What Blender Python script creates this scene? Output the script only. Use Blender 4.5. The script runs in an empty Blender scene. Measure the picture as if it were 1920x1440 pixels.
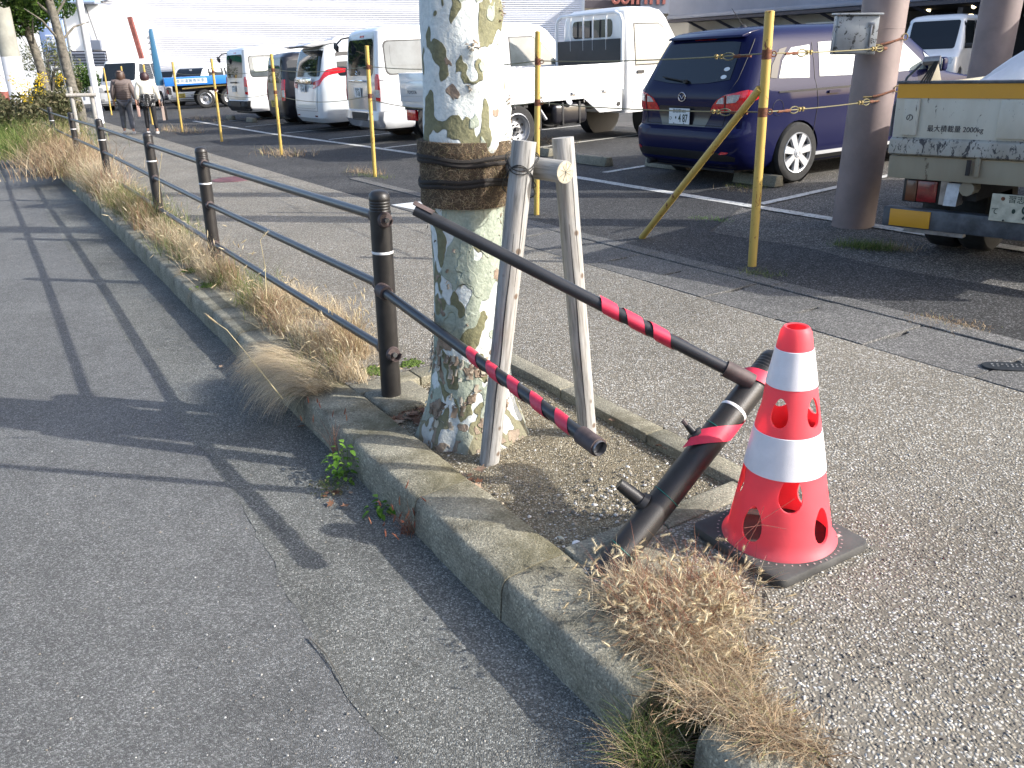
import bpy, bmesh, math, random
import numpy as np
from mathutils import Vector, Matrix, Quaternion, noise as mn

random.seed(7)
rng = np.random.default_rng(7)
PI = math.pi
R = math.radians
SC = bpy.context.scene
COL = SC.collection

# ------------------------------------------------------------------ camera
F0 = 1553.6
CAM = Vector((0.0, 0.0, 1.4418621))
CF = Vector((0.0, 0.92920064, -0.36957567))
CR = Vector((0.99890645, -0.01727905, -0.04344361))
CU = Vector((0.04675375, 0.36917152, 0.9281845))
UPG = Vector((0.03969053, 0.00107342, 0.99921144)).normalized()   # true vertical; the paved ground falls about 2 degrees across
cam_data = bpy.data.cameras.new('camera')
cam = bpy.data.objects.new('camera', cam_data)
COL.objects.link(cam)
cam.matrix_world = Matrix(((CR.x, CU.x, -CF.x, CAM.x), (CR.y, CU.y, -CF.y, CAM.y), (CR.z, CU.z, -CF.z, CAM.z), (0, 0, 0, 1)))
cam_data.sensor_width = 36.0
cam_data.lens = 36.0 * F0 / 1920.0
cam_data.clip_start = 0.05
cam_data.clip_end = 800.0
SC.camera = cam

# ------------------------------------------------------------------ sky, sun, exposure
SUN_EL, SUN_AZ = 28.5, 106.5        # azimuth clockwise from +Y
world = bpy.data.worlds.new('World')
SC.world = world
world.use_nodes = True
wn = world.node_tree
wn.nodes.clear()
sky = wn.nodes.new('ShaderNodeTexSky')
sky.sky_type = 'NISHITA'
sky.sun_disc = False
sky.sun_elevation = R(SUN_EL)
sky.sun_rotation = R(SUN_AZ)
sky.air_density = 0.8
sky.dust_density = 2.5
sky.ozone_density = 0.8
bg = wn.nodes.new('ShaderNodeBackground')
bg.inputs['Strength'].default_value = 0.15
wo = wn.nodes.new('ShaderNodeOutputWorld')
wn.links.new(sky.outputs['Color'], bg.inputs['Color'])
wn.links.new(bg.outputs['Background'], wo.inputs['Surface'])
sd = Vector((math.sin(R(SUN_AZ)) * math.cos(R(SUN_EL)), math.cos(R(SUN_AZ)) * math.cos(R(SUN_EL)), math.sin(R(SUN_EL))))
sun_data = bpy.data.lights.new('sun', 'SUN')
sun_data.energy = 2.9
sun_data.angle = R(0.55)
sun_data.color = (1.0, 0.965, 0.91)
sun = bpy.data.objects.new('sun', sun_data)
sun.location = sd * 50
sun.rotation_euler = sd.to_track_quat('Z', 'Y').to_euler()
COL.objects.link(sun)
SC.view_settings.view_transform = 'Standard'
SC.view_settings.look = 'None'
SC.view_settings.gamma = 1.0
SC.view_settings.use_curve_mapping = False
SC.view_settings.exposure = 1.32

# ------------------------------------------------------------------ coordinates
def ray(px, py):
    return CF + CR * ((px - 960.0) / F0) + CU * ((720.0 - py) / F0)
def G(px, py, z=0.0):
    d = ray(px, py)
    return CAM + d * ((z - CAM.z) / d.z)
def D(px, py, y):
    d = ray(px, py)
    return CAM + d * (y / d.y)
EU = Vector((-0.515, 0.857, 0.0)).normalized()      # along the kerb, away
EV = Vector((EU.y, -EU.x, 0.0))                     # across, towards the car park
def K(u, v, z=0.0):
    return EU * u + EV * v + Vector((0, 0, z))
KROT = math.atan2(EU.y, EU.x)
QG = Vector((0, 0, 1)).rotation_difference(UPG)

# ------------------------------------------------------------------ materials
def nt(name):
    m = bpy.data.materials.new(name)
    m.use_nodes = True
    t = m.node_tree
    return m, t, t.nodes['Principled BSDF']
def L(t, a, b):
    t.links.new(a, b)
def node(t, typ, **kw):
    n = t.nodes.new(typ)
    for k, v in kw.items():
        if hasattr(n, k):
            setattr(n, k, v)
        else:
            n.inputs[k.replace('_', ' ')].default_value = v
    return n
def ramp(t, src, stops, interp='LINEAR'):
    r = t.nodes.new('ShaderNodeValToRGB')
    r.color_ramp.interpolation = interp
    e = r.color_ramp.elements
    while len(e) > 1:
        e.remove(e[-1])
    e[0].position = stops[0][0]
    e[0].color = (*stops[0][1], 1)
    for p, c in stops[1:]:
        k = e.new(p)
        k.color = (*c, 1)
    L(t, src, r.inputs['Fac'])
    return r.outputs['Color']
def g3(v):
    return (v, v, v)
def mix(t, fac, a, b, mode='MIX'):
    n = t.nodes.new('ShaderNodeMix')
    n.data_type = 'RGBA'
    n.blend_type = mode
    if isinstance(fac, (int, float)):
        n.inputs[0].default_value = fac
    else:
        L(t, fac, n.inputs[0])
    for i, x in ((6, a), (7, b)):
        if isinstance(x, tuple):
            n.inputs[i].default_value = (*x, 1)
        else:
            L(t, x, n.inputs[i])
    return n.outputs[2]
def math_(t, op, a, b=0.0):
    n = t.nodes.new('ShaderNodeMath')
    n.operation = op
    for i, x in ((0, a), (1, b)):
        if isinstance(x, (int, float)):
            n.inputs[i].default_value = x
        else:
            L(t, x, n.inputs[i])
    return n.outputs[0]
def coord(t, kind='Object', scale=None):
    c = t.nodes.new('ShaderNodeTexCoord').outputs[kind]
    if scale:
        m = t.nodes.new('ShaderNodeMapping')
        m.inputs['Scale'].default_value = scale
        L(t, c, m.inputs['Vector'])
        c = m.outputs[0]
    return c
def noi(t, vec, scale, detail=4, rough=0.55, dist=0.0, out='Fac'):
    n = t.nodes.new('ShaderNodeTexNoise')
    n.inputs['Scale'].default_value = scale
    n.inputs['Detail'].default_value = detail
    n.inputs['Roughness'].default_value = rough
    n.inputs['Distortion'].default_value = dist
    L(t, vec, n.inputs['Vector'])
    return n.outputs[out]
def vor(t, vec, scale, feature='F1', out='Distance', rnd=1.0):
    n = t.nodes.new('ShaderNodeTexVoronoi')
    n.feature = feature
    n.inputs['Scale'].default_value = scale
    n.inputs['Randomness'].default_value = rnd
    L(t, vec, n.inputs['Vector'])
    return n.outputs[out]
def bump(t, b, h, strength=0.5, dist=0.01):
    n = t.nodes.new('ShaderNodeBump')
    n.inputs['Strength'].default_value = strength
    n.inputs['Distance'].default_value = dist
    L(t, h, n.inputs['Height'])
    L(t, n.outputs[0], b.inputs['Normal'])
def plain(name, col, rough=0.5, metal=0.0, coat=0.0, var=0.0, vscale=8, bmp=0.0, bscale=60, spec=0.5, trans=0.0, emit=0.0):
    m, t, b = nt(name)
    b.inputs['Base Color'].default_value = (*col, 1)
    b.inputs['Roughness'].default_value = rough
    b.inputs['Metallic'].default_value = metal
    b.inputs['Coat Weight'].default_value = coat
    b.inputs['Coat Roughness'].default_value = 0.04
    b.inputs['Specular IOR Level'].default_value = spec
    b.inputs['Transmission Weight'].default_value = trans
    c = None
    if var > 0:
        c = coord(t)
        f = noi(t, c, vscale, 5, 0.6)
        dk = tuple(x * (1 - var) for x in col)
        lt = tuple(min(1, x * (1 + var)) for x in col)
        L(t, ramp(t, f, [(0.35, dk), (0.65, lt)]), b.inputs['Base Color'])
    if bmp > 0:
        c = c or coord(t)
        bump(t, b, noi(t, c, bscale, 4), bmp, 0.003)
    if emit:
        b.inputs['Emission Color'].default_value = (*col, 1)
        b.inputs['Emission Strength'].default_value = emit
    return m

def mat_asphalt(name, dark, mid, light, scale, chip=0.06, stain=0.25, warm=(1, 1, 1)):
    m, t, b = nt(name)
    c = coord(t)
    v = vor(t, c, scale, 'F1', 'Color')
    s = t.nodes.new('ShaderNodeSeparateColor'); L(t, v, s.inputs[0])
    base = ramp(t, s.outputs[0], [(0.0, g3(dark)), (0.45, g3(mid * 0.8)), (0.8, g3(mid * 1.25)), (1 - chip, g3(light)), (1.0, g3(light * 1.25))])
    big = noi(t, c, 0.9, 5, 0.6)
    med = noi(t, c, 7.0, 5, 0.65)
    base = mix(t, 1.0, base, ramp(t, big, [(0.3, tuple(x * (1 - stain) for x in warm)), (0.7, tuple(x * (1 + stain * 0.4) for x in warm))]), 'MULTIPLY')
    base = mix(t, 1.0, base, ramp(t, med, [(0.3, g3(0.86)), (0.7, g3(1.1))]), 'MULTIPLY')
    L(t, base, b.inputs['Base Color'])
    b.inputs['Roughness'].default_value = 0.88
    b.inputs['Specular IOR Level'].default_value = 0.25
    dd = vor(t, c, scale, 'F1', 'Distance')
    h = math_(t, 'ADD', math_(t, 'MULTIPLY', dd, -1.0), math_(t, 'MULTIPLY', s.outputs[1], 0.6))
    bump(t, b, h, 0.75, 0.004)
    return m
def mat_pebble(name, scale=95, tint=(1, 1, 1), depth=0.006):
    m, t, b = nt(name)
    c = coord(t)
    nv = noi(t, c, 30, 2, 0.5, 0, 'Color')
    cc = t.nodes.new('ShaderNodeVectorMath'); cc.operation = 'MULTIPLY_ADD'
    L(t, nv, cc.inputs[0]); cc.inputs[1].default_value = (0.02, 0.02, 0.02); L(t, c, cc.inputs[2])
    v = vor(t, cc.outputs[0], scale, 'F1', 'Color')
    s = t.nodes.new('ShaderNodeSeparateColor'); L(t, v, s.inputs[0])
    pc = ramp(t, s.outputs[0], [(0.0, (0.075, 0.07, 0.065)), (0.15, (0.17, 0.15, 0.12)), (0.38, (0.26, 0.24, 0.205)), (0.58, (0.34, 0.295, 0.225)), (0.72, (0.4, 0.38, 0.34)), (0.9, (0.45, 0.425, 0.375)), (1.0, (0.58, 0.57, 0.54))])
    dd = vor(t, cc.outputs[0], scale, 'F1', 'Distance')
    gap = ramp(t, dd, [(0.38, g3(0.0)), (0.62, g3(1.0))])
    col = mix(t, gap, pc, (0.17, 0.15, 0.12))
    big = noi(t, c, 0.8, 5, 0.6)
    col = mix(t, 1.0, col, ramp(t, big, [(0.28, g3(0.74)), (0.72, g3(1.12))]), 'MULTIPLY')
    md = noi(t, c, 5, 6, 0.7)
    col = mix(t, ramp(t, md, [(0.5, g3(0.0)), (0.72, g3(0.5))]), col, (0.21, 0.195, 0.165))
    col = mix(t, 1.0, col, tint, 'MULTIPLY')
    L(t, col, b.inputs['Base Color'])
    b.inputs['Roughness'].default_value = 0.85
    b.inputs['Specular IOR Level'].default_value = 0.2
    h = math_(t, 'ADD', math_(t, 'MULTIPLY', math_(t, 'MINIMUM', dd, 0.65), -1.3), math_(t, 'MULTIPLY', s.outputs[1], 0.45))
    bump(t, b, h, 0.7, depth)
    return m
def mat_concrete(name, col, moss=0.35, rough=0.85, grain=160, dark=0.5):
    m, t, b = nt(name)
    c = coord(t)
    a = noi(t, c, 3.5, 8, 0.65)
    g = noi(t, c, grain, 3, 0.7)
    big = noi(t, c, 1.1, 4, 0.6)
    base = ramp(t, a, [(0.25, tuple(x * (1 - dark) for x in col)), (0.55, col), (0.75, tuple(x * 1.25 for x in col))])
    base = mix(t, 1.0, base, ramp(t, g, [(0.3, g3(0.62)), (0.7, g3(1.32))]), 'MULTIPLY')
    vs = vor(t, c, 170, 'F1', 'Color')
    ss = t.nodes.new('ShaderNodeSeparateColor'); L(t, vs, ss.inputs[0])
    base = mix(t, 1.0, base, ramp(t, ss.outputs[0], [(0.0, g3(0.72)), (0.2, g3(0.95)), (0.85, g3(1.05)), (1.0, g3(1.6))]), 'MULTIPLY')
    st = noi(t, c, 2.2, 9, 0.75)
    base = mix(t, ramp(t, st, [(0.52, g3(0.0)), (0.62, g3(0.6))]), base, (0.07, 0.065, 0.055))
    if moss:
        mm = ramp(t, big, [(0.5, g3(0.0)), (0.68, g3(moss))])
        base = mix(t, mm, base, (0.12, 0.105, 0.04))
    L(t, base, b.inputs['Base Color'])
    b.inputs['Roughness'].default_value = rough
    hh = math_(t, 'ADD', math_(t, 'MULTIPLY', g, 0.9), a)
    bump(t, b, hh, 0.8, 0.008)
    b.inputs['Specular IOR Level'].default_value = 0.2
    return m
def mat_bark():
    m, t, b = nt('plane_bark')
    c = coord(t)
    nv = noi(t, c, 9, 2, 0.5, 0, 'Color')
    cc = t.nodes.new('ShaderNodeVectorMath'); cc.operation = 'MULTIPLY_ADD'
    L(t, nv, cc.inputs[0]); cc.inputs[1].default_value = (0.07, 0.07, 0.09); L(t, c, cc.inputs[2])
    mp = t.nodes.new('ShaderNodeMapping'); mp.inputs['Scale'].default_value = (1, 1, 0.55); L(t, cc.outputs[0], mp.inputs[0])
    n1 = noi(t, mp.outputs[0], 11.0, 1.6, 0.5)
    mp2 = t.nodes.new('ShaderNodeMapping'); mp2.inputs['Location'].default_value = (7.3, 2.1, 4.4); mp2.inputs['Scale'].default_value = (1, 1, 0.7); L(t, cc.outputs[0], mp2.inputs[0])
    n2 = noi(t, mp2.outputs[0], 9.0, 1.6, 0.45)
    mp3 = t.nodes.new('ShaderNodeMapping'); mp3.inputs['Location'].default_value = (1.3, 9.1, 3.4); L(t, cc.outputs[0], mp3.inputs[0])
    n3 = noi(t, mp3.outputs[0], 12.0, 2, 0.5)
    sp = t.nodes.new('ShaderNodeSeparateXYZ'); L(t, c, sp.inputs[0])
    low = math_(t, 'MULTIPLY', ramp(t, sp.outputs[2], [(0.0, g3(1.0)), (1.0, g3(1.0))]), 0.0)
    zf = t.nodes.new('ShaderNodeMapRange'); L(t, sp.outputs[2], zf.inputs[0])
    zf.inputs[1].default_value = 0.3; zf.inputs[2].default_value = 1.2; zf.inputs[3].default_value = 0.02; zf.inputs[4].default_value = -0.015
    a1 = math_(t, 'ADD', n1, zf.outputs[0])
    fine = noi(t, c, 60, 4, 0.6)
    white = ramp(t, fine, [(0.3, (0.5, 0.55, 0.54)), (0.7, (0.68, 0.71, 0.68))])
    olive = ramp(t, fine, [(0.3, (0.125, 0.125, 0.07)), (0.7, (0.2, 0.195, 0.105))])
    grn = ramp(t, fine, [(0.3, (0.25, 0.29, 0.23)), (0.7, (0.36, 0.4, 0.33))])
    tan = ramp(t, fine, [(0.3, (0.19, 0.14, 0.1)), (0.7, (0.31, 0.24, 0.18))])
    f1 = ramp(t, a1, [(0.525, g3(0.0)), (0.535, g3(1.0))])
    col = mix(t, f1, white, olive)
    gz = t.nodes.new('ShaderNodeMapRange'); L(t, sp.outputs[2], gz.inputs[0])
    gz.inputs[1].default_value = 0.9; gz.inputs[2].default_value = 1.2; gz.inputs[3].default_value = 0.07; gz.inputs[4].default_value = -0.07
    f2 = ramp(t, math_(t, 'ADD', n2, gz.outputs[0]), [(0.555, g3(0.0)), (0.565, g3(1.0))])
    col = mix(t, f2, col, grn)
    tz = t.nodes.new('ShaderNodeMapRange'); L(t, sp.outputs[2], tz.inputs[0])
    tz.inputs[1].default_value = 0.3; tz.inputs[2].default_value = 1.1; tz.inputs[3].default_value = 0.08; tz.inputs[4].default_value = -0.03
    f3 = ramp(t, math_(t, 'ADD', n3, tz.outputs[0]), [(0.67, g3(0.0)), (0.68, g3(1.0))])
    col = mix(t, f3, col, tan)
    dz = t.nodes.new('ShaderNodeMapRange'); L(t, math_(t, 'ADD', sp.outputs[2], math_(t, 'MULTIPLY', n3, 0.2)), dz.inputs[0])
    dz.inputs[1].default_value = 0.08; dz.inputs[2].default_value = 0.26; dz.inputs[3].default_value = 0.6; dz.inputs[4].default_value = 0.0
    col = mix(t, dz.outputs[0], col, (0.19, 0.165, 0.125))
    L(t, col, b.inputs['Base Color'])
    b.inputs['Roughness'].default_value = 0.75
    h = math_(t, 'ADD', math_(t, 'MULTIPLY', f1, 0.5), math_(t, 'ADD', math_(t, 'MULTIPLY', f2, 0.4), math_(t, 'ADD', math_(t, 'MULTIPLY', f3, 0.8), math_(t, 'MULTIPLY', fine, 0.5))))
    bump(t, b, h, 0.9, 0.010)
    return m
def mat_coir():
    m, t, b = nt('coir')
    c = coord(t)
    w = noi(t, c, 90, 5, 0.75, 3.0)
    f = noi(t, c, 260, 4, 0.7, 2.0)
    L(t, ramp(t, math_(t, 'ADD', math_(t, 'MULTIPLY', w, 0.5), math_(t, 'MULTIPLY', f, 0.5)), [(0.35, (0.03, 0.02, 0.013)), (0.52, (0.09, 0.065, 0.04)), (0.72, (0.26, 0.19, 0.12))]), b.inputs['Base Color'])
    b.inputs['Roughness'].default_value = 0.95
    bump(t, b, w, 1.0, 0.01)
    return m
def mat_wood():
    m, t, b = nt('weathered_wood')
    c = coord(t)
    mp = t.nodes.new('ShaderNodeMapping'); mp.inputs['Scale'].default_value = (30, 30, 2.2); L(t, c, mp.inputs[0])
    g = noi(t, mp.outputs[0], 3.2, 6, 0.65)
    g2 = noi(t, c, 6, 4, 0.5)
    col = ramp(t, g, [(0.28, (0.13, 0.125, 0.115)), (0.5, (0.3, 0.295, 0.28)), (0.75, (0.42, 0.415, 0.4))])
    col = mix(t, ramp(t, g2, [(0.45, g3(0)), (0.7, g3(0.35))]), col, (0.28, 0.235, 0.18))
    k = vor(t, c, 11, 'F1', 'Distance')
    kn = ramp(t, k, [(0.10, g3(1.0)), (0.16, g3(0.0))])
    col = mix(t, kn, col, (0.12, 0.085, 0.06))
    L(t, col, b.inputs['Base Color'])
    b.inputs['Roughness'].default_value = 0.8
    bump(t, b, g, 0.35, 0.004)
    return m
def mat_chipped(name, base, chipcol, amount=0.6, scale=22, stretch=(1, 1, 1), rough=0.5, dirt=(0.25, 0.22, 0.17), dirta=0.4):
    m, t, b = nt(name)
    c = coord(t, 'Object', stretch)
    n = noi(t, c, scale, 6, 0.72, 0.6)
    f = ramp(t, n, [(amount, g3(0.0)), (amount + 0.025, g3(1.0))])
    d = noi(t, c, scale * 0.18, 5, 0.6)
    col = mix(t, ramp(t, d, [(0.42, g3(0.0)), (0.7, g3(dirta))]), base, dirt)
    col = mix(t, f, col, chipcol)
    L(t, col, b.inputs['Base Color'])
    b.inputs['Roughness'].default_value = rough
    bump(t, b, f, -0.3, 0.001)
    return m
def mat_blades(name, stops, rough=0.75, sss=0.0):
    m, t, b = nt(name)
    a = t.nodes.new('ShaderNodeAttribute'); a.attribute_name = 'rnd'
    L(t, ramp(t, a.outputs['Fac'], stops), b.inputs['Base Color'])
    b.inputs['Roughness'].default_value = rough
    b.inputs['Specular IOR Level'].default_value = 0.25
    if sss:
        tr = t.nodes.new('ShaderNodeBsdfTranslucent')
        L(t, b.inputs['Base Color'].links[0].from_socket, tr.inputs[0])
        mx = t.nodes.new('ShaderNodeMixShader'); mx.inputs[0].default_value = sss
        L(t, b.outputs[0], mx.inputs[1]); L(t, tr.outputs[0], mx.inputs[2])
        L(t, mx.outputs[0], t.nodes['Material Output'].inputs[0])
    return m
def mat_paint(name, col, coat=0.9, metal=0.0, rough=0.35, dirt=0.12):
    m, t, b = nt(name)
    c = coord(t)
    n = noi(t, c, 4, 6, 0.65)
    sp = t.nodes.new('ShaderNodeSeparateXYZ'); L(t, c, sp.inputs[0])
    dk = tuple(x * 0.72 + 0.004 for x in col)
    L(t, mix(t, ramp(t, n, [(0.4, g3(0)), (0.75, g3(dirt * 2))]), col, dk), b.inputs['Base Color'])
    b.inputs['Roughness'].default_value = rough
    b.inputs['Metallic'].default_value = metal
    b.inputs['Coat Weight'].default_value = coat
    b.inputs['Coat Roughness'].default_value = 0.05
    return m

M = {}
M['road'] = mat_asphalt('road_asphalt', 0.09, 0.155, 0.28, 250, 0.05, 0.22, (1.0, 1.01, 0.98))
M['gutter'] = mat_asphalt('gutter_concrete', 0.09, 0.17, 0.33, 230, 0.05, 0.38, (1.0, 1.01, 0.93))
M['lot'] = mat_asphalt('lot_asphalt', 0.02, 0.06, 0.2, 160, 0.03, 0.3, (1.0, 1.0, 1.0))
M['lot_old'] = mat_asphalt('old_lot_asphalt', 0.035, 0.115, 0.3, 130, 0.08, 0.35, (1.05, 1.0, 0.92))
M['pebble'] = mat_pebble('exposed_aggregate', 108, (0.94, 0.965, 0.985))
M['slab'] = mat_asphalt('slab_concrete', 0.07, 0.14, 0.29, 190, 0.06, 0.25, (1.02, 1.0, 0.95))
M['base'] = plain('dark_joint', (0.03, 0.028, 0.025), 0.95)
M['far_ground'] = mat_asphalt('far_ground', 0.04, 0.11, 0.22, 60, 0.05, 0.3)
M['kerb'] = mat_concrete('kerb_stone', (0.29, 0.27, 0.205), 0.6, 0.9, 130, 0.55)
M['edging'] = mat_concrete('edging_stone', (0.27, 0.255, 0.2), 0.3, 0.9, 150, 0.4)
M['soil'] = mat_pebble('bed_soil', 140, (0.93, 0.89, 0.75), 0.006)
M['white_line'] = mat_chipped('road_paint', (0.55, 0.55, 0.52), (0.1, 0.1, 0.1), 0.56, 26, (1, 1, 1), 0.8)
M['plain_white_plate'] = plain('white_marking', (0.62, 0.64, 0.64), 0.7, var=0.08)
M['bark'] = mat_bark()
M['coir'] = mat_coir()
M['fibre'] = plain('loose_fibre', (0.3, 0.21, 0.12), 0.9)
M['rope'] = plain('black_rope', (0.018, 0.015, 0.013), 0.9, bmp=0.5)
M['wood'] = mat_wood()
M['wood_end'] = plain('sawn_wood', (0.36, 0.33, 0.25), 0.8, var=0.3, vscale=50)
M['fence'] = plain('dark_brown_powder_coat', (0.022, 0.02, 0.019), 0.42, var=0.25, vscale=14, bmp=0.15, bscale=240)
M['rail'] = plain('dark_rail_coat', (0.026, 0.027, 0.03), 0.33, var=0.2, vscale=10)
M['collar'] = plain('faded_brown_collar', (0.07, 0.05, 0.048), 0.6, var=0.3, vscale=30)
M['bolt'] = plain('bolt', (0.22, 0.22, 0.22), 0.4, 0.8)
M['reflector'] = plain('white_band', (0.75, 0.75, 0.75), 0.4)
M['tape'] = plain('red_vinyl_tape', (0.6, 0.03, 0.07), 0.45, var=0.15, vscale=20)
M['tie'] = plain('green_tie', (0.01, 0.16, 0.13), 0.5)
M['cone'] = plain('cone_plastic', (0.88, 0.15, 0.185), 0.5, var=0.09, vscale=9, bmp=0.1, bscale=120)
_t = M['cone'].node_tree; _b = _t.nodes['Principled BSDF']
_tr = _t.nodes.new('ShaderNodeBsdfTranslucent'); _tr.inputs[0].default_value = (1.0, 0.17, 0.2, 1)
_mx = _t.nodes.new('ShaderNodeMixShader'); _mx.inputs[0].default_value = 0.5
L(_t, _b.outputs[0], _mx.inputs[1]); L(_t, _tr.outputs[0], _mx.inputs[2]); L(_t, _mx.outputs[0], _t.nodes['Material Output'].inputs[0])
M['cone_white'] = plain('cone_reflective_sleeve', (0.72, 0.71, 0.74), 0.32, var=0.05, vscale=20, bmp=0.15, bscale=300)
M['rubber'] = plain('rubber_base', (0.055, 0.055, 0.053), 0.75, var=0.3, vscale=10, bmp=0.3)
M['dot'] = plain('pale_print', (0.42, 0.3, 0.29), 0.8)
M['yellow'] = mat_chipped('yellow_pole_paint', (0.5, 0.35, 0.085), (0.14, 0.04, 0.018), 0.6, 20, (1, 1, 0.55), 0.5, (0.38, 0.24, 0.05), 0.5)
M['rust'] = plain('rust', (0.13, 0.045, 0.02), 0.8, var=0.5, vscale=60)
M['brass'] = plain('galvanised_yellowed', (0.24, 0.18, 0.07), 0.55, 0.4, var=0.4, vscale=60)
M['wire'] = plain('wire_rope', (0.17, 0.15, 0.075), 0.5, 0.4, var=0.3, vscale=200)
M['pillar'] = plain('taupe_pillar_paint', (0.225, 0.175, 0.165), 0.6, var=0.12, vscale=5, bmp=0.1, bscale=40)
M['boxgrey'] = mat_chipped('worn_grey_box', (0.36, 0.38, 0.39), (0.045, 0.045, 0.045), 0.56, 14, (1, 1, 1), 0.5, (0.16, 0.16, 0.16), 0.8)
M['tyre'] = plain('tyre', (0.022, 0.022, 0.022), 0.85, var=0.3, vscale=20)
M['black'] = plain('black_plastic', (0.013, 0.013, 0.014), 0.55, var=0.2)
M['under'] = plain('underbody', (0.02, 0.02, 0.021), 0.7, var=0.4, vscale=6)
M['steel'] = plain('grey_steel', (0.28, 0.28, 0.29), 0.4, 0.8, var=0.25, vscale=14)
M['rim_silver'] = plain('silver_rim', (0.6, 0.61, 0.63), 0.3, 0.35, 0.5)
M['rim_steel'] = plain('steel_rim', (0.35, 0.36, 0.38), 0.38, 0.7)
M['chrome'] = plain('chrome', (0.75, 0.76, 0.78), 0.12, 1.0)
M['glass'] = plain('dark_glass', (0.012, 0.016, 0.02), 0.03, 0.0, 0.0, spec=0.5)
M['glass_light'] = plain('glass_painted_reflection', (0.2, 0.235, 0.24), 0.06, 0.35, 1.0, var=0.25, vscale=3, spec=1.0)  # pale grey base colour stands in for bright reflections on the panes
M['glass_van'] = plain('grey_van_glass', (0.085, 0.1, 0.105), 0.06, 0.1, 0.6, var=0.25, vscale=3, spec=1.0)
M['glass_green'] = plain('green_tinted_glass', (0.28, 0.34, 0.27), 0.05, 0.15, 1.0, var=0.3, vscale=4, spec=1.0)
M['red_lamp'] = plain('red_lens', (0.55, 0.008, 0.015), 0.15, 0, 1.0, var=0.3, vscale=40)
M['red_dark'] = plain('dark_red_lens', (0.2, 0.012, 0.015), 0.25, 0, 0.6, var=0.3, vscale=30)
M['amber'] = plain('amber_lens', (0.13, 0.045, 0.02), 0.3, 0, 0.6)
M['clear_lamp'] = plain('clear_lens', (0.5, 0.5, 0.5), 0.12, 0.2, 1.0, var=0.3, vscale=60)
M['plate'] = plain('number_plate', (0.68, 0.7, 0.7), 0.5)
M['plate_dirty'] = plain('dirty_number_plate', (0.42, 0.42, 0.34), 0.6, var=0.2, vscale=20)
M['plate_yellow'] = plain('yellow_number_plate', (0.55, 0.42, 0.05), 0.5)
M['ink'] = plain('dark_green_ink', (0.01, 0.03, 0.022), 0.6)
M['ink_black'] = plain('black_ink', (0.02, 0.02, 0.03), 0.6)
M['car_blue'] = mat_paint('deep_blue_metallic', (0.0015, 0.0032, 0.038), 0.35, 0.0, 0.6, 0.0)
M['car_blue'].node_tree.nodes['Principled BSDF'].inputs['Specular IOR Level'].default_value = 0.1
M['car_white'] = mat_paint('white_paint', (0.72, 0.73, 0.73), 0.8, 0, 0.35, 0.1)
M['car_pearl'] = mat_paint('pearl_white_paint', (0.66, 0.69, 0.7), 1.0, 0, 0.3, 0.06)
M['car_silver'] = mat_paint('silver_grey_paint', (0.42, 0.43, 0.45), 0.9, 0.4, 0.32, 0.06)
M['car_black'] = mat_paint('black_paint', (0.008, 0.008, 0.012), 0.4, 0, 0.3, 0.02)
M['blue_deck'] = mat_paint('blue_deck_paint', (0.03, 0.2, 0.62), 0.5, 0, 0.4, 0.1)
M['blue_ramp'] = mat_paint('blue_ramp_paint', (0.03, 0.13, 0.24), 0.2, 0, 0.5, 0.3)
M['red_steel'] = plain('red_oxide_steel', (0.22, 0.07, 0.055), 0.7, var=0.3)
M['truck_white'] = mat_chipped('scraped_white_paint', (0.5, 0.5, 0.44), (0.05, 0.045, 0.05), 0.63, 30, (1, 1, 0.45), 0.5, (0.33, 0.31, 0.25), 0.5)
M['truck_lower'] = mat_chipped('scuffed_bed_edge', (0.36, 0.36, 0.33), (0.04, 0.04, 0.045), 0.53, 30, (1, 1, 0.5), 0.6, (0.2, 0.18, 0.14), 0.7)
M['truck_grey'] = mat_chipped('grimy_cream', (0.3, 0.28, 0.21), (0.1, 0.08, 0.05), 0.64, 12, (1, 1, 0.3), 0.7, (0.16, 0.13, 0.09), 0.6)
M['stripe'] = mat_chipped('orange_yellow_band', (0.6, 0.3, 0.02), (0.12, 0.08, 0.04), 0.68, 18, (1, 1, 1), 0.5, (0.45, 0.24, 0.04), 0.4)
M['bumper_steel'] = plain('blue_grey_steel', (0.075, 0.085, 0.1), 0.55, 0.3, var=0.4, vscale=9)
M['bag'] = plain('white_plastic_sack', (0.72, 0.72, 0.75), 0.35, var=0.06, vscale=10, bmp=0.3, bscale=30)
M['wall_white'] = plain('white_siding', (0.84, 0.83, 0.85), 0.5, var=0.04, vscale=0.6)
M['wall_plain'] = plain('white_render', (0.86, 0.86, 0.84), 0.7, var=0.05, vscale=0.5)
M['wall_grey'] = plain('blue_grey_sheet', (0.21, 0.235, 0.29), 0.45, 0.2, var=0.08, vscale=0.8)
M['wall_cream'] = plain('cream_wall', (0.42, 0.4, 0.34), 0.8, var=0.12, vscale=0.7)
M['green_band'] = plain('green_fascia', (0.02, 0.3, 0.17), 0.5)
M['roof_blue'] = plain('pale_blue_roof', (0.35, 0.46, 0.6), 0.5, var=0.1, vscale=2)
M['dark_int'] = plain('dark_interior', (0.03, 0.032, 0.04), 0.8, var=0.4, vscale=0.5)
M['brown_trim'] = plain('brown_trim', (0.045, 0.04, 0.05), 0.6)
M['red_letter'] = plain('faded_red_letter', (0.26, 0.09, 0.075), 0.6)
M['banner'] = plain('pale_blue_sign', (0.34, 0.45, 0.72), 0.5, var=0.06, vscale=3)
M['banner_text'] = plain('white_sign_letter', (0.72, 0.75, 0.8), 0.5)
M['lampglow'] = plain('warm_lamp', (1.0, 0.8, 0.45), 0.5, emit=4.0)
M['concrete_pole'] = plain('pole_concrete', (0.3, 0.3, 0.265), 0.85, var=0.15, vscale=3)
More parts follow.
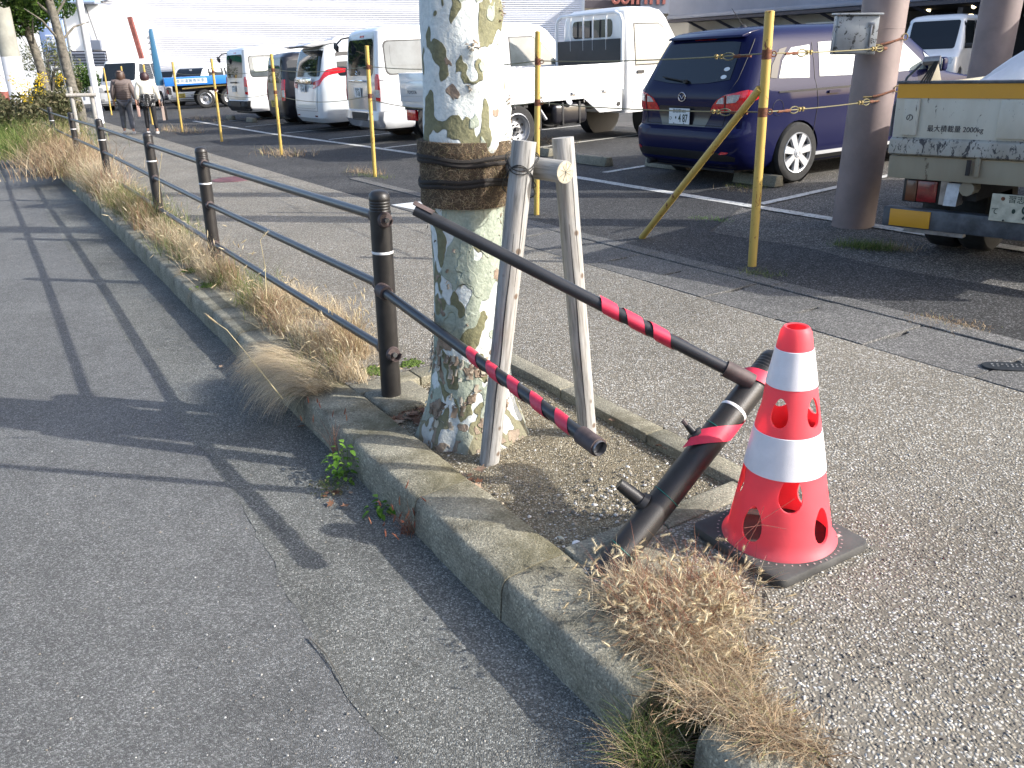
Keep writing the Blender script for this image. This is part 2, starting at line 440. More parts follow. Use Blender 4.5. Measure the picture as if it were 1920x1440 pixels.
M['grey_pole'] = plain('grey_pole', (0.14, 0.15, 0.15), 0.7, var=0.2)
M['white_pole'] = plain('white_pole', (0.65, 0.66, 0.7), 0.4)
M['tree_bark'] = plain('street_tree_bark', (0.12, 0.11, 0.09), 0.9, var=0.5, vscale=12, bmp=0.8, bscale=30)
M['leaf'] = mat_blades('green_leaf', [(0.0, (0.018, 0.045, 0.01)), (0.5, (0.045, 0.1, 0.018)), (1.0, (0.12, 0.2, 0.035))], 0.6, 0.3)
M['hedge'] = mat_blades('hedge_leaf', [(0.0, (0.05, 0.06, 0.025)), (0.6, (0.1, 0.1, 0.05)), (1.0, (0.2, 0.17, 0.1))], 0.7, 0.2)
M['olive'] = mat_blades('olive_shrub_leaf', [(0.0, (0.05, 0.07, 0.03)), (0.6, (0.12, 0.14, 0.06)), (1.0, (0.26, 0.26, 0.15))], 0.7, 0.2)
M['dry'] = mat_blades('dry_grass', [(0.0, (0.14, 0.09, 0.055)), (0.3, (0.3, 0.2, 0.12)), (0.65, (0.46, 0.35, 0.22)), (0.9, (0.58, 0.48, 0.33)), (1.0, (0.3, 0.32, 0.1))], 0.8, 0.25)
M['dry_pale'] = mat_blades('pale_dry_grass', [(0.0, (0.3, 0.23, 0.15)), (0.5, (0.56, 0.46, 0.31)), (1.0, (0.75, 0.66, 0.48))], 0.8, 0.25)
M['red_grass'] = mat_blades('reddish_grass', [(0.0, (0.16, 0.05, 0.035)), (0.6, (0.3, 0.13, 0.08)), (1.0, (0.4, 0.25, 0.14))], 0.8, 0.2)
M['green_grass'] = mat_blades('green_grass', [(0.0, (0.045, 0.09, 0.018)), (0.5, (0.12, 0.18, 0.04)), (1.0, (0.32, 0.33, 0.12))], 0.7, 0.3)
M['seed'] = mat_blades('foxtail_seed', [(0.0, (0.42, 0.33, 0.2)), (0.6, (0.58, 0.49, 0.32)), (1.0, (0.7, 0.62, 0.44))], 0.85, 0.3)
M['seed_red'] = mat_blades('red_foxtail_seed', [(0.0, (0.25, 0.08, 0.05)), (1.0, (0.42, 0.2, 0.12))], 0.85, 0.3)
M['goldenrod'] = mat_blades('goldenrod_flower', [(0.0, (0.5, 0.33, 0.01)), (1.0, (0.8, 0.6, 0.04))], 0.7, 0.3)
M['bright_leaf'] = mat_blades('fresh_leaf', [(0.0, (0.06, 0.14, 0.015)), (0.6, (0.13, 0.27, 0.03)), (1.0, (0.26, 0.42, 0.07))], 0.55, 0.3)
M['litter'] = mat_blades('dead_leaf', [(0.0, (0.1, 0.045, 0.025)), (0.5, (0.24, 0.13, 0.08)), (1.0, (0.4, 0.3, 0.21))], 0.8, 0.1)
M['moss'] = plain('moss', (0.06, 0.1, 0.012), 0.95, var=0.5, vscale=60, bmp=0.8, bscale=200)
M['stone'] = mat_blades('gravel_stone', [(0.0, (0.08, 0.075, 0.07)), (0.3, (0.2, 0.185, 0.16)), (0.55, (0.34, 0.29, 0.21)), (0.8, (0.42, 0.41, 0.38)), (1.0, (0.66, 0.65, 0.62))], 0.75)
M['skin'] = plain('skin', (0.5, 0.28, 0.2), 0.6)
M['hair_brown'] = plain('brown_hair', (0.055, 0.028, 0.018), 0.5, var=0.4, vscale=60)
M['hair_dark'] = plain('dark_red_hair', (0.035, 0.013, 0.015), 0.5, var=0.4, vscale=60)
M['jacket'] = plain('taupe_quilted', (0.135, 0.105, 0.095), 0.65, var=0.15, vscale=10)
M['cream_top'] = plain('cream_cloth', (0.66, 0.62, 0.52), 0.8, var=0.08, vscale=8, bmp=0.3, bscale=20)
M['grey_trousers'] = plain('grey_denim', (0.1, 0.105, 0.12), 0.85, var=0.2)
M['black_cloth'] = plain('black_cloth', (0.012, 0.012, 0.014), 0.85)
M['bag_beige'] = plain('beige_bag', (0.4, 0.31, 0.26), 0.6)
M['bag_pink'] = plain('pink_bag', (0.5, 0.33, 0.28), 0.6)
M['shoe'] = plain('pale_shoe', (0.5, 0.48, 0.45), 0.6)
M['manhole'] = plain('iron_cover', (0.035, 0.04, 0.045), 0.5, 0.4, var=0.2, vscale=40)
M['maroon'] = plain('maroon_cover', (0.13, 0.05, 0.055), 0.7, var=0.3, vscale=10)
M['manhole_mark'] = plain('worn_raised_lettering', (0.3, 0.3, 0.29), 0.5, 0.4)
def mat_dots():
    m, t, b = nt('dotted_skirt_cloth')
    c = coord(t)
    v = vor(t, c, 26, 'F1', 'Distance', 0.0)
    L(t, ramp(t, v, [(0.32, g3(0.65)), (0.36, g3(0.012))]), b.inputs['Base Color'])
    b.inputs['Roughness'].default_value = 0.8
    return m
M['dots'] = mat_dots()

# ------------------------------------------------------------------ mesh helpers
def sharpen(me, ang=35):
    bm = bmesh.new(); bm.from_mesh(me)
    a = R(ang)
    for f in bm.faces:
        f.smooth = True
    for e in bm.edges:
        if len(e.link_faces) == 2 and e.calc_face_angle(0) > a:
            e.smooth = False
    bm.to_mesh(me); bm.free()
class MB:
    def __init__(s):
        s.bm = bmesh.new()
    def box(s, c, size, rot=None, taper=None):
        hx, hy, hz = (x / 2 for x in size)
        vs = []
        for sx, sy, sz in ((-1, -1, -1), (1, -1, -1), (1, 1, -1), (-1, 1, -1), (-1, -1, 1), (1, -1, 1), (1, 1, 1), (-1, 1, 1)):
            k = taper if (taper and sz > 0) else (1, 1)
            p = Vector((sx * hx * k[0], sy * hy * k[1], sz * hz))
            if rot is not None:
                p = rot @ p
            vs.append(s.bm.verts.new(p + Vector(c)))
        for f in ((0, 3, 2, 1), (4, 5, 6, 7), (0, 1, 5, 4), (1, 2, 6, 5), (2, 3, 7, 6), (3, 0, 4, 7)):
            s.bm.faces.new([vs[i] for i in f])
        return s
    def b2(s, a, b):
        a, b = Vector(a), Vector(b)
        return s.box((a + b) / 2, tuple(abs(x) for x in (b - a)))
    def tube(s, pts, r, n=12, cap=True, closed=False):
        pts = [Vector(p) for p in pts]
        rs = r if isinstance(r, (list, tuple)) else [r] * len(pts)
        rings = []
        prev = None
        for i, p in enumerate(pts):
            if closed:
                d = pts[(i + 1) % len(pts)] - pts[i - 1]
            else:
                d = (pts[min(i + 1, len(pts) - 1)] - pts[max(i - 1, 0)])
            d.normalize()
            if prev is None:
                x = d.orthogonal().normalized()
            else:
                x = (prev - d * prev.dot(d)).normalized()
            prev = x
            y = d.cross(x)
            rings.append([s.bm.verts.new(p + (x * math.cos(2 * PI * k / n) + y * math.sin(2 * PI * k / n)) * rs[i]) for k in range(n)])
        m = len(rings)
        for i in range(m if closed else m - 1):
            a, b = rings[i], rings[(i + 1) % m]
            for k in range(n):
                s.bm.faces.new((a[k], a[(k + 1) % n], b[(k + 1) % n], b[k]))
        if cap and not closed:
            s.bm.faces.new(rings[0][::-1]); s.bm.faces.new(rings[-1])
        return s
    def lathe(s, prof, n=24, origin=(0, 0, 0), axis='z', cap=True, rf=None):
        rings = []
        o = Vector(origin)
        for r, z in prof:
            ring = []
            for k in range(n):
                a = 2 * PI * k / n
                rr = r * (rf(a, z) if rf else 1)
                if axis == 'z':
                    p = Vector((rr * math.cos(a), rr * math.sin(a), z))
                elif axis == 'y':
                    p = Vector((rr * math.cos(a), z, rr * math.sin(a)))
                else:
                    p = Vector((z, rr * math.cos(a), rr * math.sin(a)))
                ring.append(s.bm.verts.new(p + o))
            rings.append(ring)
        for a, b in zip(rings, rings[1:]):
            for k in range(n):
                s.bm.faces.new((a[k], a[(k + 1) % n], b[(k + 1) % n], b[k]))
        if cap:
            s.bm.faces.new(rings[0][::-1]); s.bm.faces.new(rings[-1])
        return s
    def prism(s, poly, axis, a, b):
        def P(q, w):
            if axis == 'x': return Vector((w, q[0], q[1]))
            if axis == 'y': return Vector((q[0], w, q[1]))
            return Vector((q[0], q[1], w))
        A = [s.bm.verts.new(P(q, a)) for q in poly]; B = [s.bm.verts.new(P(q, b)) for q in poly]
        s.bm.faces.new(A[::-1]); s.bm.faces.new(B)
        n = len(poly)
        for i in range(n):
            s.bm.faces.new((A[i], A[(i + 1) % n], B[(i + 1) % n], B[i]))
        return s
    def quad(s, *p):
        s.bm.faces.new([s.bm.verts.new(Vector(q)) for q in p]); return s
    def mesh(s, name, bevel=0.0, seg=2, ang=35, recalc=True):
        if recalc:
            bmesh.ops.recalc_face_normals(s.bm, faces=s.bm.faces)
        if bevel > 0:
            bmesh.ops.bevel(s.bm, geom=[e for e in s.bm.edges if len(e.link_faces) == 2 and e.calc_face_angle(0) > 0.6], offset=bevel, segments=seg, affect='EDGES', profile=0.5)
        me = bpy.data.meshes.new(name); s.bm.to_mesh(me); s.bm.free()
        sharpen(me, ang)
        return me
    def mk(s, name, mat, parent=None, **kw):
        return link(name, s.mesh(name, **kw), mat, parent)
def link(name, me, mat, parent=None):
    if mat is not None and not me.materials:
        me.materials.append(mat)
    o = bpy.data.objects.new(name, me)
    COL.objects.link(o)
    if parent is not None:
        o.parent = parent
    return o
def tag(o, label=None, cat=None, group=None, kind=None):
    if label: o['label'] = label
    if cat: o['category'] = cat
    if group: o['group'] = group
    if kind: o['kind'] = kind
    return o
def empty(name, loc, label=None, cat=None, group=None, rz=0.0, lean=False, s=1.0):
    o = bpy.data.objects.new(name, None)
    COL.objects.link(o)
    q = Quaternion((0, 0, 1), rz)
    if lean:
        q = QG @ q
    o.rotation_mode = 'QUATERNION'
    o.rotation_quaternion = q
    o.location = loc
    o.scale = (s, s, s)
    o.empty_display_size = 0.2
    return tag(o, label, cat, group)
def copy_tree(o, parent=None):
    c = o.copy(); COL.objects.link(c); c.parent = parent
    for ch in list(o.children):
        copy_tree(ch, c)
    return c
def npmesh(name, V, F, rnd=None):
    """triangles (n,3) or quads (n,4) from numpy arrays"""
    me = bpy.data.meshes.new(name)
    V = np.asarray(V, dtype=np.float32); F = np.asarray(F, dtype=np.int32)
    me.vertices.add(len(V)); me.vertices.foreach_set('co', V.ravel())
    k = F.shape[1]
    me.loops.add(F.size); me.loops.foreach_set('vertex_index', F.ravel())
    me.polygons.add(len(F)); me.polygons.foreach_set('loop_start', np.arange(0, F.size, k, dtype=np.int32))
    me.update(calc_edges=True)
    if rnd is not None:
        at = me.attributes.new('rnd', 'FLOAT', 'POINT'); at.data.foreach_set('value', np.asarray(rnd, dtype=np.float32))
    return me
def blades(P, H, Wd, lean, az, droop=0.6, seg=4, width_end=0.15, rn=None):
    """curved ribbons; P (n,3) roots, H length, Wd width, lean from vertical (rad), az direction. returns V,F,rnd"""
    n = len(P)
    t = np.linspace(0, 1, seg + 1)
    V = np.zeros((n, (seg + 1) * 2, 3))
    d = np.stack([np.cos(az), np.sin(az)], 1)
    side = np.stack([-d[:, 1], d[:, 0]], 1)
    tw = rng.uniform(-1, 1, n)
    side = side * np.cos(tw)[:, None] + d * np.sin(tw)[:, None]
    pos = P.copy().astype(float)
    ang = lean.copy()
    for i in range(seg + 1):
        w = Wd * (1 - (1 - width_end) * t[i])
        V[:, 2 * i, :2] = pos[:, :2] + side * w[:, None] / 2
        V[:, 2 * i + 1, :2] = pos[:, :2] - side * w[:, None] / 2
        V[:, 2 * i, 2] = pos[:, 2]; V[:, 2 * i + 1, 2] = pos[:, 2]
        st = H / seg
        pos[:, :2] += d * (np.sin(ang) * st)[:, None]
        pos[:, 2] += np.cos(ang) * st
        ang = ang + droop / seg * (0.6 + 0.8 * rng.random(n))
    base = (np.arange(n) * (seg + 1) * 2)[:, None, None]
    q = np.array([[2 * i, 2 * i + 1, 2 * i + 3, 2 * i + 2] for i in range(seg)])[None]
    F = (base + q).reshape(-1, 4)
    if rn is None:
        rn = rng.random(n)
    return V.reshape(-1, 3), F, np.repeat(rn, (seg + 1) * 2), pos
def clump(name, pts, n, hmin, hmax, wid, mat, spread=0.06, lean=(0.1, 0.9), droop=0.9, azbias=None, azs=PI, parent=None, seg=4, z0=None, floor=None):
    pts = np.array([list(p) for p in pts])
    idx = rng.integers(0, len(pts), n)
    P = pts[idx] + np.concatenate([rng.normal(0, spread, (n, 2)), np.zeros((n, 1))], 1)
    H = rng.uniform(hmin, hmax, n)
    W = rng.uniform(0.6, 1.3, n) * wid
    az = rng.uniform(-azs, azs, n) + (azbias if azbias is not None else 0)
    V, F, r, tip = blades(P, H, W, rng.uniform(lean[0], lean[1], n), az, droop, seg)
    if floor is not None:
        V[:, 2] = np.maximum(V[:, 2], floor + rng.random(len(V)) * 0.006)
    return link(name, npmesh(name, V, F, r), mat, parent), tip
def foxtails(name, tips, dirs, length, rad, mat, bristles=26, parent=None):
    """spindle heads with bristles at the given tip points"""
    V, F, Rn = [], [], []
    off = 0
    for p, d in zip(tips, dirs):
        d = Vector(d).normalized(); x = d.orthogonal().normalized(); y = d.cross(x)
        Ln = length * random.uniform(0.7, 1.25); r0 = rad * random.uniform(0.8, 1.2)
        c = random.random()
        p = Vector(p)
        prof = [(0, 0.2), (0.25, 0.9), (0.6, 1.0), (0.85, 0.6), (1.0, 0.1)]
        bend = x * random.uniform(-0.25, 0.25)
        for tt, k in prof:
            ce = p + d * (tt * Ln) + bend * (tt * tt * Ln)
            for j in range(5):
                a = 2 * PI * j / 5
                V.append(ce + (x * math.cos(a) + y * math.sin(a)) * (r0 * k * 0.55)); Rn.append(c)
        for i in range(4):
            for j in range(5):
                a, b = off + i * 5 + j, off + i * 5 + (j + 1) % 5
                F.append((a, b, b + 5)); F.append((a, b + 5, a + 5))
        off += 25
        for _ in range(bristles):
            tt = random.random(); a = random.uniform(0, 2 * PI)
            o = (x * math.cos(a) + y * math.sin(a))
            q = p + d * (tt * Ln) + bend * (tt * tt * Ln)
            e = q + o * r0 * random.uniform(1.0, 1.9) + d * r0 * random.uniform(0.5, 1.6)
            s_ = d.cross(o) * 0.0007
            V += [q + s_, q - s_, e]; Rn += [min(1, c + 0.3)] * 3
            F.append((off, off + 1, off + 2)); off += 3
    return link(name, npmesh(name, np.array([list(v) for v in V]), np.array(F), Rn), mat, parent)
def leafcloud(name, blobs, n, size, mat, parent=None, flat=0.0):
    """leaf quads in the volume of ellipsoid blobs [(centre, radii, weight)]"""
    w = np.array([b[2] for b in blobs], float); w /= w.sum()
    idx = rng.choice(len(blobs), n, p=w)
    C = np.array([list(b[0]) for b in blobs])[idx]; Rr = np.array([list(b[1]) for b in blobs])[idx]
    d = rng.normal(size=(n, 3)); d /= np.linalg.norm(d, axis=1)[:, None]
    rad = rng.random(n) ** 0.45
    P = C + d * Rr * rad[:, None]
    a = rng.normal(size=(n, 3)); a[:, 2] *= (1 - flat); a /= np.linalg.norm(a, axis=1)[:, None]
    b = np.cross(a, rng.normal(size=(n, 3))); b /= np.linalg.norm(b, axis=1)[:, None]
    s = size * rng.uniform(0.6, 1.3, n)
    a *= s[:, None]; b *= (s * 0.45)[:, None]
    V = np.stack([P - a, P + b, P + a, P - b], 1).reshape(-1, 3)
    F = np.arange(n * 4).reshape(-1, 4)
    r = np.repeat(rng.random(n), 4)
    return link(name, npmesh(name, V, F, r), mat, parent)
def stones(name, P, size, mat, parent=None, sink=0.25):
    """irregular octahedral stones"""
    n = len(P)
    base = np.array([[1, 0, 0], [0, 1, 0], [-1, 0, 0], [0, -1, 0], [0, 0, 1], [0, 0, -1], [0.65, 0.65, 0.35], [-0.65, 0.65, 0.35], [-0.65, -0.65, 0.35], [0.65, -0.65, 0.35]])
    T = np.array([[0, 6, 4], [6, 1, 4], [1, 7, 4], [7, 2, 4], [2, 8, 4], [8, 3, 4], [3, 9, 4], [9, 0, 4], [0, 1, 6], [1, 2, 7], [2, 3, 8], [3, 0, 9]])
    an = rng.uniform(0, 2 * PI, n); c, s = np.cos(an), np.sin(an)
    sc = size[:, None] * rng.uniform(0.7, 1.2, (n, 3)) * np.array([1, 0.75, 0.55])
    V = base[None] * sc[:, None, :] * rng.uniform(0.85, 1.15, (n, 10, 1))
    X = V[:, :, 0] * c[:, None] - V[:, :, 1] * s[:, None]; Y = V[:, :, 0] * s[:, None] + V[:, :, 1] * c[:, None]
    V = np.stack([X, Y, V[:, :, 2] + (size * 0.55 * (1 - 2 * sink))[:, None]], 2) + P[:, None, :]
    F = (T[None] + (np.arange(n) * 10)[:, None, None]).reshape(-1, 3)
    me = npmesh(name, V.reshape(-1, 3), F, np.repeat(rng.random(n), 10))
    me.polygons.foreach_set('use_smooth', np.ones(len(F), dtype=bool))
    return link(name, me, mat, parent)
def text(name, body, size, mat, parent, loc, rot, sx=1.0, ext=0.0008, align='CENTER', bold=0.0):
    cu = bpy.data.curves.new(name, 'FONT')
    cu.body = body; cu.size = size; cu.extrude = ext; cu.align_x = align; cu.align_y = 'CENTER'; cu.offset = bold
    cu.materials.append(mat)
    t_ = bpy.data.objects.new(name, cu); COL.objects.link(t_)
    me = bpy.data.meshes.new_from_object(t_.evaluated_get(bpy.context.evaluated_depsgraph_get()))
    bpy.data.objects.remove(t_)
    me.name = name
    if not me.materials: me.materials.append(mat)
    o = bpy.data.objects.new(name, me); COL.objects.link(o)
    o.parent = parent
    o.location = loc; o.rotation_euler = rot; o.scale = (sx, 1, 1)
    return o
def grid_noise(me, amp, freq, axis=None):
    for v in me.vertices:
        n = mn.noise_vector(v.co * freq)
        v.co += n * amp if axis is None else Vector(axis) * n.x * amp
# ================================================================== GROUND
def sheet(name, uv_pts, z, mat, parent=None, kind='structure', nodraw=False):
    bm = bmesh.new()
    bm.faces.new([bm.verts.new(K(u, v, z)) for u, v in uv_pts])
    bmesh.ops.triangulate(bm, faces=bm.faces)
    bmesh.ops.recalc_face_normals(bm, faces=bm.faces)
    for f in bm.faces:
        if f.normal.z < 0: f.normal_flip()
    me = bpy.data.meshes.new(name); bm.to_mesh(me); bm.free()
    o = link(name, me, mat, parent)
    if kind: o['kind'] = kind
    return o
def strip(name, us, va, vb, z, mat, parent=None, kind='structure'):
    V = []; F = []
    for i, u in enumerate(us):
        V.append(list(K(u, va(u), z(u, 0) if callable(z) else z))); V.append(list(K(u, vb(u), z(u, 1) if callable(z) else z)))
    for i in range(len(us) - 1):
        F.append((2 * i, 2 * i + 1, 2 * i + 3, 2 * i + 2))
    me = npmesh(name, V, [f[::-1] for f in F])
    o = link(name, me, mat, parent)
    for p in me.polygons: pass
    if kind: o['kind'] = kind
    return o
def wob(u, f=1.0, s=0.0):
    return mn.noise(Vector((u * f, s, 0.3)))
us_f = list(np.concatenate([np.arange(-4, 8, 0.02), np.arange(8, 30, 0.1), np.arange(30, 90, 1.0)]))
crack = lambda u: 0.53 + 0.05 * wob(u, 0.7) + 0.02 * wob(u, 5, 2) + 0.008 * wob(u, 25, 5)
cgap = lambda u: max(0.0, 0.0004 + 0.0022 * wob(u, 3, 9) + 0.0022 * wob(u, 30, 4))
strip('ground', [-60, 150], lambda u: -90, lambda u: 160, -0.19, M['base'])
strip('crack_filler', us_f, lambda u: crack(u) - .03, lambda u: crack(u) + .03, -0.1522, M['gutter'])
strip('road', us_f, lambda u: -14, lambda u: crack(u) - cgap(u), -0.15, M['road'])
strip('gutter', us_f, lambda u: crack(u) + cgap(u), lambda u: 1.06, lambda u, s: -0.1497 + 0.006 * s, M['gutter'])
strip('opposite_ground', [-60, 150], lambda u: -80, lambda u: -13.9, -0.13, M['far_ground'])
side = empty('sidewalk', (0, 0, 0)); side['kind'] = 'structure'
def walk(name, u0, u1, v0, v1, z=0.0, mat=None):
    return sheet(name, [(u0, v0), (u1, v0), (u1, v1), (u0, v1)], z, mat or M['pebble'], side, None)
walk('paving', -4, 90, 2.10, 3.548)
walk('paving', -4, 1.72, 1.235, 2.0985)
walk('paving', 3.585, 90, 1.235, 2.0985)
walk('paving', 7.75, 90, 3.5495, 4.19, -0.003, M['lot'])
# planting bed
bm = bmesh.new()
nu, nv_ = 60, 34
gv = [[bm.verts.new(K(1.8 + 1.7 * i / nu, 1.2 + 0.86 * j / nv_, -0.035 + 0.012 * mn.noise(Vector((i * .12, j * .12, 0))) + 0.006 * mn.noise(Vector((i * .5, j * .5, 3))))) for j in range(nv_ + 1)] for i in range(nu + 1)]
for i in range(nu):
    for j in range(nv_):
        f = bm.faces.new((gv[i][j], gv[i][j + 1], gv[i + 1][j + 1], gv[i + 1][j])); f.smooth = True
bmesh.ops.recalc_face_normals(bm, faces=bm.faces)
me = bpy.data.meshes.new('planting_bed'); bm.to_mesh(me); bm.free()
tag(link('planting_bed_soil', me, M['soil']), kind='structure')
bed_edge = empty('bed_edging', K(2.6, 2.05)); bed_edge['kind'] = 'structure'
def edging(u0, u1, v0, v1, parent, base, z=0.006, m='edging'):
    b = MB(); c = K((u0 + u1) / 2, (v0 + v1) / 2, z - 0.07) - base
    b.box(c, (abs(u1 - u0), abs(v1 - v0), 0.14), rot=Matrix.Rotation(KROT, 3, 'Z'))
    return b.mk('edging_stone', M[m], parent, bevel=0.008)
bb = Vector(bed_edge.location)
for a, c in ((1.72, 2.30), (2.306, 2.90), (2.906, 3.58)):
    edging(a, c, 2.0, 2.096, bed_edge, bb)
for a, c in ((1.26, 1.60), (1.606, 1.994)):
    edging(1.724, 1.83, a, c, bed_edge, bb, 0.004)
for a, c in ((1.235, 1.555), (1.56, 1.994)):
    edging(3.45, 3.58, a, c, bed_edge, bb, 0.004)
# drain channel: concrete slabs and an edge strip
chan = empty('drain_channel', K(3, 3.8)); chan['kind'] = 'structure'
cb = Vector(chan.location)
for k in range(-6, 11):
    u0 = 1.885 + 0.573 * k
    b = MB()
    zt = 0.002 + random.uniform(-0.004, 0.004)
    q = [(u0 + 0.005, 3.558), (u0 + 0.568, 3.558), (u0 + 0.568, 4.046), (u0 + 0.005, 4.046)]
    # hand slot at one end
    poly = [q[0], q[1], (u0 + 0.568, 3.74), (u0 + 0.545, 3.745), (u0 + 0.545, 3.90), (u0 + 0.568, 3.905), q[2], q[3]]
    pts = [K(u, v) - cb for u, v in poly]
    b.prism([(p.x, p.y) for p in pts], 'z', -0.06, zt)
    b.mk('drain_slab', M['slab'], chan, bevel=0.003, seg=1)
for k in range(-3, 8):
    b = MB(); u0 = 1.1 + 1.2 * k
    pts = [K(u, v) - cb for u, v in ((u0, 4.053), (u0 + 1.192, 4.053), (u0 + 1.192, 4.186), (u0, 4.186))]
    b.prism([(p.x, p.y) for p in pts], 'z', -0.06, 0.006)
    b.mk('edge_strip', M['slab'], chan, bevel=0.004, seg=1)
# car park
lot_b = lambda u: (5.05 + 0.12 * wob(u, 1.3) if u < 5 else 5.05 + min(6.0, (u - 5) * 1.6) + 0.12 * wob(u, 1.3))
us_l = list(np.concatenate([np.arange(-12, 30, 0.1), np.arange(30, 91, 1.0)]))
strip('car_park', us_l, lambda u: 4.192, lambda u: 95, -0.008, M['lot_old'])
strip('new_asphalt', us_l, lambda u: 4.195 + 0.02 * wob(u, 9, 3), lot_b, -0.003, M['lot'])
def line(name, a, b, w, parent, z=0.0015):
    a, b = Vector(a), Vector(b); d = (b - a); ln = d.length; d.normalize(); n = Vector((-d.y, d.x, 0)) * (w / 2)
    k = max(2, int(ln / 0.15)); V = []; F = []
    for i in range(k + 1):
        p = a + d * (ln * i / k); e1 = 1 + 0.12 * mn.noise(p * 4); e2 = 1 + 0.12 * mn.noise(p * 4 + Vector((9, 0, 0)))
        V += [list(p + n * e1 + Vector((0, 0, z))), list(p - n * e2 + Vector((0, 0, z)))]
    F = [(2 * i, 2 * i + 1, 2 * i + 3, 2 * i + 2) for i in range(k)]
    return link(name, npmesh(name, V, F), M['white_line'], parent)
marks = empty('parking_bay_markings', (0, 0, 0)); marks['kind'] = 'structure'
wl = [(1.2, 6.1), (5.61, 6.1), (8.38, 6.14), (14.39, 5.96), (19.78, 5.68), (27.0, 5.6)]
for (a, b_), (c, d_) in zip(wl, wl[1:]):
    line('painted_line', K(a, b_), K(c, d_), 0.13, marks)
hd = Vector((math.cos(R(37)), math.sin(R(37)), 0))
for s in ((2.42, 7.96), (1.25, 10.68), (0.35, 13.86), (-2.1, 15.15), (-3.5, 17.4), (-4.95, 19.65), (-6.6, 22.4), (-8.2, 25.0)):
    a = Vector((*s, 0)); line('painted_line', a + hd * 0.05, a + hd * 5.0, 0.10, marks, 0.0025)
def stop(px, py, ang, label, ln=0.6):
    p = G(px, py)
    r = empty('wheel_stop', p, label, 'wheel stop', 'concrete wheel stops in the bays', rz=R(ang))
    b = MB(); b.prism([(-0.075, 0), (0.075, 0), (0.045, 0.115), (-0.045, 0.115)], 'y', -ln / 2, ln / 2)
    b.mk('block', M['edging'], r, bevel=0.008)
    for q in (-1, 1): MB().tube([(0, q * ln * 0.3, 0.112), (0, q * ln * 0.3, 0.122)], 0.012, 8).mk('bolt', M['bolt'], r)
stop(1245, 314, 32, 'concrete wheel stop under the left rear of the blue minivan')
stop(1420, 345, 32, 'concrete wheel stop against the right rear tyre of the blue minivan')
stop(1112, 308, 32, 'concrete wheel stop alone in the empty bay beside the blue minivan', 0.7)
stop(1024, 292, 32, 'pale wheel stop just behind the flatbed truck rear wheel', 0.3)
stop(433, 224, 32, 'pale wheel stop left behind the leftmost white van')
stop(472, 229, 32, 'second wheel stop behind the leftmost white van, nearer its dark bumper corner')
# kerb
kerb = empty('kerb', K(1.8, 1.1)); kerb['kind'] = 'structure'
kb = Vector(kerb.location)
def kerb_mesh(ln, detail, seed, w=0.25):
    prof = [(0.0, -0.19), (0.012, -0.045), (0.018, -0.022), (0.028, -0.009), (0.043, -0.002), (w * 0.6, 0.003), (w - 0.01, 0.0), (w, -0.008), (w, -0.19)]
    bm = bmesh.new()
    n = max(1, int(ln / 0.03)) if detail else 2
    rows = []
    for i in range(n + 1):
        x = ln * i / n
        row = []
        for (a, z) in prof:
            p = Vector((x, a, z))
            if detail:
                nn = mn.noise_vector(Vector(((x + seed) * 6, a * 9, z * 9)))
                n2 = mn.noise_vector(Vector(((x + seed) * 25, a * 25, z * 25)))
                p += Vector((0, nn.y * 0.006 + n2.y * 0.003, nn.z * 0.004 + n2.z * 0.002))
            row.append(bm.verts.new(p))
        rows.append(row)
    for i in range(n):
        for j in range(len(prof) - 1):
            bm.faces.new((rows[i][j], rows[i][j + 1], rows[i + 1][j + 1], rows[i + 1][j]))
    bm.faces.new(rows[0][::-1]); bm.faces.new(rows[-1])
    bmesh.ops.recalc_face_normals(bm, faces=bm.faces)
    me = bpy.data.meshes.new('kerb_stone'); bm.to_mesh(me); bm.free(); sharpen(me, 40)
    me.materials.append(M['kerb'])
    return me
far_k = [kerb_mesh(0.594, False, i * 3.3) for i in range(3)]
kq = Quaternion((0, 0, 1), KROT)
def place_kerb(u0, me, dv=0.0, dz=0.0, rz=0.0):
    o = bpy.data.objects.new('kerb_stone', me); COL.objects.link(o); o.parent = kerb
    o.rotation_mode = 'QUATERNION'
    o.rotation_quaternion = Quaternion((0, 0, 1), KROT + rz) @ Quaternion((1, 0, 0), PI) if False else Quaternion((0, 0, 1), KROT + rz)
    o.location = K(u0, 1.0 + dv, dz) - kb
    return o
# the profile runs across towards -y in the rotated frame, so mirror it once in the mesh
def flip(me):
    for v in me.vertices: v.co.y = -v.co.y
    me.flip_normals()
for m_ in far_k: flip(m_)
u = 1.205
k = 0
while u < 60:
    if u < 9:
        me = kerb_mesh(0.594, True, u); flip(me)
    else:
        me = far_k[k % 3]
    place_kerb(u, me, random.uniform(-0.0025, 0.0025), random.uniform(-0.002, 0.002))
    u += 0.598; k += 1
for i, (uu, dv, rz) in enumerate(((0.47, 0.03, -0.06), (-0.14, 0.015, 0.0), (-0.74, 0.01, 0.0), (-1.34, 0.0, 0.0))):
    me = kerb_mesh(0.58, True, 60 + i * 7); flip(me); place_kerb(uu, me, dv, -0.006, rz)
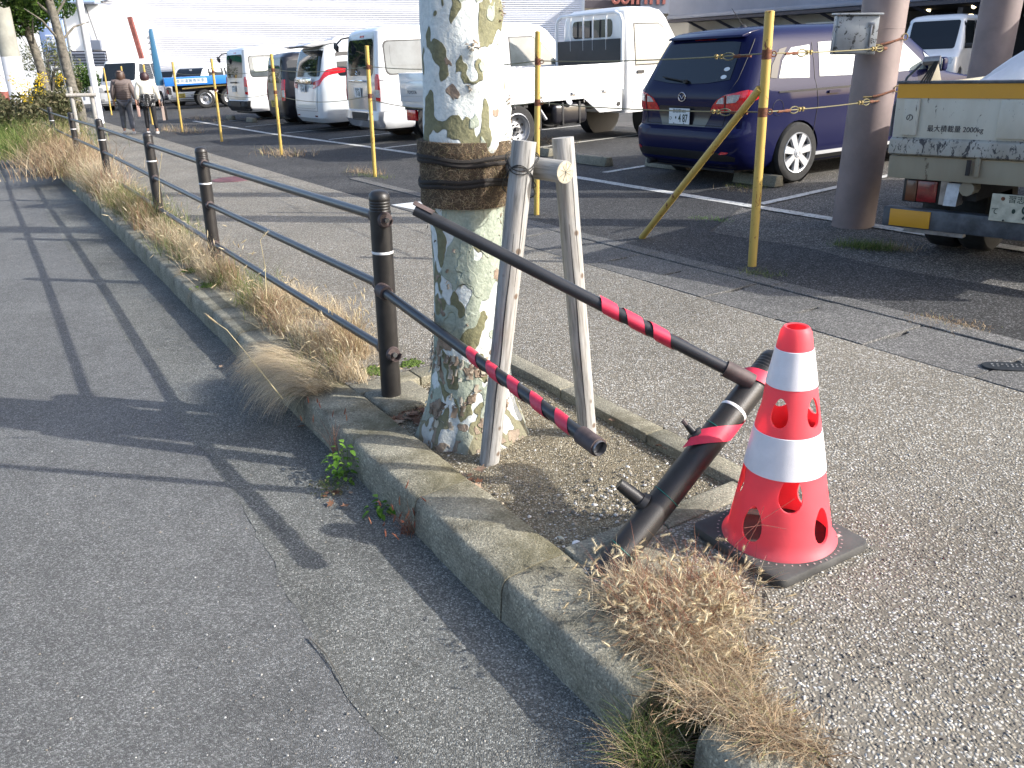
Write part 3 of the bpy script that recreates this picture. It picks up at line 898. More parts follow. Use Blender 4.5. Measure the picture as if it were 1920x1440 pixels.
# post footing block, covers
b = MB(); b.box((0, 0, -0.09), (0.30, 0.27, 0.18), rot=Matrix.Rotation(KROT, 3, 'Z'))
fb = b.mk('post_footing', M['edging'], None, bevel=0.03, seg=3); fb.location = K(3.32, 1.39, 0.004)
tag(fb, kind='structure')
b = MB(); b.box((0, 0, -0.09), (0.26, 0.24, 0.18), rot=Matrix.Rotation(KROT, 3, 'Z'))
fb = b.mk('post_footing', M['edging'], None, bevel=0.02, seg=3); fb.location = K(1.66, 1.375, 0.004)
tag(fb, kind='structure')
mh = empty('inspection_cover', G(1888, 689), 'small oval iron cover with raised lettering set in a drain slab', 'inspection cover', rz=R(-14))
b = MB(); n = 28
b.prism([(0.105 * math.copysign(abs(math.cos(2 * PI * i / n)) ** 0.6, math.cos(2 * PI * i / n)), 0.052 * math.copysign(abs(math.sin(2 * PI * i / n)) ** 0.8, math.sin(2 * PI * i / n))) for i in range(n)], 'z', 0.001, 0.009)
b.mk('plate', M['manhole'], mh, bevel=0.002, seg=1)
b = MB()
for i in range(7):
    for j in range(2):
        if random.random() < 0.9:
            b.box((-0.06 + i * 0.02 + random.uniform(-.002, .002), -0.012 + j * 0.024, 0.0105), (0.009 * random.uniform(.5, 1.1), 0.012 * random.uniform(.4, 1), 0.003))
b.mk('raised_lettering', M['manhole_mark'], mh)
b = MB(); b.lathe([(0.3, 0.0), (0.3, 0.006), (0.0001, 0.008)], 30)
o = b.mk('round_cover', M['maroon']); o.location = G(440, 336); tag(o, 'round faded maroon manhole cover in the sidewalk beyond the fence', 'manhole cover')
pw = [G(*p, 0.004) for p in ((733, 384), (785, 378), (955, 407), (942, 426))]
b = MB(); b.quad(*[Vector((p.x, p.y, 0.004)) for p in pw]); tag(b.mk('painted_patch', M['plain_white_plate']), kind='structure')

# ================================================================== FENCE
fence = empty('guard_fence', K(3.34, 1.353), 'dark brown pipe guard fence along the kerb with dry grass at its feet', 'fence')
fo = Vector(fence.location)
def post_mesh(h=0.935, r=0.0455):
    b = MB()
    prof = [(r, -0.05), (r, h - 0.085)]
    for i in range(4):
        z = h - 0.085 + i * 0.012
        prof += [(r, z), (r * 0.955, z + 0.003), (r * 0.955, z + 0.006), (r, z + 0.009)]
    prof += [(r, h - 0.035), (r * 0.93, h - 0.018), (r * 0.72, h - 0.006), (r * 0.4, h - 0.001), (0.002, h)]
    return b.lathe(prof, 28).mesh('fence_post')
PM = post_mesh(); PM.materials.append(M['fence'])
BM = MB().lathe([(0.0462, 0.666), (0.0466, 0.667), (0.0466, 0.676), (0.0462, 0.677)], 28, cap=False).mesh('white_band'); BM.materials.append(M['reflector'])
# posts: distance along the fence, small height drop
PT = [(0.0, 0.0), (3.30, -0.03), (5.52, -0.035), (9.06, -0.035), (12.6, -0.06), (16.7, -0.08), (20.9, -0.06), (24.6, -0.06)]
ZR = (0.82, 0.515, 0.215)
def ppos(t, dz): return K(3.34 + t, 1.353, dz)
for i, (t, dz) in enumerate(PT):
    o = bpy.data.objects.new('post', PM); COL.objects.link(o); o.parent = fence
    o.rotation_mode = 'QUATERNION'; o.rotation_quaternion = QG @ Quaternion((0, 0, 1), KROT)
    o.location = ppos(t, dz) - fo
    w = bpy.data.objects.new('white_band', BM); COL.objects.link(w); w.parent = o
for i in range(len(PT) - 1):
    a, bq = ppos(*PT[i]), ppos(*PT[i + 1])
    for z in ZR:
        A = a + UPG * z - fo + EU * 0.03; B = bq + UPG * z - fo - EU * 0.03
        MB().tube([A, B], 0.0205, 14).mk('rail', M['rail'], fence)
        for P_, s in ((A, 1), (B, -1)):
            if i < 4:
                MB().tube([P_, P_ + EU * s * 0.045, P_ + EU * s * 0.046], [0.031, 0.029, 0.024], 16).mk('collar', M['collar'], fence)
# opened brackets on the near side of the last standing post
p0 = ppos(0, 0) - fo
for z, kind in ((0.815, 0), (0.215, 1)):
    c = p0 + UPG * z - EU * 0.046
    b = MB(); b.tube([c, c - EU * 0.012], [0.034, 0.03], 18)
    # half-shell
    for s in range(6):
        a0 = PI * (0.9 + s / 6 * 1.1); a1 = PI * (0.9 + (s + 1) / 6 * 1.1)
        x0 = EV * math.cos(a0) * 0.03 + UPG * math.sin(a0) * 0.03; x1 = EV * math.cos(a1) * 0.03 + UPG * math.sin(a1) * 0.03
        e = EU * (-0.035 if kind else -0.022)
        b.quad(c + x0, c + x1, c + x1 + e, c + x0 + e)
        b.quad(c + x0 * 0.85, c + x1 * 0.85, c + x1 * 0.85 + e, c + x0 * 0.85 + e)
        b.quad(c + x0 + e, c + x1 + e, c + x1 * .85 + e, c + x0 * .85 + e)
    br = b.mk('bracket', M['collar'], fence)
    MB().tube([c - EU * 0.01, c - EU * 0.026], 0.011, 8).mk('bolt', M['bolt'], br)
# ---- broken middle rail hanging from the last post
def helix_tape(A, B, r, t0, t1, turns, wid, name, parent, mat, off=0.0015, phase=0.0, flap=0.0):
    A, B = Vector(A), Vector(B); d = (B - A); ln = d.length; d.normalize()
    x = d.orthogonal().normalized(); y = d.cross(x)
    bm = bmesh.new(); n = int(26 * turns); prev = None
    for i in range(n + 1):
        f = i / n; a = phase + f * turns * 2 * PI
        rr = r + off + 0.0012 * (1 + math.sin(a * 3.1)) + flap * max(0, math.sin(a * 0.5 + 0.6)) ** 6
        s = (t0 + (t1 - t0) * f) * ln
        o = x * math.cos(a) + y * math.sin(a)
        v = (bm.verts.new(A + d * (s - wid / 2) + o * rr), bm.verts.new(A + d * (s) + o * (rr + 0.0006)), bm.verts.new(A + d * (s + wid / 2) + o * (rr - 0.0003)))
        if prev:
            bm.faces.new((prev[0], prev[1], v[1], v[0])).smooth = True; bm.faces.new((prev[1], prev[2], v[2], v[1])).smooth = True
        prev = v
    me = bpy.data.meshes.new(name); bm.to_mesh(me); bm.free()
    return link(name, me, mat, parent)
def open_collar(c, d, r, ln, parent, a0=-0.3, a1=1.55):
    """C-shaped sleeve around direction d"""
    d = Vector(d).normalized(); x = UPG.cross(d).normalized(); y = d.cross(x)
    bm = bmesh.new(); n = 20; rows = []
    for s in (0, 1):
        ro = []
        for i in range(n + 1):
            a = PI * (a0 + (a1 - a0) * i / n)
            o = x * math.cos(a) + y * math.sin(a)
            ro.append((bm.verts.new(c + o * r + d * ln * s), bm.verts.new(c + o * (r - 0.0045) + d * ln * s)))
        rows.append(ro)
    for i in range(n):
        a, b2 = rows[0], rows[1]
        bm.faces.new((a[i][0], a[i + 1][0], b2[i + 1][0], b2[i][0])); bm.faces.new((a[i][1], b2[i][1], b2[i + 1][1], a[i + 1][1]))
        for ro in (a, b2): bm.faces.new((ro[i][0], ro[i][1], ro[i + 1][1], ro[i + 1][0]))
    for i in (0, n): bm.faces.new((rows[0][i][0], rows[1][i][0], rows[1][i][1], rows[0][i][1]))
    bmesh.ops.recalc_face_normals(bm, faces=bm.faces)
    me = bpy.data.meshes.new('collar'); bm.to_mesh(me); bm.free(); sharpen(me, 50)
    return link('collar', me, M['collar'], parent)
A = ppos(0, 0) + UPG * 0.512 - EU * 0.04 - EV * 0.03
B = D(1128, 843, 2.12)
broken = empty('broken_rail', A, 'dark broken middle rail wrapped in red tape hanging down from the last standing post', 'broken rail')
A0, B0 = Vector((0, 0, 0)), B - A
dr = (B0 - A0).normalized()
MB().tube([A0, A0 + (B0 - A0) * 0.985], 0.0205, 18).mk('pipe', M['rail'], broken)
MB().tube([A0 - dr * 0.01, A0 + dr * 0.05, A0 + dr * 0.051], [0.034, 0.031, 0.026], 18).mk('collar', M['collar'], broken)
open_collar(B0 - dr * 0.10, dr, 0.028, 0.085, broken, -0.25, 1.6)
b = MB()
bm = b.bm
n = 18; x_ = dr.orthogonal().normalized(); y_ = dr.cross(x_)
MB().tube([B0 - dr * 0.08, B0 - dr * 0.005], 0.0225, 18, cap=False).mk('pipe_end', M['steel'], broken)
helix_tape(A0, B0, 0.0205, 0.49, 0.90, 4.6, 0.068, 'red_tape', broken, M['tape'], phase=2.2)
# ---- broken top rail lying from the plane tree to the fallen post
FB = K(1.666, 1.304, -0.01)
TOPD = (Vector((0.895, 2.60, 0.47)) - FB).normalized()
FALL_LEN = 0.935
at_ = FB + TOPD * 0.80
A = D(779, 393, 2.72)
B = at_ - Vector((0.02, 0.035, -0.02))
rail2 = empty('broken_rail', A, 'loose top rail with red tape slanting from the plane tree to the fallen post', 'broken rail')
B0 = B - A; dr = B0.normalized()
MB().tube([Vector((0, 0, 0)), B0], 0.0205, 18, cap=False).tube([Vector((0, 0, 0)) + dr * 0.002, Vector((0, 0, 0)) + dr * 0.003], 0.0195, 18).mk('pipe', M['rail'], rail2)
open_collar(Vector((0, 0, 0)) - dr * 0.012, dr, 0.0255, 0.07, rail2, 0.25, 0.75)
open_collar(B0 - dr * 0.10, dr, 0.028, 0.10, rail2, -0.3, 1.55)
helix_tape(Vector((0, 0, 0)), B0, 0.0205, 0.56, 0.78, 2.9, 0.062, 'red_tape', rail2, M['tape'], phase=0.6, flap=0.006)
# ---- fallen post
fp = empty('fallen_post', FB, 'dark fence post knocked over beside the traffic cone with a red tape wrap', 'fence post')
fp.rotation_quaternion = Vector((0, 0, 1)).rotation_difference(TOPD)
o = bpy.data.objects.new('post', PM); COL.objects.link(o); o.parent = fp
w = bpy.data.objects.new('white_band', BM); COL.objects.link(w); w.parent = o
inv = fp.rotation_quaternion.inverted()
left = inv @ Vector((-0.62, 0.1, 0.45)).normalized(); left.z = 0; left.normalize()
def stub(z, r, ln, up, nm='bracket'):
    c = left * 0.04 + Vector((0, 0, z))
    d = (left + Vector((0, 0, up))).normalized()
    return MB().tube([c, c + d * 0.018, c + d * 0.019, c + d * ln], [0.034, 0.028, r, r * 0.8], 14).mk(nm, M['fence'], fp)
s1 = stub(0.52, 0.013, 0.05, 0.1)
MB().tube([left * 0.085 + Vector((0, 0, 0.522)), left * 0.11 + Vector((0, 0, 0.526))], 0.008, 8).mk('bolt', M['collar'], s1)
stub(0.235, 0.023, 0.10, -0.1, 'rail_stub')
tz = Vector((0, 0, 1))
helix_tape(Vector((0, 0, 0.46)), Vector((0, 0, 0.74)), 0.0455, 0.1, 0.85, 0.62, 0.075, 'red_tape', fp, M['tape'], 0.004, phase=2.6, flap=0.012)
helix_tape(Vector((0, 0, 0.78)), Vector((0, 0, 0.88)), 0.0455, 0.1, 0.8, 0.8, 0.045, 'red_tape', fp, M['tape'], 0.004, phase=2.2, flap=0.01)
# loose tape end
for z in (0.585, 0.30, 0.08):
    MB().tube([Vector((math.cos(a) * 0.0468, math.sin(a) * 0.0468, z + 0.012 * math.sin(a))) for a in np.linspace(0, 2 * PI, 24, endpoint=False)], 0.0014, 5, closed=True).mk('green_tie', M['tie'], fp)

# ================================================================== TRAFFIC CONE
cone = empty('traffic_cone', Vector((0.803, 2.20, 0.001)), 'red traffic cone with two white bands and egg-shaped holes on a dark rubber base', 'traffic cone', rz=R(29))
b = MB(); s = 0.19
poly = []
for cx, cy, a0 in ((s, s, 0), (-s, s, 90), (-s, -s, 180), (s, -s, 270)):
    for k in range(4):
        a = R(a0 + 30 * k); poly.append((cx - math.copysign(0.03, cx) + 0.03 * math.cos(a), cy - math.copysign(0.03, cy) + 0.03 * math.sin(a)))
b.prism(poly, 'z', 0.0, 0.032)
b.mk('rubber_base', M['rubber'], cone, bevel=0.008)
def cr(z): return 0.158 - (z - 0.03) * (0.158 - 0.0405) / (0.70 - 0.03)
b = MB()
zs = [0.030, 0.034, 0.042, 0.055] + list(np.linspace(0.075, 0.685, 26)) + [0.696, 0.70]
outer = []
for z in zs:
    r = cr(z)
    if z < 0.05: r += (0.055 - z) * 0.6
    if z > 0.69: r -= (z - 0.69) * 0.7
    outer.append((r, z))
inner = [(cr(z) - 0.006, z) for z in reversed(zs)]
inner[0] = (cr(0.7) - 0.014, 0.698)
nseg = 64
prof = outer + inner
rings = []
for r, z in prof:
    rings.append([b.bm.verts.new((r * math.cos(2 * PI * k / nseg), r * math.sin(2 * PI * k / nseg), z)) for k in range(nseg)])
for i in range(len(rings)):
    a, c = rings[i], rings[(i + 1) % len(rings)]
    for k in range(nseg):
        b.bm.faces.new((a[k], a[(k + 1) % nseg], c[(k + 1) % nseg], c[k]))
shell = b.mesh('cone_body')
tmp = bpy.data.objects.new('tmp', shell); COL.objects.link(tmp)
cut = MB()
def egg(ang, z, w, h):
    r = cr(z); d = Vector((math.cos(ang), math.sin(ang), 0)); t = Vector((-d.y, d.x, 0))
    slope = Vector((d.x * -0.175, d.y * -0.175, 1)).normalized()
    pts = []
    for k in range(22):
        a = 2 * PI * k / 22
        yy = math.sin(a); xx = math.cos(a) * (1 - 0.28 * yy)
        pts.append(t * xx * w / 2 + slope * yy * h / 2)
    A_ = [cut.bm.verts.new(d * (r - 0.035) + Vector((0, 0, z)) + p * 0.9) for p in pts]
    B_ = [cut.bm.verts.new(d * (r + 0.03) + Vector((0, 0, z)) + p * 1.05) for p in pts]
    cut.bm.faces.new(A_[::-1]); cut.bm.faces.new(B_)
    for k in range(22):
        cut.bm.faces.new((A_[k], A_[(k + 1) % 22], B_[(k + 1) % 22], B_[k]))
rz = 29
holes = [(a, 0.23, 0.068, 0.118) for a in (-98, -8, 82, 172)] + [(a, 0.118, 0.068, 0.118) for a in (-143, -53, 37, 127)] + [(a, 0.462, 0.050, 0.092) for a in (-128, -56, 16, 88, 160)]
for a, z, w_, h_ in holes:
    egg(R(a - rz), z, w_, h_)
cm = cut.mesh('cut')
co = bpy.data.objects.new('cut', cm); COL.objects.link(co)
md = tmp.modifiers.new('b', 'BOOLEAN'); md.operation = 'DIFFERENCE'; md.object = co; md.solver = 'EXACT'
dg = bpy.context.evaluated_depsgraph_get()
res = bpy.data.meshes.new_from_object(tmp.evaluated_get(dg))
bpy.data.objects.remove(tmp); bpy.data.objects.remove(co)
res.name = 'cone_body'; sharpen(res, 32)
res.materials.clear()
link('cone_body', res, M['cone'], cone)
for z0, z1 in ((0.53, 0.638), (0.268, 0.392)):
    MB().lathe([(cr(z0) + 0.0004, z0), (cr(z0) + 0.0022, z0 + 0.0015), (cr(z1) + 0.0022, z1 - 0.0015), (cr(z1) + 0.0004, z1)], 64, cap=False).mk('white_sleeve', M['cone_white'], cone)
b = MB()
for k in range(52):
    a = 2 * PI * k / 52
    b.box((0.183 * math.cos(a), 0.183 * math.sin(a), 0.0327), (0.006, 0.004, 0.001), rot=Matrix.Rotation(a, 3, 'Z'))
b.mk('rivet_marks', M['dot'], cone)
c_ = inv
b = MB(); b.tube([(0.145 + math.cos(a) * 0.012, 0.115 + math.sin(a) * 0.012, 0.0325) for a in np.linspace(0, 2 * PI, 16, endpoint=False)], 0.0012, 5, closed=True)
b.tube([(0.140, 0.113, 0.0325), (0.146, 0.119, 0.0325), (0.150, 0.112, 0.0325)], 0.001, 5)
b.mk('round_mark', M['rubber'], cone)
MB().box((0.125, -0.118, 0.036), (0.014, 0.010, 0.007)).mk('clip', M['dot'], cone, bevel=0.002)

# ================================================================== PLANE TREE
TB = Vector((-0.183, 3.22, -0.035))
tree = empty('plane_tree', TB, 'large plane tree with peeling white and olive bark beside the kerb', 'tree', lean=True)
def trad(z):
    z = z / 1.03
    P_ = [(-0.1, 0.20), (0.03, 0.182), (0.1, 0.165), (0.2, 0.155), (0.42, 0.142), (0.75, 0.138), (0.95, 0.146), (1.2, 0.152), (1.32, 0.146), (1.6, 0.139), (1.9, 0.135), (2.6, 0.125), (3.4, 0.115), (4.2, 0.10)]
    for (a, ra), (b_, rb) in zip(P_, P_[1:]):
        if z <= b_: return 1.04 * (ra + (rb - ra) * max(0, (z - a) / (b_ - a)))
    return P_[-1][1]
knobs = [(-75, 1.50, .02, .035), (-78, 1.375, .008, .012), (-68, 1.41, .018, .06), (-52, 1.19, .022, .045), (-20, 1.62, .012, .05), (-100, 1.30, .008, .02), (-8, 1.30, .02, .04), (-12, 1.22, .02, .05), (-80, 0.86, .01, .03), (-100, 1.16, .012, .05)]
b = MB(); rings = []
nk = 96
zs = list(np.arange(-0.1, 1.9, 0.02)) + list(np.arange(1.9, 4.3, 0.1))
for z in zs:
    ring = []
    for k in range(nk):
        a = 2 * PI * k / nk
        r = trad(z)
        if z < 0.35:
            fl = ((0.35 - z) / 0.35) ** 1.8
            r += fl * (0.045 * max(0, math.cos(a - R(-20))) ** 2 + 0.03 * max(0, math.cos(a - R(-95))) ** 4 + 0.03 * max(0, math.cos(a - R(190))) ** 4 + 0.02 * math.sin(a * 5) ** 2)
        v = Vector((math.cos(a), math.sin(a), z))
        r += 0.006 * mn.noise(Vector((v.x * 2.2, v.y * 2.2, z * 2.5))) + 0.0025 * mn.noise(Vector((v.x * 6, v.y * 6, z * 9)))
        if z < 0.5:
            r += 0.005 * mn.noise(Vector((v.x * 12, v.y * 12, z * 14)))
        for (ka, kz, kh, kr) in knobs:
            da = (a - R(ka) + PI) % (2 * PI) - PI
            d2 = (da * r) ** 2 + (z - kz) ** 2
            if d2 < (3 * kr) ** 2: r += kh * math.exp(-d2 / (kr * kr) * 1.4)
        ring.append(b.bm.verts.new((r * math.cos(a) + 0.008 * math.sin(z * 2), r * math.sin(a), z)))
    rings.append(ring)
for a, c in zip(rings, rings[1:]):
    for k in range(nk):
        b.bm.faces.new((a[k], a[(k + 1) % nk], c[(k + 1) % nk], c[k]))
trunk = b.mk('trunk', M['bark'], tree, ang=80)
# curled flakes of bark at the foot, and the burrs' rough tips
V = []; F = []; Rn = []
for _ in range(150):
    a = R(random.uniform(-190, 10)); z = random.choice((random.uniform(0.06, 0.2), random.uniform(0.2, 0.42), random.uniform(0.28, 0.38)))
    if _ > 118: z = random.uniform(0.05, 0.9)
    r = trad(z) + (0.03 * ((0.35 - z) / 0.35) ** 1.8 if z < 0.35 else 0)
    d = Vector((math.cos(a), math.sin(a), 0)); t = Vector((-d.y, d.x, 0)); u_ = Vector((0, 0, 1))
    w_ = random.uniform(0.008, 0.024) * (0.5 if _ > 118 else 1); h_ = random.uniform(0.012, 0.04) * (0.5 if _ > 118 else 1); curl = random.uniform(0.002, 0.014) * (0.5 if _ > 118 else 1)
    c0 = d * r + u_ * z
    o0 = len(V); rr = random.random()
    for j in range(4):
        f = j / 3 - 0.5
        jit = random.uniform(-.004, .004)
        V += [list(c0 + t * (-w_ / 2 + jit) + u_ * f * h_ + d * (0.001 + curl * max(0, -f) * 2)), list(c0 + u_ * (f * h_ + jit) + d * (0.004 + curl * max(0, -f) * 1.3)), list(c0 + t * (w_ / 2 + jit) + u_ * f * h_ + d * (0.001 + curl * max(0, -f) * 2))]
        Rn += [rr] * 3
    for j in range(3):
        for q in range(2):
            F.append((o0 + j * 3 + q, o0 + j * 3 + q + 1, o0 + (j + 1) * 3 + q + 1, o0 + (j + 1) * 3 + q))
M['flake'] = mat_blades('bark_flake', [(0.0, (0.1, 0.08, 0.06)), (0.5, (0.26, 0.2, 0.15)), (1.0, (0.42, 0.4, 0.33))], 0.85)
tag(link('bark_flakes', npmesh('bark_flakes', V, F, Rn), M['flake'], trunk), kind='stuff')
V = []
for (ka, kz, kh, kr) in knobs[:2] + knobs[6:8] + knobs[4:5]:
    for q in range(26):
        a = R(ka) + random.gauss(0, kr * 2.2); z = kz + random.gauss(0, kr * 0.5); r = trad(z) + kh * 0.9
        V.append([r * math.cos(a), r * math.sin(a), z])
tag(stones('burr_crust', np.array(V), rng.uniform(0.003, 0.009, len(V)), M['flake'], trunk), kind='stuff')
# coir wrap with black rope
def wrap_r(a, z):
    return 1 + 0.035 * mn.noise(Vector((math.cos(a) * 4, math.sin(a) * 4, z * 16))) + 0.018 * mn.noise(Vector((math.cos(a) * 14, math.sin(a) * 14, z * 40)))
prof = []
for z in np.linspace(0.955, 1.19, 22):
    pinch = 0.008 * math.exp(-((z - 1.045) / 0.012) ** 2) + 0.008 * math.exp(-((z - 1.125) / 0.012) ** 2)
    prof.append((trad(z) + 0.016 - pinch, z))
prof = [(prof[0][0] - 0.02, prof[0][1])] + prof + [(prof[-1][0] - 0.02, prof[-1][1] + 0.002)]
wr = MB().lathe(prof, 72, cap=False, rf=wrap_r).mk('coir_wrap', M['coir'], tree, ang=60)
for zc in (1.036, 1.050, 1.118, 1.134):
    pts = []
    for k in range(60):
        a = 2 * PI * k / 60; r = trad(zc) + 0.016
        pts.append((r * math.cos(a), r * math.sin(a), zc + 0.006 * math.sin(a * 2 + zc * 40) + 0.003 * math.sin(a * 5)))
    MB().tube(pts, 0.0095, 7, closed=True).mk('black_rope', M['rope'], tree)
n = 5200
a = rng.uniform(0, 2 * PI, n); z = rng.uniform(0.95, 1.192, n); r = np.array([trad(q) for q in z]) + 0.017
P_ = np.stack([r * np.cos(a), r * np.sin(a), z], 1)
t = rng.normal(size=(n, 3)); dn = np.stack([np.cos(a), np.sin(a), np.zeros(n)], 1)
t -= dn * (t * dn).sum(1)[:, None]; t /= np.linalg.norm(t, axis=1)[:, None]
ln = rng.uniform(0.01, 0.04, n)[:, None]
up = np.cross(t, dn) * 0.0005
Q = P_ + t * ln + dn * rng.uniform(-0.002, 0.009, n)[:, None]
V = np.stack([P_ + up, P_ - up, Q], 1).reshape(-1, 3)
tag(link('coir_fibres', npmesh('coir_fibres', V, np.arange(n * 3).reshape(-1, 3), np.repeat(rng.random(n), 3)), M['dry'], wr), kind='stuff')
# limbs and crown (above the frame)
lb = MB()
limbs = [((0, 0, 3.6), (1.1, 0.3, 5.0), (1.9, 0.7, 6.4)), ((0, 0, 3.8), (-1.0, 0.6, 5.1), (-1.7, 1.1, 6.5)), ((0, 0, 3.9), (0.2, -1.0, 5.2), (0.5, -1.7, 6.5)), ((0, 0, 4.0), (0.0, 0.4, 5.5), (-0.1, 0.8, 7.2))]
for l_ in limbs:
    lb.tube(l_, [0.07, 0.05, 0.02], 9)
lb.mk('limbs', M['bark'], tree)
leafcloud('crown', [((1.5, .5, 6.0), (1.1, 1.1, .9), 1), ((-1.4, .9, 6.1), (1.1, 1.1, .9), 1), ((.4, -1.3, 6.1), (1.1, 1.0, .9), 1), ((0, .8, 7.0), (1.2, 1.2, .9), 1)], 5000, 0.09, M['leaf'], tree)
# ---- timber support frame
def log(name, a, b_, r0, r1, parent, cut_mat=True):
    a, b_ = Vector(a), Vector(b_); d = b_ - a; ln = d.length
    r = empty(name, a) if parent is None else None
    bmn = MB()
    prof = [(r0 + (r1 - r0) * k / 20, ln * k / 20) for k in range(21)]
    bmn.lathe(prof, 22, rf=lambda an, z: 1 + 0.03 * mn.noise(Vector((math.cos(an) * 1.5, math.sin(an) * 1.5, z * 3 + a.x * 9))))
    o = bmn.mk(name, M['wood'], parent)
    o.rotation_mode = 'QUATERNION'; o.rotation_quaternion = Vector((0, 0, 1)).rotation_difference(d.normalized())
    o.location = a
    # drying crack
    for an, z0, z1, w_ in ((R(-95), ln * 0.05, ln * 0.75, 0.0016), (R(-60), ln * .6, ln * .98, 0.001)):
        c = MB(); n = 24; pv = None
        for i in range(n + 1):
            z = z0 + (z1 - z0) * i / n; an2 = an + 0.08 * mn.noise(Vector((z * 5, a.x * 7, an)))
            rr = (r0 + (r1 - r0) * z / ln) * (1 + 0.03 * mn.noise(Vector((math.cos(an2) * 1.5, math.sin(an2) * 1.5, z * 3 + a.x * 9)))) + 0.0006
            ww = w_ * (0.4 + math.sin(PI * i / n)) / rr
            q = (c.bm.verts.new((rr * math.cos(an2 - ww), rr * math.sin(an2 - ww), z)), c.bm.verts.new((rr * math.cos(an2 + ww), rr * math.sin(an2 + ww), z)))
            if pv: c.bm.faces.new((pv[0], pv[1], q[1], q[0]))
            pv = q
        c.mk('drying_crack', M['black'], o, recalc=False)
    return o
LB = G(914, 868, -0.04) + Vector((0, 0, -0.05)); RBt = G(1103, 816, -0.03) + Vector((0, 0, -0.05))
LT = D(983, 264, 2.98); RT = D(1055, 258, 3.13)
fr = empty('tree_support', LB, 'pale weathered timber support frame of two posts and a crossbar beside the plane tree', 'tree support')
fb0 = Vector(LB)
log('post', LB - fb0, LT - fb0, 0.0385, 0.0425, fr)
log('post', RBt - fb0, RT - fb0, 0.037, 0.0405, fr)
BR0, BR1 = D(900, 300, 3.34), D(1060, 323, 2.93)
cb_ = log('crossbar', BR0 - fb0, BR1 - fb0, 0.037, 0.0385, fr)
dl = (BR1 - BR0).length
MB().lathe([(0.0375, dl + 0.0005), (0.030, dl + 0.0015), (0.0005, dl + 0.002)], 22, cap=False).mk('sawn_end', M['wood_end'], cb_)
c = MB()
for k in range(9):
    a = 2 * PI * k / 9 + random.uniform(-.2, .2); e = random.uniform(0.6, 0.95)
    c.box(((0.019 * e) * math.cos(a), (0.019 * e) * math.sin(a), dl + 0.0022), (0.036 * e, 0.0009, 0.0006), rot=Matrix.Rotation(a, 3, 'Z'))
c.mk('end_cracks', M['black'], cb_)
# black wire lashing around the left post and crossbar
dL = (LT - LB).normalized(); zc = 0.0
pc = LB + dL * ((D(980, 320, 2.98) - LB).dot(dL))
xb = (BR1 - BR0).normalized()
for i, (o1, o2) in enumerate(((-0.012, 0.012), (0.0, 0.022), (0.014, -0.012), (0.02, -0.02))):
    pts = []
    for k in range(30):
        a = 2 * PI * k / 30
        ax = dL.orthogonal().normalized(); ay = dL.cross(ax)
        q = ax * math.cos(a) * 0.047 + ay * math.sin(a) * 0.047
        back = Vector((0, 1, 0)).dot(q)
        if back > 0: q = q * (1.0 + 1.0 * back / 0.047 * 0.9)
        pts.append(pc - fb0 + q + dL * (o1 + (o2 - o1) * 3 * (0.5 + 0.5 * math.cos(a - 0.6))))
    MB().tube(pts, 0.0019, 5, closed=True).mk('wire_lashing', M['black'], fr)
for i in range(5):
    p = BR0 + xb * ((dl * 0.60) + i * 0.006)
    ax = xb.orthogonal().normalized(); ay = xb.cross(ax)
    MB().tube([p - fb0 + (ax * math.cos(a) + ay * math.sin(a)) * 0.0415 + xb * 0.012 * math.sin(a + i) for a in np.linspace(0, 2 * PI, 24, endpoint=False)], 0.002, 5, closed=True).mk('wire_lashing', M['black'], fr)
# ================================================================== YELLOW POLES AND WIRE ROPES
ypx = [(1410, 498, 1443, 25), (1006, 402, 1002, 58), (703, 331, 686, 84), (528, 290, 508, 98), (416, 265, 395, 108), (342, 247, 321, 114)]
ylab = ['rusty yellow steel pole with a slanting brace, nearest the blue minivan',
        'yellow steel pole seen just behind the timber tree support', 'yellow steel pole in front of the silver backed van',
        'yellow steel pole in front of the black minicar', 'yellow steel pole between the car carrier and the leftmost van',
        'yellow steel pole just right of the two walking women', 'yellow steel pole half hidden behind the woman in the cream top',
        'yellow steel pole in front of the small white van', 'yellow steel pole just left of the white sign post', 'leftmost yellow steel pole beside the street trees']
ypos = []
for i in range(10):
    if i < 6:
        p = G(ypx[i][0], ypx[i][1])
    else:
        p = K(22.67 + 4.1 * (i - 5), 4.39)
    ypos.append(p)
yroots = []
for i, p in enumerate(ypos):
    r = empty('yellow_pole', p, ylab[i], 'pole', 'yellow poles along the car park edge', lean=True)
    if i == 0:
        T = D(1443, 25, p.y - 0.0)
        r.rotation_quaternion = Vector((0, 0, 1)).rotation_difference((T - p).normalized())
    rad = 0.030 if i == 0 else 0.026
    h = 1.62
    MB().tube([(0, 0, -0.05), (0, 0, 0.5), (0, 0, 1.1), (0, 0, h), (0, 0, h + 0.004)], [rad, rad, rad, rad, rad * 0.7], 18).mk('tube', M['yellow'], r)
    for zc in (1.37, 1.02):
        if i < 5:
            MB().tube([(0, 0, zc - 0.03), (0, 0, zc), (0, 0, zc + 0.028)], [rad + 0.0006] * 3, 18, cap=False).mk('rust_stain', M['rust'], r)
            MB().tube([(math.cos(a) * 0.016 + (rad + 0.016) * 0.9, -0.012, zc + math.sin(a) * 0.016) for a in np.linspace(0, 2 * PI, 12, endpoint=False)], 0.004, 6, closed=True).mk('eye_bolt', M['rust'], r)
    yroots.append(r)
ydir = yroots[0].rotation_quaternion @ Vector((0, 0, 1))
bs = G(1203, 446); bt = ypos[0] + ydir * 1.165 - Vector((0.03, -0.0, 0))
br = MB().tube([bs - ypos[0], bt - ypos[0]], 0.0255, 16).mk('brace', M['yellow'])
br.parent = yroots[0]; br.matrix_parent_inverse = yroots[0].rotation_quaternion.to_matrix().to_4x4().inverted()
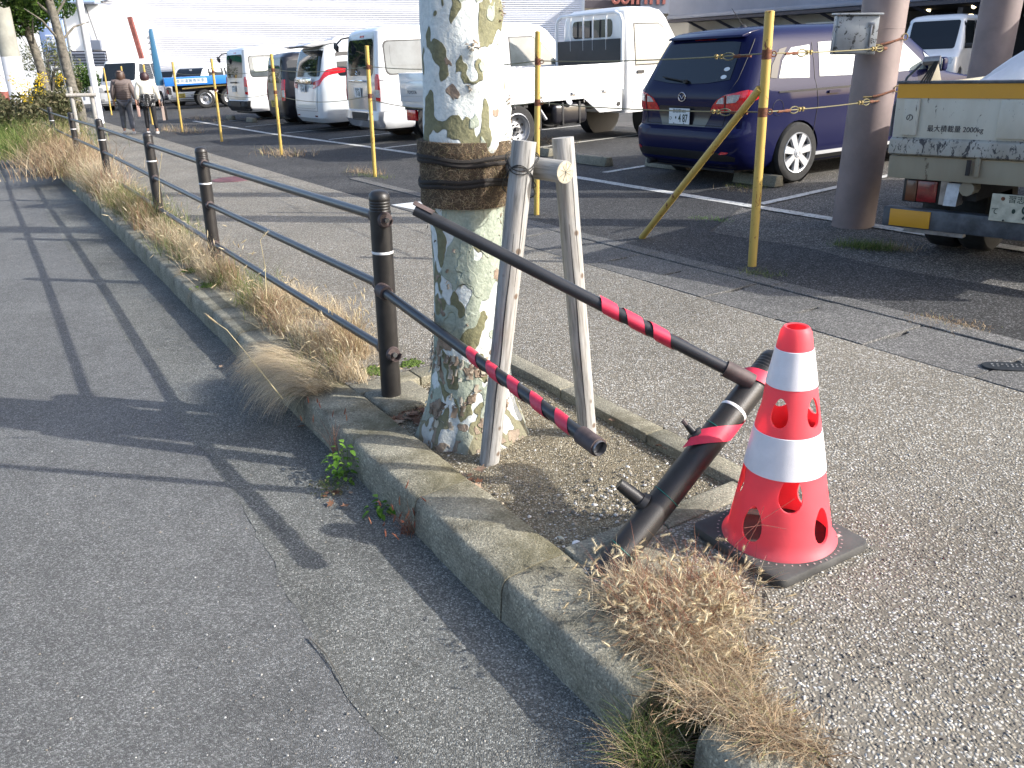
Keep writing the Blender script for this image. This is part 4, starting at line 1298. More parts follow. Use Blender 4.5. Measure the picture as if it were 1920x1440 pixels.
PIL1, PIL2 = Vector((2.90, 6.86, 0)), Vector((4.40, 7.95, 0))
def rope(A, B, sag, label, ends=True, r=0.0045, clips=None, group='wire ropes between the yellow poles'):
    A, B = Vector(A), Vector(B); n = 14
    root = empty('wire_rope', A, label, 'wire rope', group)
    pts = [(A.lerp(B, t) - A) - Vector((0, 0, sag * 4 * t * (1 - t))) for t in np.linspace(0, 1, n)]
    MB().tube(pts, r, 7).mk('rope', M['wire'], root)
    d = (B - A).normalized()
    if clips:
        for t, s in clips:
            c = (B - A) * t - Vector((0, 0, sag * 4 * t * (1 - t)))
            for k in (0, 1):
                q = c + d * (0.045 * k * s)
                MB().tube([q + Vector((0, 0, -0.014)), q + Vector((0, 0, 0.016))], 0.009, 7).tube([q - d * 0.012 + Vector((0, 0, 0.004)), q + d * 0.012 + Vector((0, 0, 0.004))], 0.011, 7).mk('rope_clip', M['brass'], root)
            # eye loop beyond the clips
            q = c + d * 0.06 * s
            lp = [q + d * s * (0.055 - 0.055 * math.cos(a)) + Vector((0, 0, 0.022 * math.sin(a))) for a in np.linspace(0, 2 * PI, 16, endpoint=False)]
            MB().tube(lp, 0.0045, 6, closed=True).mk('eye_loop', M['wire'], root)
            q2 = q + d * s * 0.11
            MB().tube([q2, q2 + d * s * 0.05, q2 + d * s * 0.06, q2 + d * s * 0.15], [0.010, 0.012, 0.007, 0.009], 7).mk('turnbuckle', M['rust'], root)
    return root
def yp(i, z, dx=0.0):
    q = yroots[i].rotation_quaternion
    return ypos[i] + (q @ Vector((0, 0, 1))) * z + Vector((dx, -0.01, 0))
rl = ['upper wire rope crossing the rear window of the blue minivan', 'lower wire rope running below the blue minivan number plate']
for lvl, z in enumerate((1.375, 1.02)):
    a = yp(0, z)
    a_ = a + (yp(1, z) - a).normalized() * 0.03
    rope(a_, yp(1, z, 0.02), 0.02, rl[lvl], clips=[(0.16, -1)])
    pe = PIL1 + UPG * (z + 0.03 - 0.02 * lvl) + Vector((-0.02, -0.17, 0))
    rope(a + Vector((0.04, 0.02, 0)), pe + Vector((0, 0, -0.04)), 0.008, ['upper', 'lower'][lvl] + ' wire rope with brass clips from the braced yellow pole to the taupe pillar', clips=[(0.30, -1), (0.86, 1)] if lvl == 0 else [(0.28, -1), (0.80, 1)])
    for i in range(1, 5):
        rope(yp(i, z, -0.02), yp(i + 1, z - 0.05 * lvl, 0.02), 0.09 if lvl else 0.05, ['upper', 'lower'][lvl] + ' wire rope ' + ['', 'between the pole by the timber frame and the silver backed van', 'in front of the pearl white minivan', 'in front of the leftmost white van', 'in front of the car carrier'][i], r=0.005)
# ================================================================== PILLARS
def pillar(p, r, h, label):
    o = empty('pillar', p, label, 'pillar', 'round steel sign pillars', lean=True)
    MB().lathe([(r, -0.1), (r, h)], 48).mk('shaft', M['pillar'], o)
    return o
pl1 = pillar(PIL1, 0.166, 6.0, 'round taupe steel pillar with a grey box and rope hooks, nearest the yellow pole')
pillar(PIL2, 0.166, 6.0, 'round taupe steel pillar rising behind the dump truck bed')
MB().tube([(0.1665 * math.cos(a), 0.1665 * math.sin(a), 1.50) for a in np.linspace(0, 2 * PI, 40, endpoint=False)], 0.002, 5, closed=True).mk('weld_seam', M['pillar'], pl1)
for z in (1.44, 1.07):
    c = Vector((0.13, -0.12, z))
    MB().tube([c + Vector((0.02 * math.cos(a), -0.012, 0.022 * math.sin(a))) for a in np.linspace(0, 2 * PI, 14, endpoint=False)], 0.0045, 6, closed=True).mk('hook_ring', M['brass'], pl1)
    MB().tube([c + Vector((-0.02, -0.015, -0.01)), c + Vector((-0.13, -0.055, -0.04)), c + Vector((-0.2, -0.06, -0.055))], 0.009, 8).mk('rusty_link', M['rust'], pl1)
    MB().tube([c + Vector((-0.2, -0.06, -0.055)), c + Vector((-0.27, -0.05, -0.06))], 0.006, 8).mk('clip', M['brass'], pl1)
bx = empty('junction_box', D(1606, 60, 6.62), 'small weathered grey metal box with a latch fixed to the taupe pillar', 'box', rz=R(-12), lean=True)
MB().box((0, 0.07, -0.02), (0.30, 0.13, 0.27)).mk('case', M['boxgrey'], bx, bevel=0.004)
MB().box((0, 0.06, 0.125), (0.34, 0.17, 0.012), rot=Matrix.Rotation(R(3), 3, 'X')).mk('lid', M['boxgrey'], bx, bevel=0.002)
MB().box((0.005, 0.0, -0.02), (0.285, 0.012, 0.255)).mk('door', M['boxgrey'], bx, bevel=0.003)
MB().box((0.10, -0.010, 0.05), (0.045, 0.012, 0.03)).box((0.10, -0.010, -0.11), (0.04, 0.012, 0.03)).box((0.098, -0.012, -0.03), (0.012, 0.01, 0.15)).mk('latch', M['steel'], bx, bevel=0.002)

# ================================================================== VEHICLES
class Body:
    """a body as a stack of rounded outlines; levels: (z, x_rear, x_front, half_width, corner_radius)"""
    def __init__(s, levels):
        s.L = levels
    def at(s, z):
        L_ = s.L
        if z <= L_[0][0]: return L_[0][1:]
        for a, b in zip(L_, L_[1:]):
            if z <= b[0]:
                t = (z - a[0]) / max(1e-6, b[0] - a[0])
                return tuple(a[i] + (b[i] - a[i]) * t for i in range(1, 5))
        return L_[-1][1:]
    def rnd(s, x, y, z):
        xr, xf, w, r = s.at(z)
        r = min(r, w * 0.98, (xf - xr) / 2 * 0.98)
        cx = min(max(x, xr + r), xf - r); cy = min(max(y, -w + r), w - r)
        d = Vector((x - cx, y - cy, 0))
        if d.length < 1e-6: return Vector((x, y, z)), Vector((0, 0, 1))
        n = d.normalized()
        return Vector((cx, cy, z)) + n * r, n
    def P(s, mode, a, z, off=0.0):
        xr, xf, w, r = s.at(z)
        sg = -1 if a >= 0 else 1
        if mode == 'R':
            q = abs(a)
            x, y = (xr, sg * q) if q <= w else (xr + q - w, sg * w)
        elif mode == 'F':
            q = abs(a)
            x, y = (xf, sg * q) if q <= w else (xf - (q - w), sg * w)
        elif mode == 'SR':
            x, y = a, -w
        elif mode == 'SL':
            x, y = a, w
        p, n = s.rnd(x, y, z)
        return p + n * off
    def ring(s, z, n=72):
        xr, xf, w, r = s.at(z)
        out = []
        # perimeter walk with dense corners
        Lx = xf - xr
        pts = []
        k = n // 4
        def cs(t):   # cluster to both ends
            return 0.5 - 0.5 * math.cos(PI * t)
        for i in range(k): pts.append((xr + Lx * cs(i / k), -w))
        for i in range(k): pts.append((xf, -w + 2 * w * cs(i / k)))
        for i in range(k): pts.append((xf - Lx * cs(i / k), w))
        for i in range(k): pts.append((xr, w - 2 * w * cs(i / k)))
        for x, y in pts:
            p, _ = s.rnd(x, y, z); out.append(p)
        return out
    def mesh(s, arches=(), n=72, sub=3, arch_r=0.36, wy=0.9):
        b = MB(); rings = []
        zs = []
        for a, c in zip(s.L, s.L[1:]):
            m = max(1, int((c[0] - a[0]) / 0.12))
            for i in range(m): zs.append(a[0] + (c[0] - a[0]) * i / m)
        zs.append(s.L[-1][0])
        for z in zs:
            rings.append([b.bm.verts.new(p) for p in s.ring(z, n)])
        for a, c in zip(rings, rings[1:]):
            for k in range(len(a)):
                b.bm.faces.new((a[k], a[(k + 1) % len(a)], c[(k + 1) % len(a)], c[k]))
        b.bm.faces.new(rings[0][::-1]); b.bm.faces.new(rings[-1])
        me = b.mesh('body')
        if not arches: return me
        o = bpy.data.objects.new('t', me); COL.objects.link(o)
        cb_ = MB()
        for (x, z, r) in arches:
            for sg in (-1, 1):
                cb_.lathe([(r, sg * (wy - 0.24)), (r, sg * (wy + 0.2))], 28, origin=(x, 0, z), axis='y')
        cme = cb_.mesh('c'); c = bpy.data.objects.new('c', cme); COL.objects.link(c)
        md = o.modifiers.new('b', 'BOOLEAN'); md.object = c; md.operation = 'DIFFERENCE'; md.solver = 'EXACT'
        r_ = bpy.data.meshes.new_from_object(o.evaluated_get(bpy.context.evaluated_depsgraph_get()))
        bpy.data.objects.remove(o); bpy.data.objects.remove(c)
        r_.materials.clear(); r_.name = 'body'; sharpen(r_, 32)
        return r_
def seal(body, mode, poly, off, parent, grow=0.022):
    ca_ = sum(p[0] for p in poly) / len(poly); cz_ = sum(p[1] for p in poly) / len(poly)
    ha = (max(p[0] for p in poly) - min(p[0] for p in poly)) / 2; hz = (max(p[1] for p in poly) - min(p[1] for p in poly)) / 2
    q = [(ca_ + (a - ca_) * (1 + grow / ha), cz_ + (z - cz_) * (1 + grow / hz)) for a, z in poly]
    patch(body, mode, q, off - .0025, 'window_seal', M['black'], parent, .2)
def rrect(a0, a1, z0, z1, r=0.06, n=4):
    if a0 > a1: a0, a1 = a1, a0
    out = []
    r = min(r, (a1 - a0) / 2.1, (z1 - z0) / 2.1)
    for cx, cz, s0 in ((a1 - r, z1 - r, 0), (a0 + r, z1 - r, 90), (a0 + r, z0 + r, 180), (a1 - r, z0 + r, 270)):
        for k in range(n + 1):
            an = R(s0 + 90 * k / n); out.append((cx + r * math.cos(an), cz + r * math.sin(an)))
    return out
def patch(body, mode, poly, off, name, mat, parent, step=0.07, thick=0.012):
    if name in ('side_window', 'front_window') and parent.name.startswith(('parked_van', 'flatbed')):
        seal(body, mode, poly, off, parent)
    bm = bmesh.new()
    f = bm.faces.new([bm.verts.new((a, z, 0)) for a, z in poly])
    a0, a1 = min(p[0] for p in poly), max(p[0] for p in poly); z0, z1 = min(p[1] for p in poly), max(p[1] for p in poly)
    na, nz = max(1, int((a1 - a0) / step)), max(1, int((z1 - z0) / step))
    for i in range(1, na):
        bmesh.ops.bisect_plane(bm, geom=bm.verts[:] + bm.edges[:] + bm.faces[:], plane_co=(a0 + (a1 - a0) * i / na, 0, 0), plane_no=(1, 0, 0))
    for i in range(1, nz):
        bmesh.ops.bisect_plane(bm, geom=bm.verts[:] + bm.edges[:] + bm.faces[:], plane_co=(0, z0 + (z1 - z0) * i / nz, 0), plane_no=(0, 1, 0))
    par = {v: (v.co.x, v.co.y) for v in bm.verts}
    bnd = [e for e in bm.edges if len(e.link_faces) == 1]
    inner = {}
    for v, (a, z) in par.items():
        v.co = body.P(mode, a, z, off)
    for e in bnd:
        for v in e.verts:
            if v not in inner:
                inner[v] = bm.verts.new(body.P(mode, *par[v], off - thick))
    for e in bnd:
        a, b = e.verts
        bm.faces.new((a, b, inner[b], inner[a]))
    bmesh.ops.recalc_face_normals(bm, faces=bm.faces)
    me = bpy.data.meshes.new(name); bm.to_mesh(me); bm.free(); sharpen(me, 30)
    # outward check
    return link(name, me, mat, parent)
def seam(body, mode, pts, name, parent, w=0.006, off=0.002, mat='black'):
    """thin dark panel gap following the surface"""
    P_ = []
    for (a, z), (c, d) in zip(pts, pts[1:]):
        n = max(1, int(math.hypot(c - a, d - z) / 0.06))
        P_ += [body.P(mode, a + (c - a) * i / n, z + (d - z) * i / n, off) for i in range(n)]
    P_.append(body.P(mode, *pts[-1], off))
    return MB().tube(P_, w / 2, 4).mk(name, M[mat], parent)
def wheel(parent, x, y, r, w=0.19, spokes=7, style='alloy', side=-1):
    """side: -1 = outer face towards -y"""
    g = MB()
    wp = [(r * 0.60, -w / 2 + 0.0), (r * 0.72, -w / 2 - 0.004), (r * 0.93, -w / 2), (r * 0.985, -w / 2 + 0.02), (r, -w / 2 + 0.05), (r, w / 2 - 0.05), (r * 0.985, w / 2 - 0.02), (r * 0.93, w / 2), (r * 0.6, w / 2)]
    g.lathe(wp, 36, axis='y', cap=False)
    # tread grooves read as a dark hub backing
    t = g.mk('tyre', M['tyre'], parent); t.location = (x, y, r)
    if side > 0: t.rotation_euler = (0, 0, PI)
    rr = r * 0.66
    b = MB()
    if style == 'alloy':
        b.lathe([(rr * 0.93, -w / 2 + 0.035), (rr * 0.95, -w / 2 - 0.004), (rr * 1.0, -w / 2 - 0.009), (rr * 1.02, -w / 2 + 0.002)], 36, axis='y', cap=False)
        for k in range(spokes):
            a = 2 * PI * k / spokes + 0.2
            o_ = Vector((math.cos(a), 0, math.sin(a))); t_ = Vector((-math.sin(a), 0, math.cos(a)))
            w0, w1 = rr * 0.13, rr * 0.19
            y0 = -w / 2 - 0.004; y1 = -w / 2 + 0.012
            q = [o_ * rr * 0.2 - t_ * w0, o_ * rr * 0.2 + t_ * w0, o_ * rr * 0.95 + t_ * w1, o_ * rr * 0.95 - t_ * w1]
            A_ = [b.bm.verts.new(p + Vector((0, y0, 0))) for p in q]; B_ = [b.bm.verts.new(p * 1.0 + Vector((0, y1 + 0.02, 0))) for p in q]
            b.bm.faces.new(A_); b.bm.faces.new(B_[::-1])
            for i in range(4): b.bm.faces.new((A_[i], A_[(i + 1) % 4], B_[(i + 1) % 4], B_[i]))
        b.lathe([(rr * 0.24, -w / 2 + 0.02), (rr * 0.24, -w / 2 - 0.008), (rr * 0.2, -w / 2 - 0.012), (0.002, -w / 2 - 0.012)], 24, axis='y', cap=False)
        o = b.mk('rim', M['rim_silver'], t, bevel=0)
        MB().lathe([(rr * 0.96, -w / 2 + 0.03), (0.002, -w / 2 + 0.035)], 30, axis='y', cap=False).mk('brake_disc', M['under'], t)
        MB().tube([(rr * 0.13 * math.cos(a), -w / 2 - 0.0135, rr * 0.13 * math.sin(a)) for a in np.linspace(0, 2 * PI, 18, endpoint=False)], 0.0025, 5, closed=True).mk('hub_badge', M['chrome'], t)
    elif style == 'steel':
        b.lathe([(rr * 1.02, -w / 2 - 0.004), (rr * 0.97, -w / 2 - 0.010), (rr * 0.9, -w / 2 + 0.01), (rr * 0.84, -w / 2 + 0.055), (rr * 0.70, -w / 2 + 0.075), (rr * 0.5, -w / 2 + 0.085), (rr * 0.42, -w / 2 + 0.06), (rr * 0.2, -w / 2 + 0.05), (0.002, -w / 2 + 0.05)], 30, axis='y', cap=False)
        b.mk('rim', M['rim_steel'], t)
        c = MB()
        for k in range(6):
            a = 2 * PI * k / 6
            c.tube([(rr * 0.32 * math.cos(a), -w / 2 + 0.06, rr * 0.32 * math.sin(a)), (rr * 0.32 * math.cos(a), -w / 2 + 0.03, rr * 0.32 * math.sin(a))], 0.012, 6)
        c.tube([(0, -w / 2 + 0.06, 0), (0, -w / 2 - 0.0, 0)], rr * 0.14, 12)
        tag(c.mk('wheel_nuts', M['under'], t), kind='stuff')
        for k in range(8):
            a = 2 * PI * (k + .5) / 8
            MB().tube([(rr * 0.66 * math.cos(a), -w / 2 + 0.072, rr * 0.66 * math.sin(a)), (rr * 0.66 * math.cos(a), -w / 2 + 0.068, rr * 0.66 * math.sin(a))], 0.02, 10).mk('vent_hole', M['black'], t)
    else:
        b.lathe([(rr * 1.02, -w / 2 - 0.002), (rr * 0.8, -w / 2 + 0.015), (0.002, -w / 2 + 0.01)], 24, axis='y', cap=False)
        b.mk('rim', M['rim_steel'], t)
    return t
def plate(parent, pos, nx, region, kana, num, mat='plate', ink='ink', w=0.33, tilt=0.0, size=1.0):
    """number plate on a rear face looking to -x (nx=-1) or front (+1)"""
    r = MB().box((0, 0, 0), (0.006, w * size, 0.165 * size)).mk('number_plate', M[mat], parent, bevel=0.0025, seg=1)
    r.location = pos
    rot = (PI / 2, 0, -PI / 2) if nx < 0 else (PI / 2, 0, PI / 2)
    ox = -0.0036 if nx < 0 else 0.0036
    sgn = 1 if nx < 0 else -1
    text('lettering', region, 0.048 * size, M[ink], r, (ox, 0.0, 0.052 * size), rot)
    text('lettering', kana, 0.046 * size, M[ink], r, (ox, sgn * 0.135 * size, -0.025 * size), rot)
    text('lettering', num, 0.115 * size, M[ink], r, (ox, -sgn * 0.022 * size, -0.024 * size), rot, sx=0.72, bold=0.002)
    for s in (-1, 1):
        MB().tube([(ox, s * 0.08 * size, -0.074 * size), (ox * 1.6, s * 0.08 * size, -0.074 * size)], 0.006, 8).mk('screw', M['under'], r)
    return r
def mirror(parent, body, x, z, side, mat, s=1.0, armlen=0.12):
    p = body.P('SR' if side < 0 else 'SL', x, z, 0)
    o = Vector((0, side, 0))
    m = MB().box(p + o * armlen * s + Vector((0.02, 0, 0.03)), (0.10 * s, 0.20 * s, 0.15 * s)).mk('door_mirror', mat, parent, bevel=0.03, seg=3)
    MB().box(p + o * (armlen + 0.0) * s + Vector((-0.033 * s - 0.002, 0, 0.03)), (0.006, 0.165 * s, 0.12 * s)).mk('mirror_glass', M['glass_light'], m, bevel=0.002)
    MB().tube([p - o * 0.01, p + o * armlen * 0.7 * s + Vector((0.02, 0, 0.0))], 0.02, 8).mk('mirror_arm', mat, m)
def arch_liner(parent, x, r, wy, z=None):
    for sg in (-1, 1):
        z_ = z if z is not None else r
        MB().lathe([(r, sg * (wy - 0.26)), (r - 0.004, sg * (wy - 0.02))], 28, origin=(x, 0, z_), axis='y', cap=False).mk('arch_liner', M['black'], parent)
        MB().lathe([(r, sg * (wy - 0.26)), (0.01, sg * (wy - 0.262))], 28, origin=(x, 0, z_), axis='y', cap=False).mk('arch_back', M['black'], parent)

# ---------------------------------------------------------------- blue minivan
def blue_minivan():
    r = empty('parked_minivan', Vector((1.95, 9.50, 0)), 'dark blue minivan parked tail out behind the braced yellow pole', 'minivan', 'cars parked in the bays', rz=R(30.5))
    B_ = Body([(0.19, .16, 4.42, .79, .26), (0.26, .06, 4.50, .845, .30), (0.38, .012, 4.55, .870, .32), (0.52, 0.0, 4.575, .875, .32), (0.585, .02, 4.58, .875, .31), (0.62, .085, 4.57, .873, .26), (0.74, .105, 4.53, .872, .25), (0.86, .09, 4.42, .872, .25), (0.95, .09, 4.15, .868, .25), (1.01, .11, 3.72, .858, .25), (1.06, .14, 3.56, .842, .25),
               (1.25, .25, 3.28, .795, .24), (1.44, .36, 2.98, .735, .23), (1.50, .39, 2.84, .71, .23), (1.545, .44, 2.66, .67, .24), (1.58, .56, 2.38, .60, .25), (1.603, .80, 2.05, .48, .25), (1.613, 1.15, 1.75, .25, .2)])
    body = link('body', B_.mesh([(0.93, .31, .345), (3.68, .31, .345)], wy=.87, n=96), M['car_blue'], r)
    for x in (0.93, 3.68): arch_liner(r, x, .344, .875, .31)
    wheel(r, .93, -.79, .318, .2, 7, 'alloy', -1); wheel(r, .93, .79, .318, .2, 7, 'alloy', 1)
    wheel(r, 3.68, -.79, .318, .2, 7, 'alloy', -1); wheel(r, 3.68, .79, .318, .2, 7, 'alloy', 1)
    win = [(-.60, 1.10), (-.3, 1.065), (0, 1.055), (.3, 1.065), (.60, 1.10), (.575, 1.3), (.53, 1.455), (.3, 1.475), (-.3, 1.475), (-.53, 1.455), (-.575, 1.3)]
    patch(B_, 'R', win, .006, 'rear_window', M['glass'], r)
    MB().prism([(.335, 1.50), (.345, 1.525), (.48, 1.562), (.62, 1.58), (.62, 1.52), (.45, 1.50)], 'y', -.56, .56).mk('roof_spoiler', M['car_blue'], r, bevel=.012, seg=3)
    patch(B_, 'R', rrect(-.16, .16, 1.487, 1.512, .01), .014, 'high_brake_light', M['red_dark'], r)
    # wiper
    MB().tube([B_.P('R', -.02, 1.085, .035), B_.P('R', -.42, 1.13, .03)], .009, 6).tube([B_.P('R', -.02, 1.07, .03), B_.P('R', -.02, 1.10, .045)], .028, 10).mk('rear_wiper', M['black'], r)
    # tail lamps wrap the corner
    for s in (1, -1):
        outl = [(.40, .775), (.56, .775), (.75, .79), (.90, .83), (1.13, .93), (1.16, .985), (1.02, .985), (.93, 1.0), (.82, .99), (.62, .955), (.50, .90), (.43, .83)]
        lp = patch(B_, 'R', [(s * a, z) for a, z in outl], .008, 'tail_lamp', M['red_lamp'], r, .05)
        a1 = [(.50, .865), (.605, .865), (.605, .93), (.57, .925), (.53, .905)]
        a2 = [(.645, .87), (.75, .88), (.79, .905), (.81, .955), (.72, .955), (.645, .94)]
        for q in (a1, a2): patch(B_, 'R', [(s * a, z) for a, z in q], .0115, 'clear_segment', M['clear_lamp'], lp, .05)
        seam(B_, 'R', [(s * .622, .777), (s * .628, .95)], 'lamp_joint', lp, .012, .010)
        patch(B_, 'R', [(s * a, z) for a, z in ((.62, .36), (.72, .365), (.76, .385), (.66, .392))], .006, 'rear_reflector', M['red_lamp'], r)
    # hatch edges, bumper lines
    seam(B_, 'R', [(-.70, 1.48), (-.70, 1.1), (-.66, .99)], 'panel_gap', r); seam(B_, 'R', [(.70, 1.48), (.70, 1.1), (.66, .99)], 'panel_gap', r)
    seam(B_, 'R', [(-.62, .775), (-.60, .64), (.60, .64), (.62, .775)], 'panel_gap', r)
    patch(B_, 'R', [(-.34, .625), (.34, .625), (.44, .80), (.40, .83), (-.40, .83), (-.44, .80)], .002, 'plate_recess', M['car_black'], r, .06, .004)
    patch(B_, 'R', [(-.78, .21), (.78, .21), (.86, .33), (.6, .38), (-.6, .38), (-.86, .33)], .004, 'lower_valance', M['black'], r, .06)
    plate(r, (.062, .04, .725), -1, '習志野302', 'ひ', '・4 87')
    # badge ring with a winged mark
    e = Vector((B_.P('R', -.03, .93).x - .006, .03, .925))
    MB().tube([e + Vector((0, .055 * math.cos(a), .045 * math.sin(a))) for a in np.linspace(0, 2 * PI, 28, endpoint=False)], .006, 6, closed=True).tube([e + Vector((0, .050, .02)), e + Vector((0, .024, .008)), e + Vector((0, 0, -.022)), e + Vector((0, -.024, .008)), e + Vector((0, -.050, .02))], .0055, 6).mk('rear_badge', M['chrome'], r)
    for k in (0, 1):
        o = MB().lathe([(.036, 0), (.001, .001)], 16, origin=(0, 0, 0), cap=False).mk('round_sticker', M['plate'], r)
        q = B_.P('R', .50, 1.125 + .075 * k, .009); o.location = q; o.rotation_euler = (0, R(-60), 0); o.scale = (.62, 1.15, 1)
    # side glass
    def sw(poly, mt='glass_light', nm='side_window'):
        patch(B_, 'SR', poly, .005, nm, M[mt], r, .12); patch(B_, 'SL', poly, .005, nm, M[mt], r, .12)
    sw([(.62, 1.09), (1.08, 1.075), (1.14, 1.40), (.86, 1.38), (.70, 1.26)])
    sw([(.50, 1.10), (.59, 1.09), (.67, 1.27), (.80, 1.39), (.68, 1.37), (.54, 1.22)], 'glass', 'quarter_glass')
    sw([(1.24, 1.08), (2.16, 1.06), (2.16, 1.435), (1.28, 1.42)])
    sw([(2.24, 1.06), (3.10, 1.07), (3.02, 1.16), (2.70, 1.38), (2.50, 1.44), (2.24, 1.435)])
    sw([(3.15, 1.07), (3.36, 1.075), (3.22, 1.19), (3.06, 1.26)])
    for x0 in (1.165, 2.2, 3.13):
        for m_ in ('SR', 'SL'): seam(B_, m_, [(x0 + .02, 1.42 if x0 < 3 else 1.2), (x0, 1.06), (x0 + .05, .8), (x0 - .02, .35)], 'door_gap', r)
    for m_ in ('SR', 'SL'):
        seam(B_, m_, [(.60, .955), (1.9, .955)], 'sliding_rail', r, .022, .001)
        patch(B_, m_, [(1.22, .262), (3.34, .262), (3.34, .30), (1.22, .30)], .012, 'side_trim', M['rim_silver'] if m_ == 'SR' else M['car_blue'], r, .2)
        patch(B_, m_, [(1.2, .215), (3.36, .215), (3.36, .26), (1.2, .26)], .014, 'sill', M['black'], r, .2)
        for x in (1.36, 2.36): patch(B_, m_, rrect(x, x + .19, .90, .93, .012), .022, 'door_handle', M['car_blue'], r)
        seam(B_, m_, [(.60 + .08 * math.cos(a), .80 + .08 * math.sin(a)) for a in np.linspace(0, 2 * PI, 20)], 'fuel_flap', r, .004)
    patch(B_, 'F', [(-.62, 1.07), (.62, 1.07), (.55, 1.47), (-.55, 1.47)], .006, 'windscreen', M['glass'], r)
    for s in (1, -1): patch(B_, 'F', [(s * .45, .66), (s * 1.1, .78), (s * 1.15, .86), (s * .55, .80)], .006, 'headlamp', M['clear_lamp'], r)
    patch(B_, 'F', rrect(-.4, .4, .5, .62), .006, 'grille', M['black'], r)
    mirror(r, B_, 3.12, 1.09, -1, M['car_blue']); mirror(r, B_, 3.12, 1.09, 1, M['car_blue'])
    MB().lathe([(.05, 0), (.03, .025), (.012, .035)], 14, origin=(.93, 0, 1.60)).tube([(.93, 0, 1.62), (.74, 0, 1.80)], [.006, .0025], 6).mk('roof_aerial', M['black'], r)
    MB().tube([(.02, .50, .215), (.35, .48, .235)], .032, 12).mk('exhaust_pipe', M['under'], r)
    MB().b2((.2, -.68, .16), (4.3, .68, .26)).mk('underbody', M['under'], r)
blue_minivan()

